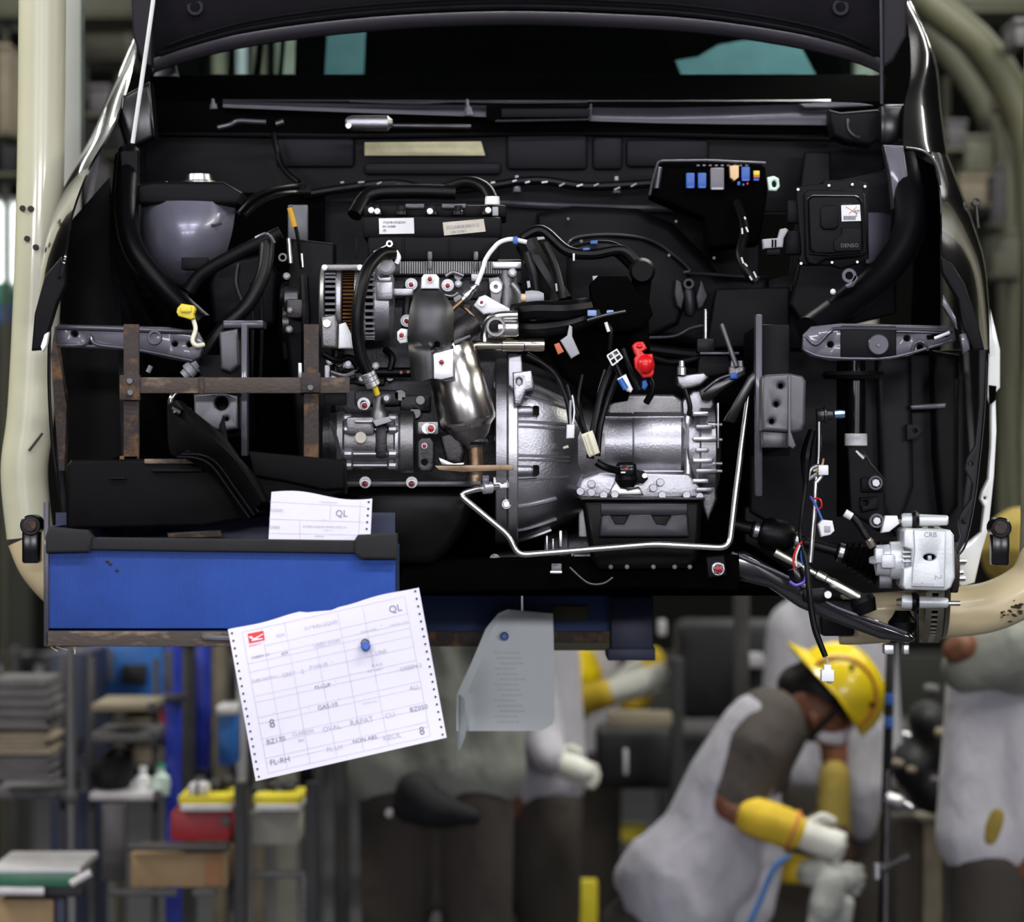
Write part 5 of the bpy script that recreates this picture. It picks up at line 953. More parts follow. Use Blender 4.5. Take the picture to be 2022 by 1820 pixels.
M().lat((1878, 1120, .34), (1890, 1120, .34), [(0, 50), (1, 50)], 24).obj('hub_face', 'rust', bc)
bd = thing('brake_disc', 'vented brake disc seen edge-on below the silver caliper', 'brake disc', (1836, 1275, .50))
DZ = .50
for x0, x1 in ((1816, 1829), (1840, 1853)): M().lat((x0, 1152, DZ), (x1, 1152, DZ), [(0, 113), (.04, 117), (.96, 117), (1, 113)], 64).obj('friction_ring', mat('disc_iron', (.30, .29, .24), .35, 1, .1, 20), bd)
M().lat((1826, 1152, DZ), (1842, 1152, DZ), [(0, 106), (1, 106)], 64).obj('vent_core', 'void_black', bd)
vn = M()
for i in range(60):
    a = 2*math.pi*i/60; vn.lat(p(1828, 1152, DZ)+Vector((0, math.cos(a)*.109, math.sin(a)*.109)), p(1841, 1152, DZ)+Vector((0, math.cos(a)*.109, math.sin(a)*.109)), [(0, .004), (1, .004)], 6, world=True)
vn.obj('vent_vanes', 'disc_iron', bd)
M().lat((1853, 1152, DZ), (1866, 1152, DZ), [(0, 108), (.3, 111), (1, 106)], 48).obj('hub_drum', 'disc_iron', bd)
M().poly([(1808, 1180), (1815, 1180), (1815, 1268), (1808, 1268)], .40, .44, 2).obj('splash_shield', 'rubber', bd)
wf = thing('white_wing_panel', 'white wing-edge panel beyond the caliper', 'car panel', (1950, 1150, .62))
M().poly([(1956, 610), (1966, 650), (1975, 690), (1975, 765), (1966, 775), (1968, 850), (1963, 940), (1952, 1045), (1938, 1092), (1925, 1150), (1900, 1158), (1888, 1150), (1886, 1085), (1916, 1068), (1938, 1050), (1944, 1000), (1936, 985), (1940, 970), (1952, 945), (1957, 880), (1958, 800), (1950, 780), (1952, 700)], .60, .63, 3, holes=[(1945, 983, 3)]).obj('panel', 'panel_white', wf)  # flat white panel with a notched edge
for y in (1108, 1140): M().box(1886, y, 1906, y+5, .596, .60).obj('slot', 'void_black', wf)
M().poly([(1953, 760), (1968, 762), (1966, 790), (1954, 800)], .594, .60, 2).obj('notch', 'void_black', wf)
mr_ = thing('mirror_bracket', 'small black eyelet bracket outside the wing near the control unit', 'bracket', (1930, 450, .9))
M().ring(1928, 398, 9, 5, .88, .90).obj('eye', 'black_gloss', mr_); M().rod((1928, 406, .89), (1932, 450, .89), 4).obj('stem', 'black_gloss', mr_)
# wiper gear in the cowl
wm = thing('wiper_motor', 'silver wiper motor lying in the cowl below the windscreen', 'wiper motor', (740, 256, .8))
M().lat((682, 243, .80), (775, 243, .80), [(0, 6), (.03, 12), (.15, 15), (.9, 15), (.95, 10), (1, 7)], 24).obj('housing', 'cast_alu', wm)
M().rod((775, 248, .80), (930, 250, .80), 4).obj('link_rod', 'dark_steel', wm); M().cy(688, 248, 6, .775, .80, 10).obj('bolt', 'steel', wm)
M().lat((922, 196, .81), (926, 228, .81), [(0, 3), (.5, 4), (.52, 7), (1, 9)], 12).obj('wiper_pivot', 'bracket_grey', wm)
wl2 = thing('wiper_linkage', 'thin grey wiper link bar in the cowl near the prop rod', 'wiper linkage', (500, 250, .8))
M().tube([(430, 252, .80), (455, 246, .80), (470, 239, .80), (500, 240, .80), (525, 241, .80)], 5, 10).obj('bar', 'bracket_grey', wl2); M().rod((545, 245, .80), (560, 240, .80), 6).obj('joint', 'dark_steel', wl2)
M().lat((420, 195, .81), (422, 215, .81), [(0, 3), (.5, 4), (.52, 7), (1, 8)], 12).obj('wiper_pivot', 'bracket_grey', wl2)
M().tube([(540, 262, .84), (548, 300, .84), (562, 335, .82), (590, 360, .80)], 6, 8).obj('washer_hose', 'rubber', wl2)
# ================================================================== parts tray hung in front of the bumper, its load and the build sheets
TY = -.30
tr_ = thing('parts_tray', 'blue ribbed parts tray with black padded rim hung below the car', 'tray', (435, 1280, -.15))
M().poly([(92, 1078), (780, 1092), (780, 1180), (776, 1246), (90, 1246)], TY, TY+.012, 1).obj('front_panel', 'tray_blue', tr_)
M().box(90, 1240, 778, 1250, TY, TY+.28).obj('bottom', 'tray_dark_blue', tr_)
M().box(88, 1040, 98, 1248, TY+.01, TY+.28).obj('end_panel', 'tray_dark_blue', tr_); M().box(770, 1080, 780, 1248, TY+.01, TY+.28).obj('end_panel', 'tray_dark_blue', tr_)
M().box(110, 1012, 780, 1180, TY+.27, TY+.285).obj('back_panel', 'navy', tr_)
M().poly([(170, 1061), (715, 1067), (715, 1093), (170, 1086)], TY-.012, TY+.02, 5).obj('rim_pad', 'foam', tr_)
M().poly([(96, 1040), (172, 1048), (182, 1060), (176, 1090), (90, 1092), (88, 1062)], TY-.02, TY+.02, 6).obj('corner_pad', 'foam', tr_)
M().poly([(706, 1056), (784, 1053), (785, 1104), (712, 1104), (700, 1092), (700, 1066)], TY-.02, TY+.02, 6).obj('corner_pad', 'foam', tr_)
M().poly([(90, 1246), (776, 1249), (776, 1278), (90, 1276)], TY-.006, TY+.02, 2).obj('bottom_bar', 'scraped', tr_)
M().poly([(397, 1254), (455, 1255), (455, 1265), (402, 1263)], TY-.010, TY-.004, 1).obj('bar_bracket', 'box_grey', tr_)
M().box(86, 990, 96, 1276, TY-.006, TY+.015, 2).obj('corner_post', 'bracket_grey', tr_)
for x0, x1, y in ((130, 175, 1030), (185, 235, 1032), (320, 355, 1034)): M().poly([(x0, y), (x1, y-3), (x1, y+3), (x0+4, y+6)], TY+.26, TY+.27, 1).obj('liner_fold', 'tray_blue', tr_)
M().tube([(240, 1046, -.10), (270, 1036, -.10), (300, 1042, -.10)], 4, 8).obj('liner_edge', 'box_grey', tr_)
M().poly([(330, 1052), (435, 1046), (440, 1060), (332, 1062)], -.12, -.10, 2).obj('worn_patch', 'scraped', tr_)
for x, y in ((212, 1108), (218, 1113), (231, 1126)): M().ell((x, y, TY-.001), 4, 3, .002, 8).obj('stain_chip', 'chip', tr_)
q = M()
for x, dx, dy in ((100, 14, -12), (110, 24, -8), (145, 4, 18), (150, -3, 22)): q.tube([(x, 1276, TY), (x+dx*.5, 1277+abs(dy)*.4, TY), (x+dx, 1278+abs(dy)*.6, TY)], .9, 5)
q.obj('frayed_threads', 'tan_label', tr_)
rf = thing('rusty_carrier_frame', 'rusty flat-bar frame standing behind the blue tray', 'frame', (450, 1040, -.02))
M().box(244, 640, 274, 920, -.05, -.035, 1).obj('upright', 'rust', rf); M().box(600, 640, 629, 1040, -.05, -.035, 1).obj('upright', 'rust', rf)
M().box(262, 745, 690, 776, -.062, -.05, 1).obj('cross_bar', 'scraped', rf); M().box(392, 744, 402, 778, -.066, -.06, 1).obj('weld_plate', 'rust', rf)
M().box(236, 740, 276, 790, -.068, -.05, 2).obj('corner_plate', 'rust', rf); M().box(595, 735, 632, 775, -.068, -.05, 2).obj('corner_plate', 'rust', rf)
M().box(640, 772, 684, 800, -.05, -.02, 2).obj('side_bracket', 'black_plastic', rf)
for x, y in ((256, 752), (257, 775), (613, 765)): M().cy(x, y, 6, -.074, -.06, 12).obj('rivet', 'box_grey', rf)
M().box(236, 900, 272, 1040, -.05, -.035, 1).obj('upright_foot', 'rust', rf)
sh = thing('black_shroud', 'long black plastic shroud lying in the blue tray', 'shroud', (400, 1040, -.15))
M().poly([(130, 920), (140, 908), (330, 905), (470, 930), (680, 905), (682, 975), (662, 980), (655, 1000), (520, 1020), (400, 1040), (130, 1045)], -.18, -.09, 8).obj('body', 'shroud_black', sh)
M().poly([(490, 890), (676, 908), (682, 916), (682, 965), (640, 968), (560, 950), (500, 940)], -.20, -.16, 5).obj('end_block', 'shroud_black', sh)
M().box(300, 925, 400, 932, -.19, -.17, 2).obj('rib', 'bay_paint', sh); M().box(216, 942, 248, 946, -.19, -.17, 1).obj('rib', 'bay_paint', sh); M().box(285, 906, 385, 915, -.185, -.16, 1).obj('worn_edge', 'scraped', sh)
du = thing('air_duct', 'curved black plastic air duct leaning out of the blue tray', 'duct', (490, 1040, -.2))
M().grid([[(330, 800, -.20), (350, 790, -.22), (366, 800, -.20), (372, 830, -.16)], [(335, 890, -.22), (380, 830, -.25), (430, 850, -.22), (445, 870, -.16)], [(365, 905, -.23), (425, 870, -.27), (465, 895, -.23), (478, 915, -.17)], [(425, 945, -.23), (470, 915, -.27), (505, 940, -.23), (515, 960, -.17)], [(480, 1030, -.22), (520, 990, -.26), (535, 1000, -.22), (540, 1010, -.17)]], .008, 5).obj('shell', 'shroud_black', du)
for d in (0, 9, 18): M().tube([(350+d, 902-d*.6, -.238), (390+d, 905-d*.7, -.25), (420+d, 922-d*.7, -.252), (455+d, 970-d*.7, -.25), (492+d, 1022-d*.6, -.245)], 2.2, 8).obj('bead', 'bay_paint', du)
M().lat((340, 805, -.235), (356, 815, -.235), [(0, 8), (1, 9)], 10).obj('bracket_ear', 'black_gloss', du)
M().rod((343, 811, -.245), (345, 815, -.245), 3).obj('rivet', 'box_grey', du)
M().poly([(432, 840), (440, 820), (448, 870), (470, 900), (460, 905), (436, 880)], -.20, -.17, 4).obj('duct_flange', 'shroud_black', du)
# ------------------------------------------------------------------ build sheets
def sheet(name, label, corners, Yf, top=lambda t: 0, n=24, mt='paper', th=.0006):
    TL, TR, BR, BL = [Vector(c) for c in corners]; o = thing(name, label, 'paper', ((BL.x+BR.x)/2, max(BL.y, BR.y), Yf((BL.x+BR.x)/2, BL.y)))
    def uv(u, v): a = TL.lerp(TR, u); b = BL.lerp(BR, u); c = a.lerp(b, v); c.y += top(u)*(1-v); return c
    rows = []
    for j in range(n+1):
        rows.append([(lambda c: (c.x, c.y, Yf(c.x, c.y)))(uv(i/n, j/n)) for i in range(n+1)])
    M().grid(rows, th).obj('sheet', mt, o)
    return o, uv
def put(m, Yf, txt, x, y, h, ang, al='LEFT', off=.0012):
    """text baseline at photo pixel x,y, cap height h pixels"""
    vs, fs = text_mesh(txt, h*1.42, al); ca_, sa = math.cos(ang), math.sin(ang)
    P = []
    for q_ in vs:
        X = x+q_.x*ca_+q_.y*sa; Y_ = y+q_.x*sa-q_.y*ca_; P.append(p(X, Y_, Yf(X, Y_)-off))
    m.add(P, fs)
def line(m, Yf, a, b, w, off=.0010, n=10):
    a, b = Vector(a), Vector(b); d = (b-a).normalized(); o = Vector((-d.y, d.x))*w/2; vs, fs = [], []
    for i in range(n+1):
        c = a.lerp(b, i/n)
        for s_ in (-1, 1): X = c+o*s_; vs.append(p(X.x, X.y, Yf(X.x, X.y)-off))
    for i in range(n): fs.append([2*i, 2*i+1, 2*i+3, 2*i+2])
    m.add(vs, fs)
def dots(m, Yf, a, b, n, r):
    for i in range(n):
        c = Vector(a).lerp(Vector(b), i/(n-1)); vs = [p(c.x+r*math.cos(t*math.pi/4), c.y+r*math.sin(t*math.pi/4), Yf(c.x, c.y)-.0011) for t in range(8)]; m.add(vs, [list(range(8))])
PC = ((450, 1242), (827, 1160), (882, 1456), (505, 1542))
YA = lambda x, y: TY-.030+.010*math.sin((x-450)/120)+.006*math.sin((y-1160)/90+x/160)
sA, uvA = sheet('build_sheet', 'large white build sheet with red logo pinned under the blue tray', PC, YA, lambda u: 7*math.sin(u*math.pi)*math.sin(u*13)*.6 + (4 if .4 < u < .55 else 0))
AN = math.atan2(1160-1242, 827-450)
VAL = []
for s_, x, y, h in (('QL', 769, 1210, 14), ('8', 533, 1437, 17), ('8', 829, 1451, 16), ('BZ170', 527, 1470, 10), ('FL-RH', 534, 1511, 11), ('BZ050', 810, 1406, 9.5), ('HABSIN 1-2', 497, 1301, 5), ('659', 556, 1294, 6.5), ('NON ABS', 697, 1468, 8), ('GAS-10', 628, 1402, 9), ('PS-CLIP', 622, 1361, 7)): mk = M(); put(mk, YA, s_, x, y, h, AN); VAL.append((x, y)); mk.obj('printed_word', 'ink', sA)
for s_, x, y, h in (('ALL', 809, 1363, 9), ('GREEN-2', 790, 1325, 8), ('RAPAT', 692, 1433, 11), ('OVAL', 638, 1445, 10), ('KECIL', 757, 1462, 10), ('P-VALVE', 612, 1321, 7), ('GREY', 557, 1337, 8), ('2', 595, 1330, 9), ('CLARION', 578, 1454, 7), ('RH', 590, 1465, 6), ('FL-LH', 646, 1484, 9), ('CU', 761, 1418, 10), ('D1*KRS-GQGFJ', 602, 1244, 7), ('USED DOM', 620, 1279, 7.5), ('0226', 546, 1258, 6), ('TURK GINTEN-2', 498, 1347, 5), ('LINE', 742, 1293, 8), ('BLACK', 735, 1317, 5), ('A/T ONLY', 726, 1328, 5), ('R B101001 14 LR', 770, 1236, 3.6), ('D100RS-TKRL', 712, 1250, 4)): mk = M(); put(mk, YA, s_, x, y, h, AN); VAL.append((x, y)); mk.obj('printed_word', 'ink_faint', sA)
mk = M()
for s_, u, v in (('NO.', .11, .05), ('SEQUENCE', .12, .155), ('MODEL CODE', .20, .15), ('BODY CLR', .035, .23), ('KEY NO', .03, .315), ('ENGINE', .155, .29), ('TRANSMISSION', .03, .44), ('INTERIOR', .03, .58), ('AXLE', .03, .72), ('BRAKE HOSE', .03, .83), ('TANK', .29, .52), ('WIPER', .29, .40), ('VALVE', .29, .29), ('GEAR RATIO', .29, .66), ('MIRROR', .44, .64), ('DOOR LOCK', .58, .63), ('STEERING', .73, .62), ('SPRING RR', .73, .50), ('SEAT BELT', .73, .36), ('HEATER', .29, .80), ('ABS ECU', .44, .79), ('AUDIO', .58, .77), ('LABEL', .73, .75), ('SIZE', .73, .23)):
    c = uvA(u+.03, v+.035)
    if all(abs(c.x-a)+2.5*abs(c.y-b) > 100 for a, b in VAL): put(mk, YA, s_, c.x, c.y, 3.4, AN)
for u, v in ((.44, .35), (.44, .48), (.44, .60), (.28, .63), (.10, .60), (.72, .20)): c = uvA(u+.05, v); put(mk, YA, '-', c.x, c.y, 8, AN)
mk.obj('small_print', 'ink_faint', sA, kind='stuff')
gl_ = M()
for v, u0, u1 in ((.035, .07, .92), (.15, .17, .92), (.21, .17, .92), (.245, .07, .92), (.30, .07, .92), (.37, .07, .92), (.46, .07, .92), (.50, .07, .92), (.60, .07, .92), (.64, .07, .92), (.74, .07, .92), (.78, .07, .92), (.87, .07, .92), (.90, .07, .92), (.965, .07, .92)): a, b = uvA(u0, v), uvA(u1, v); line(gl_, YA, a, b, .7)
for u, v0, v1 in ((.07, .035, .965), (.17, .035, .965), (.29, .035, .965), (.43, .245, .965), (.57, .035, .965), (.70, .035, .965), (.92, .035, .965)): a, b = uvA(u, v0), uvA(u, v1); line(gl_, YA, a, b, .7)
gl_.obj('ruled_lines', kind='stuff', parent=sA, mat=mat('rule_grey', (.58, .57, .64), .7))
pf = M(); dots(pf, YA, (458, 1250), (511, 1533), 20, 2.3); dots(pf, YA, (820, 1167), (874, 1450), 20, 2.3); pf.obj('perforation', 'ink_dark', sA, kind='stuff')
lg = M(); LQ = lambda x, y: p(x, y, YA(x, y)-.0012)
lg.add([LQ(489, 1251), LQ(520, 1245), LQ(523, 1263), LQ(492, 1270)], [[0, 1, 2, 3]]); put(lg, YA, 'DAIHATSU', 492, 1277, 3.6, AN); lg.obj('logo', 'logo_red', sA)
LQ2 = lambda x, y: p(x, y, YA(x, y)-.0022)
lg = M(); lg.add([LQ2(*c) for c in ((491, 1256.5), (497, 1255.5), (501, 1260), (519, 1250.5), (520, 1252.5), (506, 1260.5), (519, 1259.5), (519, 1261.5), (496, 1266), (499, 1261.5), (494, 1260.5))], [list(range(11))]); lg.obj('logo_mark', 'ink_white', sA)
pn = M(); pn.lat((722, 1276, YA(722, 1276)), (722, 1276, YA(722, 1276)-.02), [(0, 8), (.3, 9.5), (.8, 9.5), (1, 6)], 16); pn = tag(pn.obj('push_pin', 'blue_plastic'), 'blue round push pin holding the large build sheet', 'pin')
M().ring(721, 1270, 9, 6, YA(722, 1276)-.012, YA(722, 1276)-.004).obj('pin_collar', 'dark_steel', pn)
M().box(716, 1262, 728, 1284, TY-.022, TY-.006, 2).obj('pin_shank', 'dark_steel', pn)
pn_ = [c for c in pn.children]
# sheet standing in the tray
YB = lambda x, y: -.255+.006*math.sin((x-530)/50)
sB, uvB = sheet('build_sheet', 'white build sheet standing in the tray behind the padded rim', ((536, 971), (735, 984), (731, 1070), (530, 1070)), YB, lambda u: -5*math.sin(u*6.2))
mk = M(); put(mk, YB, 'QL', 662, 1019, 13, .03); mk.obj('bold_print', 'ink', sB)
mk = M(); put(mk, YB, 'GQGFJ', 533, 1009, 6, .06); put(mk, YB, 'D0R8', 532, 1043, 6, .04); put(mk, YB, 'D100RS-GQGFJ MHKG E1FJ 1-0', 598, 1041, 4.5, .02); put(mk, YB, 'B-RS 1.2', 640, 1048, 3.4, .02); put(mk, YB, 'TYPE KENDARAAN', 630, 992, 3, .05); put(mk, YB, 'REMARK', 622, 1060, 3.4, .02); put(mk, YB, 'NO.', 636, 1027, 2.6, .02)
mk.obj('small_print', 'ink_faint', sB, kind='stuff')
gl_ = M()
for a, b in (((533, 990), (722, 1000)), ((531, 1024), (720, 1030)), ((531, 1052), (718, 1056)), ((592, 1026), (592, 1066)), ((653, 996), (652, 1028)), ((712, 988), (708, 1064))): line(gl_, YB, a, b, .7)
gl_.obj('ruled_lines', 'rule_grey', sB, kind='stuff')
pf = M(); dots(pf, YB, (728, 991), (724, 1044), 5, 2.3); pf.obj('perforation', 'ink_dark', sB, kind='stuff')
# second tray behind, with its own sheet
Y2 = .95
t2 = thing('rear_parts_tray', 'dark blue parts tray behind, below the gearbox, with brown base bar', 'tray', (1030, 1300, Y2+.15))
M().box(770, 1168, 1030, 1250, Y2, Y2+.02, 2).obj('front_panel', mat('tray_mid_blue', (.012, .035, .125), .55, 0, .2, 6), t2); M().box(1032, 1172, 1204, 1252, Y2+.004, Y2+.02, 2).obj('front_panel', 'tray_mid_blue', t2)
M().box(1090, 1196, 1162, 1225, Y2-.003, Y2+.004, 1).obj('tape_patch', mat('dull_olive', (.055, .055, .028), .7), t2)
M().box(770, 1246, 1205, 1276, Y2-.01, Y2+.03, 2).obj('base_bar', 'rust', t2); M().box(1040, 1268, 1204, 1284, Y2-.014, Y2-.004, 1).obj('base_strip', 'dull_olive', t2)
M().box(770, 1168, 1204, 1176, Y2+.02, Y2+.35).obj('inner_shelf', 'void_black', t2)
b2 = thing('rear_blue_bin', 'navy blue bin hanging at the end of the rear tray', 'bin', (1250, 1302, Y2+.1)); M().box(1206, 1178, 1290, 1302, Y2-.02, Y2+.2, 3).obj('bin', mat('bin_navy', (.006, .012, .045), .5), b2); M().box(1200, 1280, 1294, 1304, Y2-.03, Y2+.21, 2).obj('bin_rim', 'navy', b2)
YC = lambda x, y: Y2-.05-.015*math.sin((x-900)/60)+.02*max(0, (960-x)/60)
sC = thing('build_sheet', 'blurred curled white sheet pinned to the rear blue tray', 'paper', (1000, 1480, Y2-.04))
OUT = [(985, 1210), (1004, 1203), (1050, 1204), (1092, 1206), (1094, 1300), (1095, 1420), (1090, 1432), (1060, 1446), (1020, 1440), (970, 1440), (920, 1446), (917, 1465), (906, 1482), (901, 1474), (902, 1370), (930, 1310), (960, 1240)]
rows = []
for y in range(1203, 1450, 8):
    xs = []
    for (x0, y0), (x1, y1) in zip(OUT, OUT[1:]+OUT[:1]):
        if (y0-y)*(y1-y) <= 0 and y0 != y1: xs.append(x0+(x1-x0)*(y-y0)/(y1-y0))
    if len(xs) >= 2: a, b = min(xs), max(xs); rows.append([(a+(b-a)*i/10, y, YC(a+(b-a)*i/10, y)-(.012 if i == 0 else 0)) for i in range(11)])
M().grid(rows, .0006).obj('sheet', 'paper_dim', sC)
M().grid([[(902, 1370, YC(902, 1370)), (908, 1372, YC(908, 1370)-.015), (918, 1378, YC(918, 1370)-.02)], [(902, 1430, YC(902, 1430)), (908, 1430, YC(908, 1430)-.015), (920, 1435, YC(918, 1430)-.02)], [(902, 1474, YC(902, 1470)), (907, 1481, YC(908, 1470)-.01), (918, 1456, YC(918, 1470)-.02)]], .0006, 3).obj('curled_corner', 'paper_dim', sC)
mk = M()
for i in range(14): put(mk, YC, 'ABK GRS TKL BZ NON ABS'[i % 5:], 975+(i % 3)*6, 1290+i*10.5, 3, .0)
mk.obj('small_print', mat('ink_pale', (.55, .58, .60), .7), sC, kind='stuff')
tag(M().lat((996, 1256, YC(996, 1256)), (996, 1256, YC(996, 1256)-.02), [(0, 8), (.3, 9), (.8, 8), (1, 5)], 14).obj('push_pin', 'blue_plastic'), 'blue push pin in the blurred curled sheet', 'pin')
# ================================================================== stations behind the line
def B(name, label, cat, boxes, group=None):
    """a thing made of named boxes (part, x0, y0, x1, y1, Y0, Y1, material)"""
    t = thing(name, label, cat, ((boxes[0][1]+boxes[0][3])/2, max(b[4] for b in boxes), boxes[0][5]), group)
    for b in boxes: M().box(b[1], b[2], b[3], b[4], b[5], b[6], b[8] if len(b) > 8 else 3).obj(b[0], b[7], t)
    return t
FZ = lambda Y: 910+CZ/k(Y)          # pixel row of the floor at depth Y
R1, R2 = 3.2, 4.2
B('rack_post', 'thin grey rack post standing below the tray corner', 'post', [('post', 131, 1275, 147, FZ(R1), R1, R1+.03, 'post_grey'), ('collar', 128, 1560, 150, 1585, R1-.01, R1+.04, 'post_grey')])
B('blue_pillar', 'bright blue steel pillar with a pale stripe, beside the blue board', 'pillar', [('pillar', 326, 1270, 356, FZ(R2), R2, R2+.06, 'steel_blue'), ('pale_stripe', 326, 1285, 340, 1365, R2-.004, R2, 'junk_grey'), ('clamp', 322, 1370, 366, 1384, R2-.02, R2+.08, 'post_grey')])
B('blue_pillar', 'bright blue steel pillar beside the large build sheet', 'pillar', [('pillar', 386, 1270, 414, 1520, R2+.1, R2+.16, 'steel_blue'), ('foot', 382, 1515, 418, 1530, R2+.09, R2+.18, 'navy')])
B('grey_pillar', 'dull grey pillar between the two bright blue pillars', 'pillar', [('pillar', 352, 1270, 386, FZ(R2), R2+.2, R2+.26, 'post_grey'), ('cap', 350, 1266, 388, 1275, R2+.19, R2+.27, 'post_grey')])
B('navy_cabinet', 'tall navy cabinet behind the grey rack post', 'cabinet', [('side', 100, 1290, 178, FZ(R2), R2+.3, R2+.8, 'navy'), ('edge', 172, 1290, 180, FZ(R2), R2+.28, R2+.32, 'post_grey'), ('handle', 150, 1450, 156, 1490, R2+.27, R2+.3, 'post_grey')])
B('blue_board', 'mid-blue board with a pinned notice behind the rack', 'board', [('leg', 190, 1380, 200, FZ(R2+.9), R2+.92, R2+.95, 'post_grey'), ('leg', 300, 1380, 310, FZ(R2+.9), R2+.92, R2+.95, 'post_grey'), ('board', 176, 1270, 322, 1380, R2+.9, R2+.95, 'tub_blue'), ('notice', 180, 1282, 222, 1345, R2+.88, R2+.9, 'junk_grey'), ('notice', 240, 1312, 290, 1350, R2+.88, R2+.9, 'junk_dark')])
for i, (x0, x1, y0, y1, m_, lab) in enumerate(((0, 102, 1340, 1440, 'junk_grey', 'crumpled grey bundle topmost of the pile on the rack'), (0, 100, 1445, 1490, 'junk_tan', 'pinkish tan folded cloth bundle under the grey bundle'), (0, 108, 1492, 1540, 'junk_grey', 'flattened dull grey bundle lowest of the pile on the rack'))):
    t = thing('cloth_bundle', lab, 'bundle', ((x0+x1)/2, y1, R1+.2)); q = M()
    for j in range(5): q.box(x0-20+random.uniform(-4, 4), y0+(y1-y0)*j/5, x1+random.uniform(-9, 4), y0+(y1-y0)*(j+1)/5+2, R1+.2, R1+.5, 6)
    q.obj('folds', m_, t); M().box(x0-20, y1-6, x1-4, y1, R1+.19, R1+.5, 2).obj('base_fold', m_, t)
t = thing('storage_rack', 'open rack with pale shelf boards behind the thin grey post', 'rack', (150, FZ(R1+.5), R1+.5))
for (x0, y0, x1, y1, m_) in ((180, 1390, 300, 1405, 'junk_tan'), (178, 1448, 300, 1466, 'junk_grey'), (-20, 1560, 125, 1578, 'junk_grey'), (176, 1564, 312, 1580, 'bar_white')):
    M().box(x0, y0, x1, y1, R1+.35, R1+.75, 3).obj('shelf_board', m_, t); M().box(x1-10, y0-2, x1+4, y1+4, R1+.34, R1+.40, 2).obj('end_clip', 'post_grey', t)
for x in (-18, 118, 176, 302): M().box(x, 1300, x+10, FZ(R1+.7), R1+.74, R1+.78, 2).obj('upright', 'post_grey', t)
for (x, y0, y1, r, m_, cm, lab) in ((282, 1520, 1566, 16, 'white_plastic', 'white_plastic', 'white bottle standing on the pale shelf bar'), (318, 1516, 1570, 17, 'pale_green', 'green_plastic', 'pale green bottle beside the white bottle'), (165, 1500, 1562, 14, 'junk_grey', 'post_grey', 'dull grey bottle beside the black sack')):
    t = thing('bottle', lab, 'bottle', (x, y1, R1+.45)); M().lat((x, y1, R1+.45), (x, y0, R1+.45), [(0, r*.95), (.04, r), (.68, r), (.8, r*.5), (1, r*.45)], 16).obj('body', m_, t); M().lat((x, y0, R1+.45), (x, y0-8, R1+.45), [(0, r*.55), (1, r*.5)], 12).obj('cap', cm, t)
t = thing('black_sack', 'bulging black sack on the rack beside the white bottle', 'sack', (222, 1565, R1+.5)); M().ell((222, 1528, R1+.5), 44, 40, .12).ell((232, 1500, R1+.5), 28, 24, .09).obj('bag', 'black_cloth', t, remesh=.015, sm=4); M().lat((238, 1496, R1+.45), (230, 1486, R1+.45), [(0, 8), (1, 11)], 10).obj('knot', 'junk_grey', t)
B('small_tub', 'blue tub with white lid half hidden by the large build sheet', 'tub', [('tub', 430, 1410, 466, 1512, R2, R2+.2, 'tub_blue', 6), ('lid', 426, 1394, 468, 1412, R2-.01, R2+.21, 'bar_white', 5)])
t = thing('roller_rack', 'flow rack with yellow-edged top and pale rails', 'rack', (470, FZ(R1), R1))
for a, b in ((352, 458), (500, 594)): M().box(a, 1572, b, 1588, R1, R1+.3, 2).obj('yellow_edge', 'yellow_edge', t); M().box(a+4, 1588, b, 1602, R1-.01, R1+.3, 3).obj('rail', 'bar_white', t)
for x in (462, 604): M().box(x, 1545, x+24, FZ(R1), R1-.02, R1+.03, 3).obj('post', 'junk_dark', t)
for x0, y0, x1, y1 in ((250, 1667, 452, 1680), (215, 1757, 350, 1770), (380, 1757, 425, 1770), (500, 1720, 620, 1734)): M().box(x0, y0, x1, y1, R1, R1+.03, 3).obj('cross_rail', 'post_grey' if x0 == 250 else 'junk_grey', t)
M().box(200, 1590, 245, 1740, R1+.2, R1+.26, 3).obj('inner_post', 'post_grey', t); M().box(450, 1545, 470, 1800, R1+.3, R1+.36, 3).obj('inner_post', 'post_grey', t); M().box(596, 1730, 616, 1800, R1-.01, R1+.03, 4).obj('leg_sleeve', 'junk_grey', t)
B('red_bin', 'dark red bin on the flow rack under the yellow edge', 'bin', [('bin', 337, 1603, 455, 1660, R1+.02, R1+.28, 'red_bin'), ('label', 436, 1612, 454, 1630, R1+.015, R1+.02, 'junk_grey', 1)])
B('card_box', 'brown cardboard box on the middle rail of the flow rack', 'box', [('box', 258, 1684, 450, 1752, R1+.04, R1+.32, 'card'), ('dark_side', 404, 1690, 440, 1748, R1+.035, R1+.05, mat('card_red', (.30, .15, .07), .8), 1)])
B('card_box', 'greyish card box on the flow rack, across the dark post from the red bin', 'box', [('box', 492, 1606, 590, 1668, R1+.04, R1+.3, 'card_grey'), ('flap', 492, 1604, 590, 1612, R1+.03, R1+.06, 'card_grey', 1)])
B('white_parcel', 'small white rounded parcel on the yellow-edged rack top', 'parcel', [('parcel', 370, 1546, 412, 1572, R1+.02, R1+.1, 'bar_white', 10), ('strap', 386, 1545, 392, 1572, R1+.018, R1+.102, 'junk_grey', 1)])
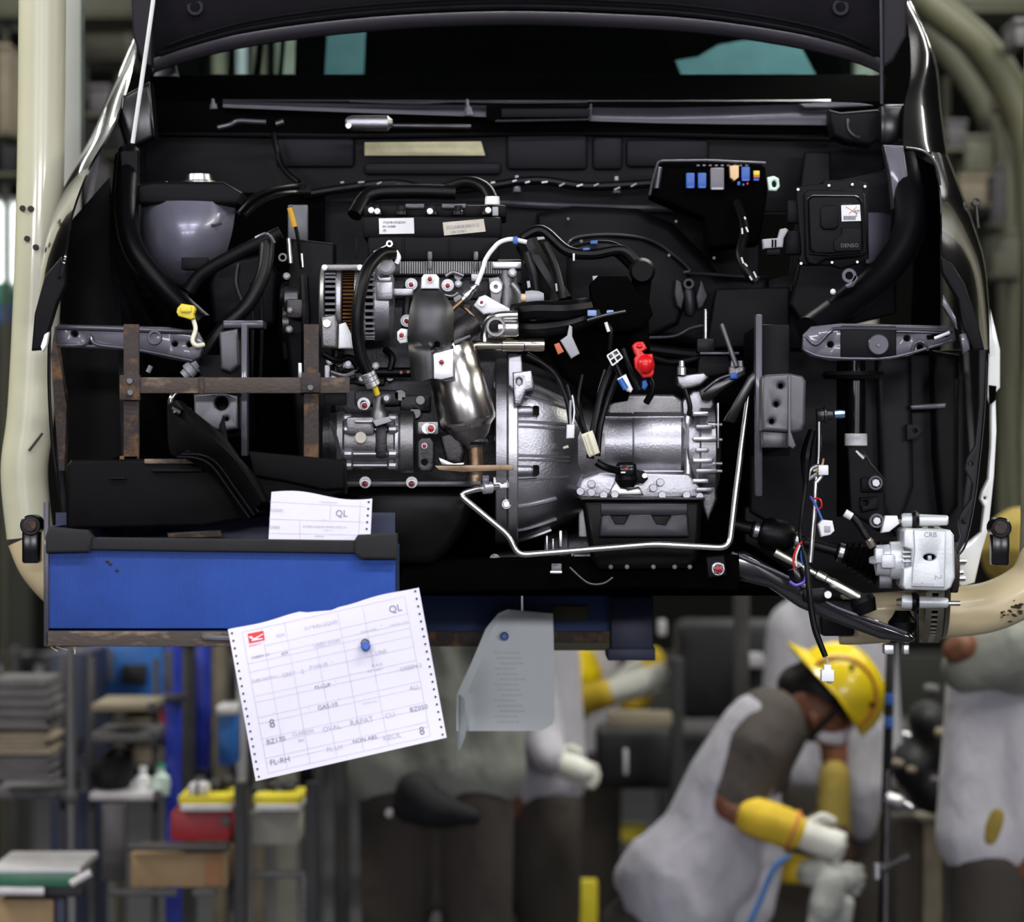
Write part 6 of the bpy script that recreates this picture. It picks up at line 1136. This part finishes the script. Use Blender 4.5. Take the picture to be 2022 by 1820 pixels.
for i, (x, y, w, h, m_) in enumerate(((420, 1530, 60, 40, 'junk_dark'), (540, 1540, 70, 32, 'junk_dark'), (560, 1552, 20, 16, 'bar_white'), (470, 1538, 20, 30, 'junk_tan'))):
    t = thing('loose_part', ('dark lumpy part on the rack top beside the white parcel', 'dark lumpy part on the rack top past the black post, away from the red bin', 'tiny white part on the rack top, on the post side away from the red bin', 'small tan part on the rack top behind the black post')[i], 'part', (x, y+h, R1+.2)); q = M()
    for j in range(5): q.ell((x-w/2+w*random.random(), y+h*.5+random.uniform(-.2, .2)*h, R1+.2), w*.25, h*.35, .05, 10)
    q.obj('lump', m_, t)
t = thing('work_trolley', 'green trolley with a glaring white tube along its front', 'trolley', (60, FZ(2.6), 2.6)); Yt = 2.6
M().box(-20, 1712, 160, 1726, Yt, Yt+.4, 4).obj('top', 'bar_white', t); M().box(-20, 1724, 150, 1752, Yt-.01, Yt+.4, 4).obj('green_rail', 'green_rail', t); M().rod((-20, 1759, Yt-.02), (88, 1760, Yt-.02), 9).obj('white_tube', 'bar_white', t)
M().box(88, 1748, 165, 1772, Yt, Yt+.06, 4).obj('end_joint', 'junk_dark', t); M().rod((140, 1745, Yt-.02), (180, 1722, Yt-.02), 8).obj('handle', 'bar_white', t); M().box(132, 1770, 150, FZ(Yt), Yt, Yt+.04, 3).obj('leg', 'post_grey', t)
B('trolley_crate', 'brown crate slung under the green trolley', 'crate', [('crate', -20, 1776, 106, 1900, 2.62, 2.9, 'card'), ('blue_band', 108, 1772, 130, 1900, 2.63, 2.9, 'navy')])
# dark clutter further back, left and middle
cols_ = [('black', 'junk_dark'), ('grey', 'junk_grey'), ('navy', 'navy'), ('tan', 'junk_tan'), ('dull red', 'red_bin'), ('olive', 'olive_grey')]
for r_, sn_ in enumerate(('top', 'second', 'third', 'lowest')):
    x = 5.0
    for c_, (cn_, cm_) in enumerate(cols_):
        w_, h_ = random.uniform(40, 84), random.uniform(18, 44); y1 = 1330+r_*60; B('stored_part', '%s part box on the %s shelf of the far dark rack' % (cn_, sn_), 'box', [('body', x, y1-h_, x+w_, y1, 7.56, 7.86, cm_, 4), ('lid', x-2, y1-h_-4, x+w_+2, y1-h_+3, 7.55, 7.87, cm_, 1)], 'part boxes on the far dark rack'); x += w_+random.uniform(8, 34)
B('far_rack', 'wide dark far rack behind the storage rack', 'rack', [('back', -60, 1290, 640, 1560, 8.2, 8.3, 'junk_dark')]+[('shelf', -60, 1330+i*60, 640, 1342+i*60, 7.55, 8.2, 'navy', 1) for i in range(4)]+[('post', x, 1280, x+14, FZ(7.4), 7.4, 7.5, 'post_grey', 2) for x in (20, 230, 440, 620)])
# far right/upper: olive hanger hoops of the next cars, boxes on shelves
def hoop(lab, pts, r, m_): t = thing('far_hanger', lab, 'hanger', pts[-1], 'far hanger hoops'); M().tube(pts, r, 16, 6).obj('tube', m_, t); x, y, Y = pts[-1]; M().box(x-r, y-8, x+r, y+10, Y-.05, Y+.05, 3).obj('end_cap', m_, t)
hoop('olive hanger hoop arching beyond the wing near the control unit', [(1740, -60, 5), (1850, 20, 5), (1940, 95, 5), (2000, 190, 5), (2040, 330, 5), (2050, 700, 5), (2050, FZ(5), 5)], 36, 'olive')
hoop('greyish second hanger hoop inside the olive one', [(1800, 30, 7), (1890, 130, 7), (1950, 230, 7), (1985, 380, 7), (1992, 620, 7), (1992, 1000, 7), (1990, FZ(7), 7)], 22, 'olive_grey')
B('roof_beam', 'olive roof beam crossing above the pale square column', 'beam', [('beam', -30, -20, 270, 28, 6, 6.3, 'olive_grey'), ('flange', -30, 28, 270, 36, 5.95, 6.35, 'olive')])
B('roof_beam', 'dark olive roof beam crossing above the far hanger hoops', 'beam', [('beam', 1780, -20, 2060, 16, 6, 6.3, 'olive'), ('flange', 1780, 16, 2060, 24, 5.95, 6.35, 'olive')])
for i, (x0, y0, x1, y1, Y, m_) in enumerate(((176, 170, 214, 222, 5.5, 'junk_grey'), (160, 200, 230, 300, 6.5, 'junk_dark'), (-5, 90, 18, 260, 5, 'junk_tan'), (0, 260, 30, 340, 5.5, 'junk_dark'), (1870, 240, 1910, 290, 6, 'junk_grey'), (1905, 270, 1960, 340, 6, 'olive_grey'), (1895, 350, 1950, 400, 6, 'junk_tan'), (1955, 330, 1985, 440, 6.2, 'junk_grey'), (1960, 460, 2022, 540, 6.3, 'olive_grey'), (2005, 40, 2030, 90, 4.6, 'junk_grey'), (1975, 150, 2022, 210, 5.6, 'junk_tan'), (165, 60, 250, 110, 6.5, 'olive_grey'), (165, 320, 200, 420, 6.2, 'junk_grey'))):
    B('shelf_crate', ('grey crate on a high shelf beside the pale square column', 'dark crate on a high shelf beside the pale square column', 'tan upright crate behind the cream hanger arm', 'dark crate under the tan upright crate behind the cream hanger arm', 'small grey crate topmost on the shelving inside the far hoops', 'olive crate on the shelving under the small grey crate', 'tan crate on the shelving below the olive crate', 'tall grey crate inside the far hoop', 'wide olive crate below the tall grey crate', 'grey crate hung outside the olive far hoop', 'tan crate hung on the olive hoop', 'wide olive crate under the roof beam by the pale column', 'grey crate lowest on the shelving by the pale column')[i], 'crate', [('crate', x0, y0, x1, y1, Y, Y+.3, m_, 5), ('lid', x0-2, y0-5, x1+2, y0+4, Y-.01, Y+.31, m_, 2)])
t = thing('crate_shelving', 'dim olive shelving carrying crates inside the far hanger hoops', 'shelving', (1950, FZ(6.2), 6.2))
for x0, x1, y, Y in ((1864, 1916, 290, 6), (1898, 1966, 340, 6), (1888, 1956, 400, 6), (1948, 1992, 440, 6.2), (1954, 2030, 540, 6.3)): M().box(x0, y, x1, y+8, Y, 6.7, 1).obj('shelf_board', 'olive', t)
for x in (1866, 1990): M().box(x, 150, x+10, FZ(6.68), 6.68, 6.74, 1).obj('upright', 'olive', t)
t = thing('crate_shelving', 'dim olive shelving carrying crates behind the pale square column', 'shelving', (200, FZ(6.2), 6.2))
for x0, x1, y, Y in ((166, 224, 222, 5.5), (154, 236, 300, 6.5), (158, 256, 110, 6.5), (158, 206, 420, 6.2), (-20, 24, 260, 5), (-20, 36, 340, 5.5)): M().box(x0, y, x1, y+8, Y, Y+.4, 1).obj('shelf_board', 'olive', t)
for x in (160, 226, 4): M().box(x, 40, x+10, FZ(6.85), 6.85, 6.9, 1).obj('upright', 'olive', t)
B('pale_backing_sheet', 'pale added backing sheet seen through the windscreen next to the wide column', 'panel', [('sheet', 600, -260, 760, 230, 4.2, 4.23, 'bar_white', 2), ('foot', 660, 230, 690, FZ(4.2), 4.2, 4.25, 'post_grey', 2)])  # added pale sheet, brightens the cabin glass in front of it
B('pale_backing_sheet', 'wide pale added backing sheet seen through the windscreen above the fuse box', 'panel', [('sheet', 1290, -260, 1640, 230, 4.4, 4.43, 'bar_white', 2), ('foot', 1450, 230, 1480, FZ(4.4), 4.4, 4.45, 'post_grey', 2)])  # second added sheet, brightens the other pane
t = thing('window_glazing', 'glaring bright window behind the cream hanger arm', 'window', (10, 620, 12)); 
glow = bpy.data.materials.new('daylight_pane'); glow.use_nodes = True; nb = glow.node_tree.nodes['Principled BSDF']; nb.inputs['Emission Color'].default_value = (.9, 1, .95, 1); nb.inputs['Emission Strength'].default_value = 3.5; MT['daylight_pane'] = glow
nz = glow.node_tree.nodes.new('ShaderNodeTexNoise'); nz.inputs['Scale'].default_value = 2; glow.node_tree.links.new(nz.outputs['Fac'], nb.inputs['Roughness'])
for x0, x1 in ((-70, 22), (27, 60)): M().box(x0, 400, x1, 560, 12, 12.05, 1).obj('pane', 'daylight_pane', t)
M().box(-70, 575, 60, FZ(12), 12, 12.1, 1).obj('wall_pier', 'wall_sheet', t); M().box(-70, 560, 60, 575, 11.95, 12.1, 1).obj('sill', 'bar_white', t); M().box(-70, 392, 60, 402, 11.95, 12.1, 1).obj('head', 'bar_white', t); M().box(20, 400, 28, 562, 11.95, 12.1, 1).obj('mullion', 'bar_white', t)
B('green_sign', 'bright green panel with blue lower edge behind the cream hanger arm', 'sign', [('post', -20, 640, -8, FZ(7), 7, 7.05, 'post_grey'), ('panel', -30, 556, 22, 600, 7, 7.05, 'green_plastic'), ('blue_edge', -30, 600, 22, 640, 7, 7.05, 'tub_blue')])
for i, (x, w, m_) in enumerate(((420, 24, 'junk_tan'), (468, 18, 'bar_white'), (500, 22, 'junk_tan'), (545, 40, 'card_grey'), (1690, 40, 'card_grey'))):
    B('far_column', ('tan column seen through the windscreen nearest the prop rod', 'pale narrow column seen through the windscreen', 'tan column between the pale narrow and the wide column', 'wide grey column next to the door pillar', 'grey column seen through the windscreen above the control unit')[i], 'column', [('shaft', x, -300, x+w, FZ(5.6), 5.6, 5.7, m_, 2), ('base', x-6, FZ(5.6)-30, x+w+6, FZ(5.6), 5.55, 5.75, m_, 2)])
# machine beside the bending worker
t = thing('lamp_stand', 'black stand pole with a bright chrome lamp head', 'stand', (1748, FZ(3), 3)); Yp = 3.0
M().rod((1760, 1240, Yp), (1742, 1830, Yp), 9, 10).obj('pole', 'black_gloss', t); M().rod((1752, 1520, Yp-.03), (1748, 1830, Yp-.03), 4).obj('rail', 'junk_grey', t)
M().lat((1748, 1572, Yp-.03), (1784, 1584, Yp-.03), [(0, 8), (.1, 12), (.8, 13), (1, 9)], 14).obj('lamp_head', 'zinc', t); M().rod((1784, 1584, Yp-.03), (1800, 1594, Yp-.03), 6).obj('lamp_tip', 'steel', t)
M().lat((1738, 1715, Yp-.04), (1795, 1690, Yp-.04), [(0, 10), (.3, 10), (.35, 6), (1, 9)], 10).obj('clamp', 'post_grey', t); M().rod((1732, 1705, Yp-.04), (1732, 1735, Yp-.04), 7).obj('clamp_knob', 'zinc', t)
for y in (1370, 1415): M().box(1758-(y-1240)*.03-5, y, 1770-(y-1240)*.03, y+22, Yp-.04, Yp-.02, 2).obj('blue_tag', 'tub_blue', t)
t = thing('axle_assembly', 'dark greasy axle assembly on a stand beside the lamp stand', 'machine', (1840, FZ(4.3), 4.3)); Ym = 4.3
q = M()
for c in ((1800, 1510, 45, 50), (1860, 1470, 50, 60), (1850, 1560, 60, 50), (1900, 1540, 34, 60), (1830, 1420, 40, 40)): q.ell((c[0], c[1], Ym), c[2], c[3], .12)
q.obj('casing', 'junk_dark', t, remesh=.02, sm=3)
for c in ((1773, 1505, 12), (1800, 1518, 10), (1790, 1450, 10), (1860, 1445, 14), (1840, 1360, 16), (1894, 1515, 9), (1850, 1540, 12), (1926, 1604, 8)): M().lat((c[0]-c[2], c[1], Ym-.14), (c[0]+c[2], c[1]+4, Ym-.14), [(0, c[2]*.5), (.3, c[2]*.8), (.8, c[2]*.7), (1, c[2]*.3)], 12).obj('fitting', random.choice(['junk_grey', 'steel', 'junk_tan']), t)
for x0, x1, m_ in ((1770, 1820, 'trousers'), (1822, 1862, 'junk_tan'), (1866, 1925, 'junk_grey')): M().box(x0, 1620, x1, FZ(Ym), Ym, Ym+.3, 6).obj('stand_leg', m_, t)
B('post_bundle', 'dark machine frame behind the bending worker', 'frame', [('post', 1325, 1300, 1350, FZ(5), 5, 5.1, 'junk_dark'), ('post', 1130, 1330, 1142, FZ(5), 5, 5.05, 'junk_dark'), ('beam', 1200, 1405, 1330, 1435, 5, 5.1, 'junk_tan'), ('block', 1180, 1440, 1340, 1560, 5.2, 5.6, 'junk_dark', 20), ('block', 1340, 1230, 1560, 1420, 5.6, 6, 'junk_dark', 20), ('fitting', 1470, 1290, 1510, 1320, 5.5, 5.6, 'bar_white', 8), ('fitting', 1300, 1225, 1316, 1255, 5.5, 5.6, 'bar_white', 4), ('red_knob', 1552, 1252, 1580, 1268, 5.3, 5.35, 'red_bin', 5), ('yellow_foot', 1140, 1740, 1180, 1900, 5, 5.1, 'yellow_edge', 4), ('strip', 1232, 1480, 1240, 1530, 4.95, 5, 'bar_white', 2)])
B('floor_marking', 'yellow floor marking stripe far behind the workers', 'floor marking', [('stripe', 1040, 1640, 1280, 1660, 11, 11.3, 'yellow_edge', 1)])
B('far_bench', 'long dim workbench far behind the workers', 'workbench', [('top', 560, 1440, 1960, 1456, 10.5, 11.4, 'junk_grey', 2), ('leg', 600, 1456, 620, FZ(10.6), 10.6, 10.7, 'junk_dark', 2), ('leg', 1300, 1456, 1320, FZ(10.6), 10.6, 10.7, 'junk_dark', 2), ('leg', 1900, 1456, 1920, FZ(10.6), 10.6, 10.7, 'junk_dark', 2), ('panel', 640, 1290, 1940, 1430, 11.5, 11.6, 'wall_sheet', 2)])
# ------------------------------------------------------------------ people
def ch(*c): return [((p(x, y, Y)), r) for x, y, Y, r in c]
def limb(name, m_, par, chains, vox=.014, sm=5):
    q = M()
    for c in chains: q.caps(ch(*c), 12)
    return q.obj(name, m_, par, remesh=vox, sm=sm)
def glove_hand(par, wrist, d, up, s=1.0, m_='glove', curl=.6, Y=4.0):
    """palm and five bent fingers; wrist px, d = pointing direction (px vector), up = thumb side (px vector)"""
    W = p(wrist[0], wrist[1], Y); dv = Vector((d[0], 0, -d[1])).normalized(); uv_ = Vector((up[0], 0, -up[1])).normalized(); nv = Vector((0, 1, 0))
    q = M(); L = .09*s
    q.caps([(W, .034*s), (W+dv*L*.5, .040*s), (W+dv*L, .038*s)], 12)
    for i, (o, ln) in enumerate(((.030, .075), (.010, .085), (-.010, .078), (-.030, .060))):
        a = W+dv*L+uv_*o*s; b = a+(dv*math.cos(curl*.6)+nv*math.sin(curl*.6)-uv_*.12)*ln*.45*s; c = b+(dv*math.cos(curl*1.7)+nv*math.sin(curl*1.7))*ln*.35*s; e = c+(dv*math.cos(curl*2.6)+nv*math.sin(curl*2.6))*ln*.28*s
        q.caps([(a, .0115*s), (b, .011*s), (c, .0105*s), (e, .009*s)], 8)
    a = W+dv*L*.3+uv_*.03*s; b = a+(dv*.6+uv_*.6-nv*.2)*.045*s; c = b+(dv*.9+nv*.2)*.035*s
    q.caps([(a, .014*s), (b, .0125*s), (c, .010*s)], 8)
    return q.obj('glove', m_, par, remesh=.0055, sm=2)
PY = 4.0
w = thing('person', 'person in yellow helmet and grey shirt bending over, wearing white gloves', 'person', (1330, FZ(PY), PY))
limb('body', 'skin', w, [[(1350, 1790, PY, .11), (1410, 1640, PY, .12), (1485, 1480, PY, .11), (1545, 1420, PY, .065), (1585, 1405, PY, .06)], [(1596, 1395, PY, .085), (1622, 1412, PY, .08), (1640, 1440, PY, .06), (1650, 1455, PY, .04)], [(1668, 1424, PY, .02), (1672, 1432, PY, .016)],
     [(1490, 1460, PY-.16, .055), (1435, 1590, PY-.2, .048), (1500, 1618, PY-.22, .042), (1575, 1645, PY-.22, .034)], [(1500, 1470, PY+.16, .055), (1470, 1650, PY+.2, .046), (1510, 1712, PY+.1, .04), (1590, 1716, PY, .034)],
     [(1310, 1850, PY-.09, .09), (1300, 2000, PY-.1, .075), (1260, 2230, PY-.1, .05), (1320, 2245, PY-.1, .04)], [(1310, 1850, PY+.09, .09), (1300, 2000, PY+.1, .075), (1260, 2230, PY+.1, .05), (1320, 2245, PY+.1, .04)]])
limb('shirt', 'shirt_grey', w, [[(1496, 1432, PY-.1, .10), (1442, 1545, PY-.1, .125), (1390, 1660, PY-.1, .13), (1325, 1735, PY-.1, .15), (1350, 1800, PY-.08, .16)], [(1496, 1432, PY+.1, .10), (1442, 1545, PY+.1, .125), (1390, 1660, PY+.1, .13), (1330, 1745, PY+.1, .145)], [(1420, 1640, PY-.06, .15), (1440, 1740, PY-.06, .12), (1440, 1800, PY-.04, .10)], [(1285, 1690, PY-.05, .07), (1240, 1735, PY-.05, .05)]], .016, 5)
limb('shirt_front', 'shirt_white', w, [[(1510, 1560, PY-.03, .05), (1490, 1680, PY-.05, .09), (1460, 1790, PY-.06, .10)]], .016, 5)
limb('sleeve', 'sleeve_brown', w, [[(1516, 1424, PY-.08, .105), (1498, 1475, PY-.15, .095), (1465, 1550, PY-.17, .082), (1452, 1574, PY-.18, .075)], [(1516, 1424, PY+.08, .105), (1505, 1480, PY+.14, .10), (1500, 1560, PY+.17, .08)], [(1490, 1415, PY, .07), (1545, 1412, PY, .07)], [(1530, 1440, PY-.05, .10), (1510, 1540, PY-.06, .06)]], .014, 5)
limb('trousers', 'trousers', w, [[(1285, 1850, PY-.09, .12), (1295, 2000, PY-.1, .10), (1260, 2200, PY-.1, .07)], [(1285, 1850, PY+.09, .12), (1295, 2000, PY+.1, .10), (1260, 2200, PY+.1, .07)], [(1250, 1830, PY, .10), (1300, 1870, PY, .12)]], .018, 4)
limb('shoe', 'black_cloth', w, [[(1255, 2232, PY-.1, .05), (1340, 2246, PY-.1, .04)]], .012, 3); limb('shoe', 'black_cloth', w, [[(1255, 2232, PY+.1, .05), (1340, 2246, PY+.1, .04)]], .012, 3)
limb('arm_cover', 'arm_yellow', w, [[(1482, 1608, PY-.215, .056), (1520, 1622, PY-.22, .057), (1562, 1638, PY-.22, .056)]], .01, 3); limb('arm_cover', 'arm_yellow', w, [[(1500, 1702, PY+.09, .048), (1545, 1712, PY+.04, .047), (1588, 1718, PY, .042)]], .01, 3)
M().lat(p(1562, 1637, PY-.22), p(1567, 1639, PY-.22), [(0, .058), (1, .058)], 20, world=True).obj('cover_hem', 'orange_plastic', w)
glove_hand(w, (1572, 1642), (10, 3.5), (2, -10), 1.12, 'glove', .9, PY-.22); glove_hand(w, (1596, 1722), (10, 1.5), (0, -10), 1.15, 'glove_grey', .7, PY-.02)
limb('hanging_glove', 'glove_grey', w, [[(1640, 1740, PY-.05, .045), (1630, 1790, PY-.05, .05)]]+[[(1610+i*22, 1780, PY-.05, .018), (1600+i*24, 1830, PY-.05, .014)] for i in range(4)], .008, 3)
# helmet: dome along the crown axis, brim, stripe
ax = Vector((math.cos(.62), 0, math.sin(.62))); hc = p(1650, 1368, PY); R = Matrix((ax.cross(Vector((0, 1, 0))), Vector((0, 1, 0)), ax)).transposed()
def dome(r0, h, y_s=.9, a0=0, seg=32, rings=10):
    vs, fs = [], []
    for j in range(rings+1):
        t = j/rings*math.pi/2; 
        for i in range(seg):
            a = 2*math.pi*i/seg; vs.append(hc+R @ Vector((math.cos(a)*r0*math.cos(t)**.8, math.sin(a)*r0*y_s*math.cos(t)**.8, h*math.sin(t))))
    for j in range(rings):
        for i in range(seg): fs.append([j*seg+i, j*seg+(i+1) % seg, (j+1)*seg+(i+1) % seg, (j+1)*seg+i])
    return vs, fs
hv, hf = dome(.142, .135); M().add(hv, hf).obj('helmet', 'helmet', w)
def rimq(): 
    m = M(); pts = []
    for i in range(33):
        a = 2*math.pi*i/32; front = max(0, math.cos(a)); pts.append(hc+R @ Vector((math.cos(a)*(.146+.05*front**2), math.sin(a)*.132, -.006-.02*front)))
    inner = [hc+R @ Vector((math.cos(2*math.pi*i/32)*.135, math.sin(2*math.pi*i/32)*.12, .01)) for i in range(33)]
    return m.grid([pts, inner], .005, 0, True)
rimq().obj('helmet_brim', 'helmet', w)
st_ = [hc+R @ Vector((-.02+.0*t, -.142*.9*math.cos(t)-.002, .137*math.sin(t))) for t in [i*math.pi/2/8 for i in range(-0, 9)]]
M().tube([hc+R @ Vector((math.cos(a)*.106, -.092, math.sin(a)*.104)) for a in [i*math.pi/10 for i in range(0, 11)]], .005, 6, 3, world=True).obj('orange_stripe', 'orange_plastic', w)
for a, b in ((.4, .25), (-.75, .1)): 
    c = hc+R @ Vector((math.sin(a)*.11, -.105, .05+b*.1)); M().ell(c, .008, .008, .008, 8, world=True).obj('vent_hole', 'void_black', w)
limb('hair', 'hair', w, [[(1572, 1352, PY, .06), (1606, 1348, PY, .075), (1640, 1372, PY, .075)]], .01, 3)
limb('face_mask', 'mask_white', w, [[(1622, 1452, PY-.045, .022), (1650, 1450, PY-.02, .035), (1672, 1434, PY, .022)]], .008, 3)
M().tube([p(1596, 1462, PY-.075), p(1625, 1430, PY-.09), p(1660, 1395, PY-.085)], .008, 8, 4, world=True).obj('chin_strap', 'black_cloth', w)
M().ell((1608, 1420, PY-.088), 12, 15, .014).obj('ear', 'skin', w); M().ell((1664, 1412, PY-.055), 7, 5, .008).obj('eye', 'hair', w)
tag(M().tube([(1560, 1690, PY-.28), (1530, 1712, PY-.28), (1500, 1780, PY-.28), (1476, 1840, PY-.28), (1450, 1960, PY-.25)], 6, 10).obj('tool_cord', 'blue_cord'), 'blue air hose trailing from the bending worker hands', 'hose')
t = thing('drive_tool', 'brown hand tool with brass top held by the bending worker', 'tool', (1660, 1700, PY-.16)); M().lat((1660, 1700, PY-.16), (1650, 1630, PY-.16), [(0, 26), (.2, 30), (.8, 24), (1, 18)], 18).obj('body', mat('tool_brown', (.05, .022, .014), .5), t); M().lat((1630, 1640, PY-.17), (1606, 1606, PY-.17), [(0, 16), (.4, 18), (.6, 14), (1, 15)], 14).obj('brass_head', mat('brass_dull', (.32, .22, .05), .35, .8), t)
# other people, mostly hidden
def person(label, cx, top, Y, shirt, tro, sh_w=.2, arms=(), extra=None, lean=0, hz=.92, tl=.52, sides=()):
    w = thing('person', label, 'person', (cx, FZ(Y), Y)); q = k(Y); hip = 910+(CZ-hz)/q; shd = hip-tl/q; hw = sh_w/q; fl = FZ(Y)
    L = lambda x, y, dy, r: (x+lean*(hip-y)/(hip-shd), y, Y+dy, r)
    headc = shd-.26/q
    limb('body', 'skin', w, [[L(cx, hip, 0, .12), L(cx, shd, 0, .11), L(cx, shd-.10/q, 0, .06), L(cx, headc, 0, .085), L(cx, headc-.06/q, 0, .085)]]+[a for a in arms]+[[(cx+s_*.09/q, hip, Y, .085), (cx+s_*.10/q, hip+.45/q, Y, .06), (cx+s_*.10/q, fl-.06/q, Y, .045)] for s_ in (-1, 1)], .016, 4)
    limb('shirt', shirt, w, [[L(cx-hw*.55, shd+.05/q, 0, .10), L(cx-hw*.6, hip-.1/q, 0, .115), L(cx-hw*.6, hip-.04/q, 0, .122)], [L(cx+hw*.55, shd+.05/q, 0, .10), L(cx+hw*.6, hip-.1/q, 0, .115), L(cx+hw*.6, hip-.04/q, 0, .122)], [L(cx, shd-.03/q, 0, .125), L(cx, hip-.05/q, 0, .135)], [L(cx-hw*.6, hip-.04/q, 0, .124), L(cx+hw*.6, hip-.04/q, 0, .124)]], .018, 4)
    limb('trousers', tro, w, [[(cx+s_*.10/q, hip+.02/q, Y, .12), (cx+s_*.115/q, hip+.45/q, Y, .095), (cx+s_*.115/q, fl-.12/q, Y, .08)] for s_ in (-1, 1)], .018, 4)
    limb('hair', 'hair', w, [[L(cx, headc-.07/q, .02, .09), L(cx, headc-.03/q, .03, .09)]], .014, 3)
    for s_ in (-1, 1): limb('shoe', 'black_cloth', w, [[(cx+s_*.115/q, fl-.04/q, Y, .045), (cx+s_*.12/q, fl-.035/q, Y-.14, .04)]], .014, 3)
    for s_ in sides:
        sx, sy = cx+s_*hw*.95, shd+.05/q; ex_, ey = cx+s_*hw*1.15, shd+.34/q; wx, wy = cx+s_*hw*1.0, shd+.54/q
        limb('sleeve', shirt, w, [[(sx, sy, Y, .075), (ex_, ey, Y, .062)]]); limb('forearm', 'skin', w, [[(ex_, ey, Y, .045), (wx, wy, Y-.12, .036)]], .012, 3); glove_hand(w, (wx, wy), (-s_*2, 10), (s_*10, 0), .95, 'glove', .5, Y-.12)
    if extra: extra(w)
    return w
def exA(w):
    limb('sleeve', 'shirt_olive', w, [[(800, 1330, 3.9, .075), (775, 1460, 3.9, .06), (800, 1530, 3.85, .05)]]); limb('sleeve', 'shirt_olive', w, [[(930, 1335, 3.9, .075), (968, 1290, 3.85, .06)]]); limb('forearm', 'skin', w, [[(968, 1290, 3.85, .045), (978, 1150, 3.8, .036)]], .012, 3); glove_hand(w, (978, 1150), (0, -10), (10, 0), .95, 'glove', .5, 3.8); limb('pouch', 'black_cloth', w, [[(820, 1562, 3.78, .06), (850, 1595, 3.76, .055), (935, 1612, 3.78, .025)], [(810, 1590, 3.78, .05), (880, 1610, 3.78, .035)]], .012, 3); M().cy(768, 1606, 8, 3.75, 3.78, 12).obj('badge', 'bar_white', w)
person('person in grey-olive shirt and dark trousers with a black pouch, behind the sheets', 862, 1290, 3.9, 'shirt_olive', 'trousers', .22, extra=exA, hz=1.0)
def exB(w): M().rod((985, 1430, 4.5), (995, 1580, 4.5), 7).obj('strap', 'black_cloth', w); limb('sleeve', 'shirt_grey', w, [[(1060, 1330, 4.65, .07), (1075, 1460, 4.6, .06), (1090, 1500, 4.5, .05)]]); glove_hand(w, (1092, 1500), (10, 4), (0, -10), 1.0, 'glove', .6, 4.5)
person('person in pale shirt and dark trousers standing behind the blurred sheet', 1008, 1290, 4.7, 'shirt_grey', 'trousers', .19, extra=exB, sides=(-1,))
def exC(w):
    limb('arm_cover', 'arm_yellow', w, [[(1150, 1385, 6.1, .05), (1200, 1368, 6.0, .048)]], .012, 3); glove_hand(w, (1205, 1366), (10, -3), (0, -10), 1.2, 'glove', .4, 6.0); limb('raised_arm_cover', 'arm_yellow', w, [[(1252, 1390, 6.2, .05), (1285, 1305, 6.2, .055)]], .012, 3); limb('sleeve', 'sleeve_brown', w, [[(1100, 1420, 6.3, .07), (1140, 1392, 6.15, .055)]])
    limb('helmet', 'helmet', w, [[(1130, 1330, 6.3, .11), (1130, 1318, 6.3, .10)]], .014, 3)
person('person in white shirt reaching out with yellow arm covers, far behind', 1105, 1290, 6.4, 'shirt_white', 'trousers', .17, extra=exC)
def exE(w):
    limb('sleeve', 'shirt_grey', w, [[(1690, 1430, 4.9, .08), (1702, 1560, 4.9, .075), (1704, 1640, 4.9, .04)]]); limb('forearm', 'skin', w, [[(1645, 1450, 4.75, .045), (1650, 1540, 4.75, .04)]], .012, 3); limb('arm_cover', 'olive_shade_yellow', w, [[(1648, 1530, 4.7, .05), (1645, 1650, 4.65, .055)]], .012, 3); glove_hand(w, (1645, 1655), (0, 10), (-10, 0), 1.1, 'tool_brown', .5, 4.6)  # the arm cover's shade is in its olive colour
person('person in lavender-grey shirt behind the bending worker, yellow arm cover hanging down', 1640, 1290, 5.0, 'shirt_grey', 'trousers', .18, extra=exE)
def exF(w):
    limb('sleeve', 'shirt_olive', w, [[(2000, 1270, 3.3, .10), (1945, 1300, 3.3, .085), (1905, 1320, 3.3, .07)], [(2010, 1290, 3.35, .11), (2040, 1290, 3.4, .11)]]); limb('forearm', 'skin', w, [[(1900, 1275, 3.25, .045), (1884, 1286, 3.25, .035)]], .012, 3); glove_hand(w, (1968, 1610), (-3, 10), (-10, 0), .7, 'olive_shade_yellow', .5, 3.4); limb('helmet', 'olive_shade_yellow', w, [[(2018, 1085, 3.5, .12), (2018, 1075, 3.5, .11)]], .014, 3)
person('person in white shirt with olive sleeves working with raised arm beside the axle assembly', 2030, 1290, 3.5, 'shirt_white', 'trousers', .22, extra=exF, sides=(1,), hz=.86, tl=.5)
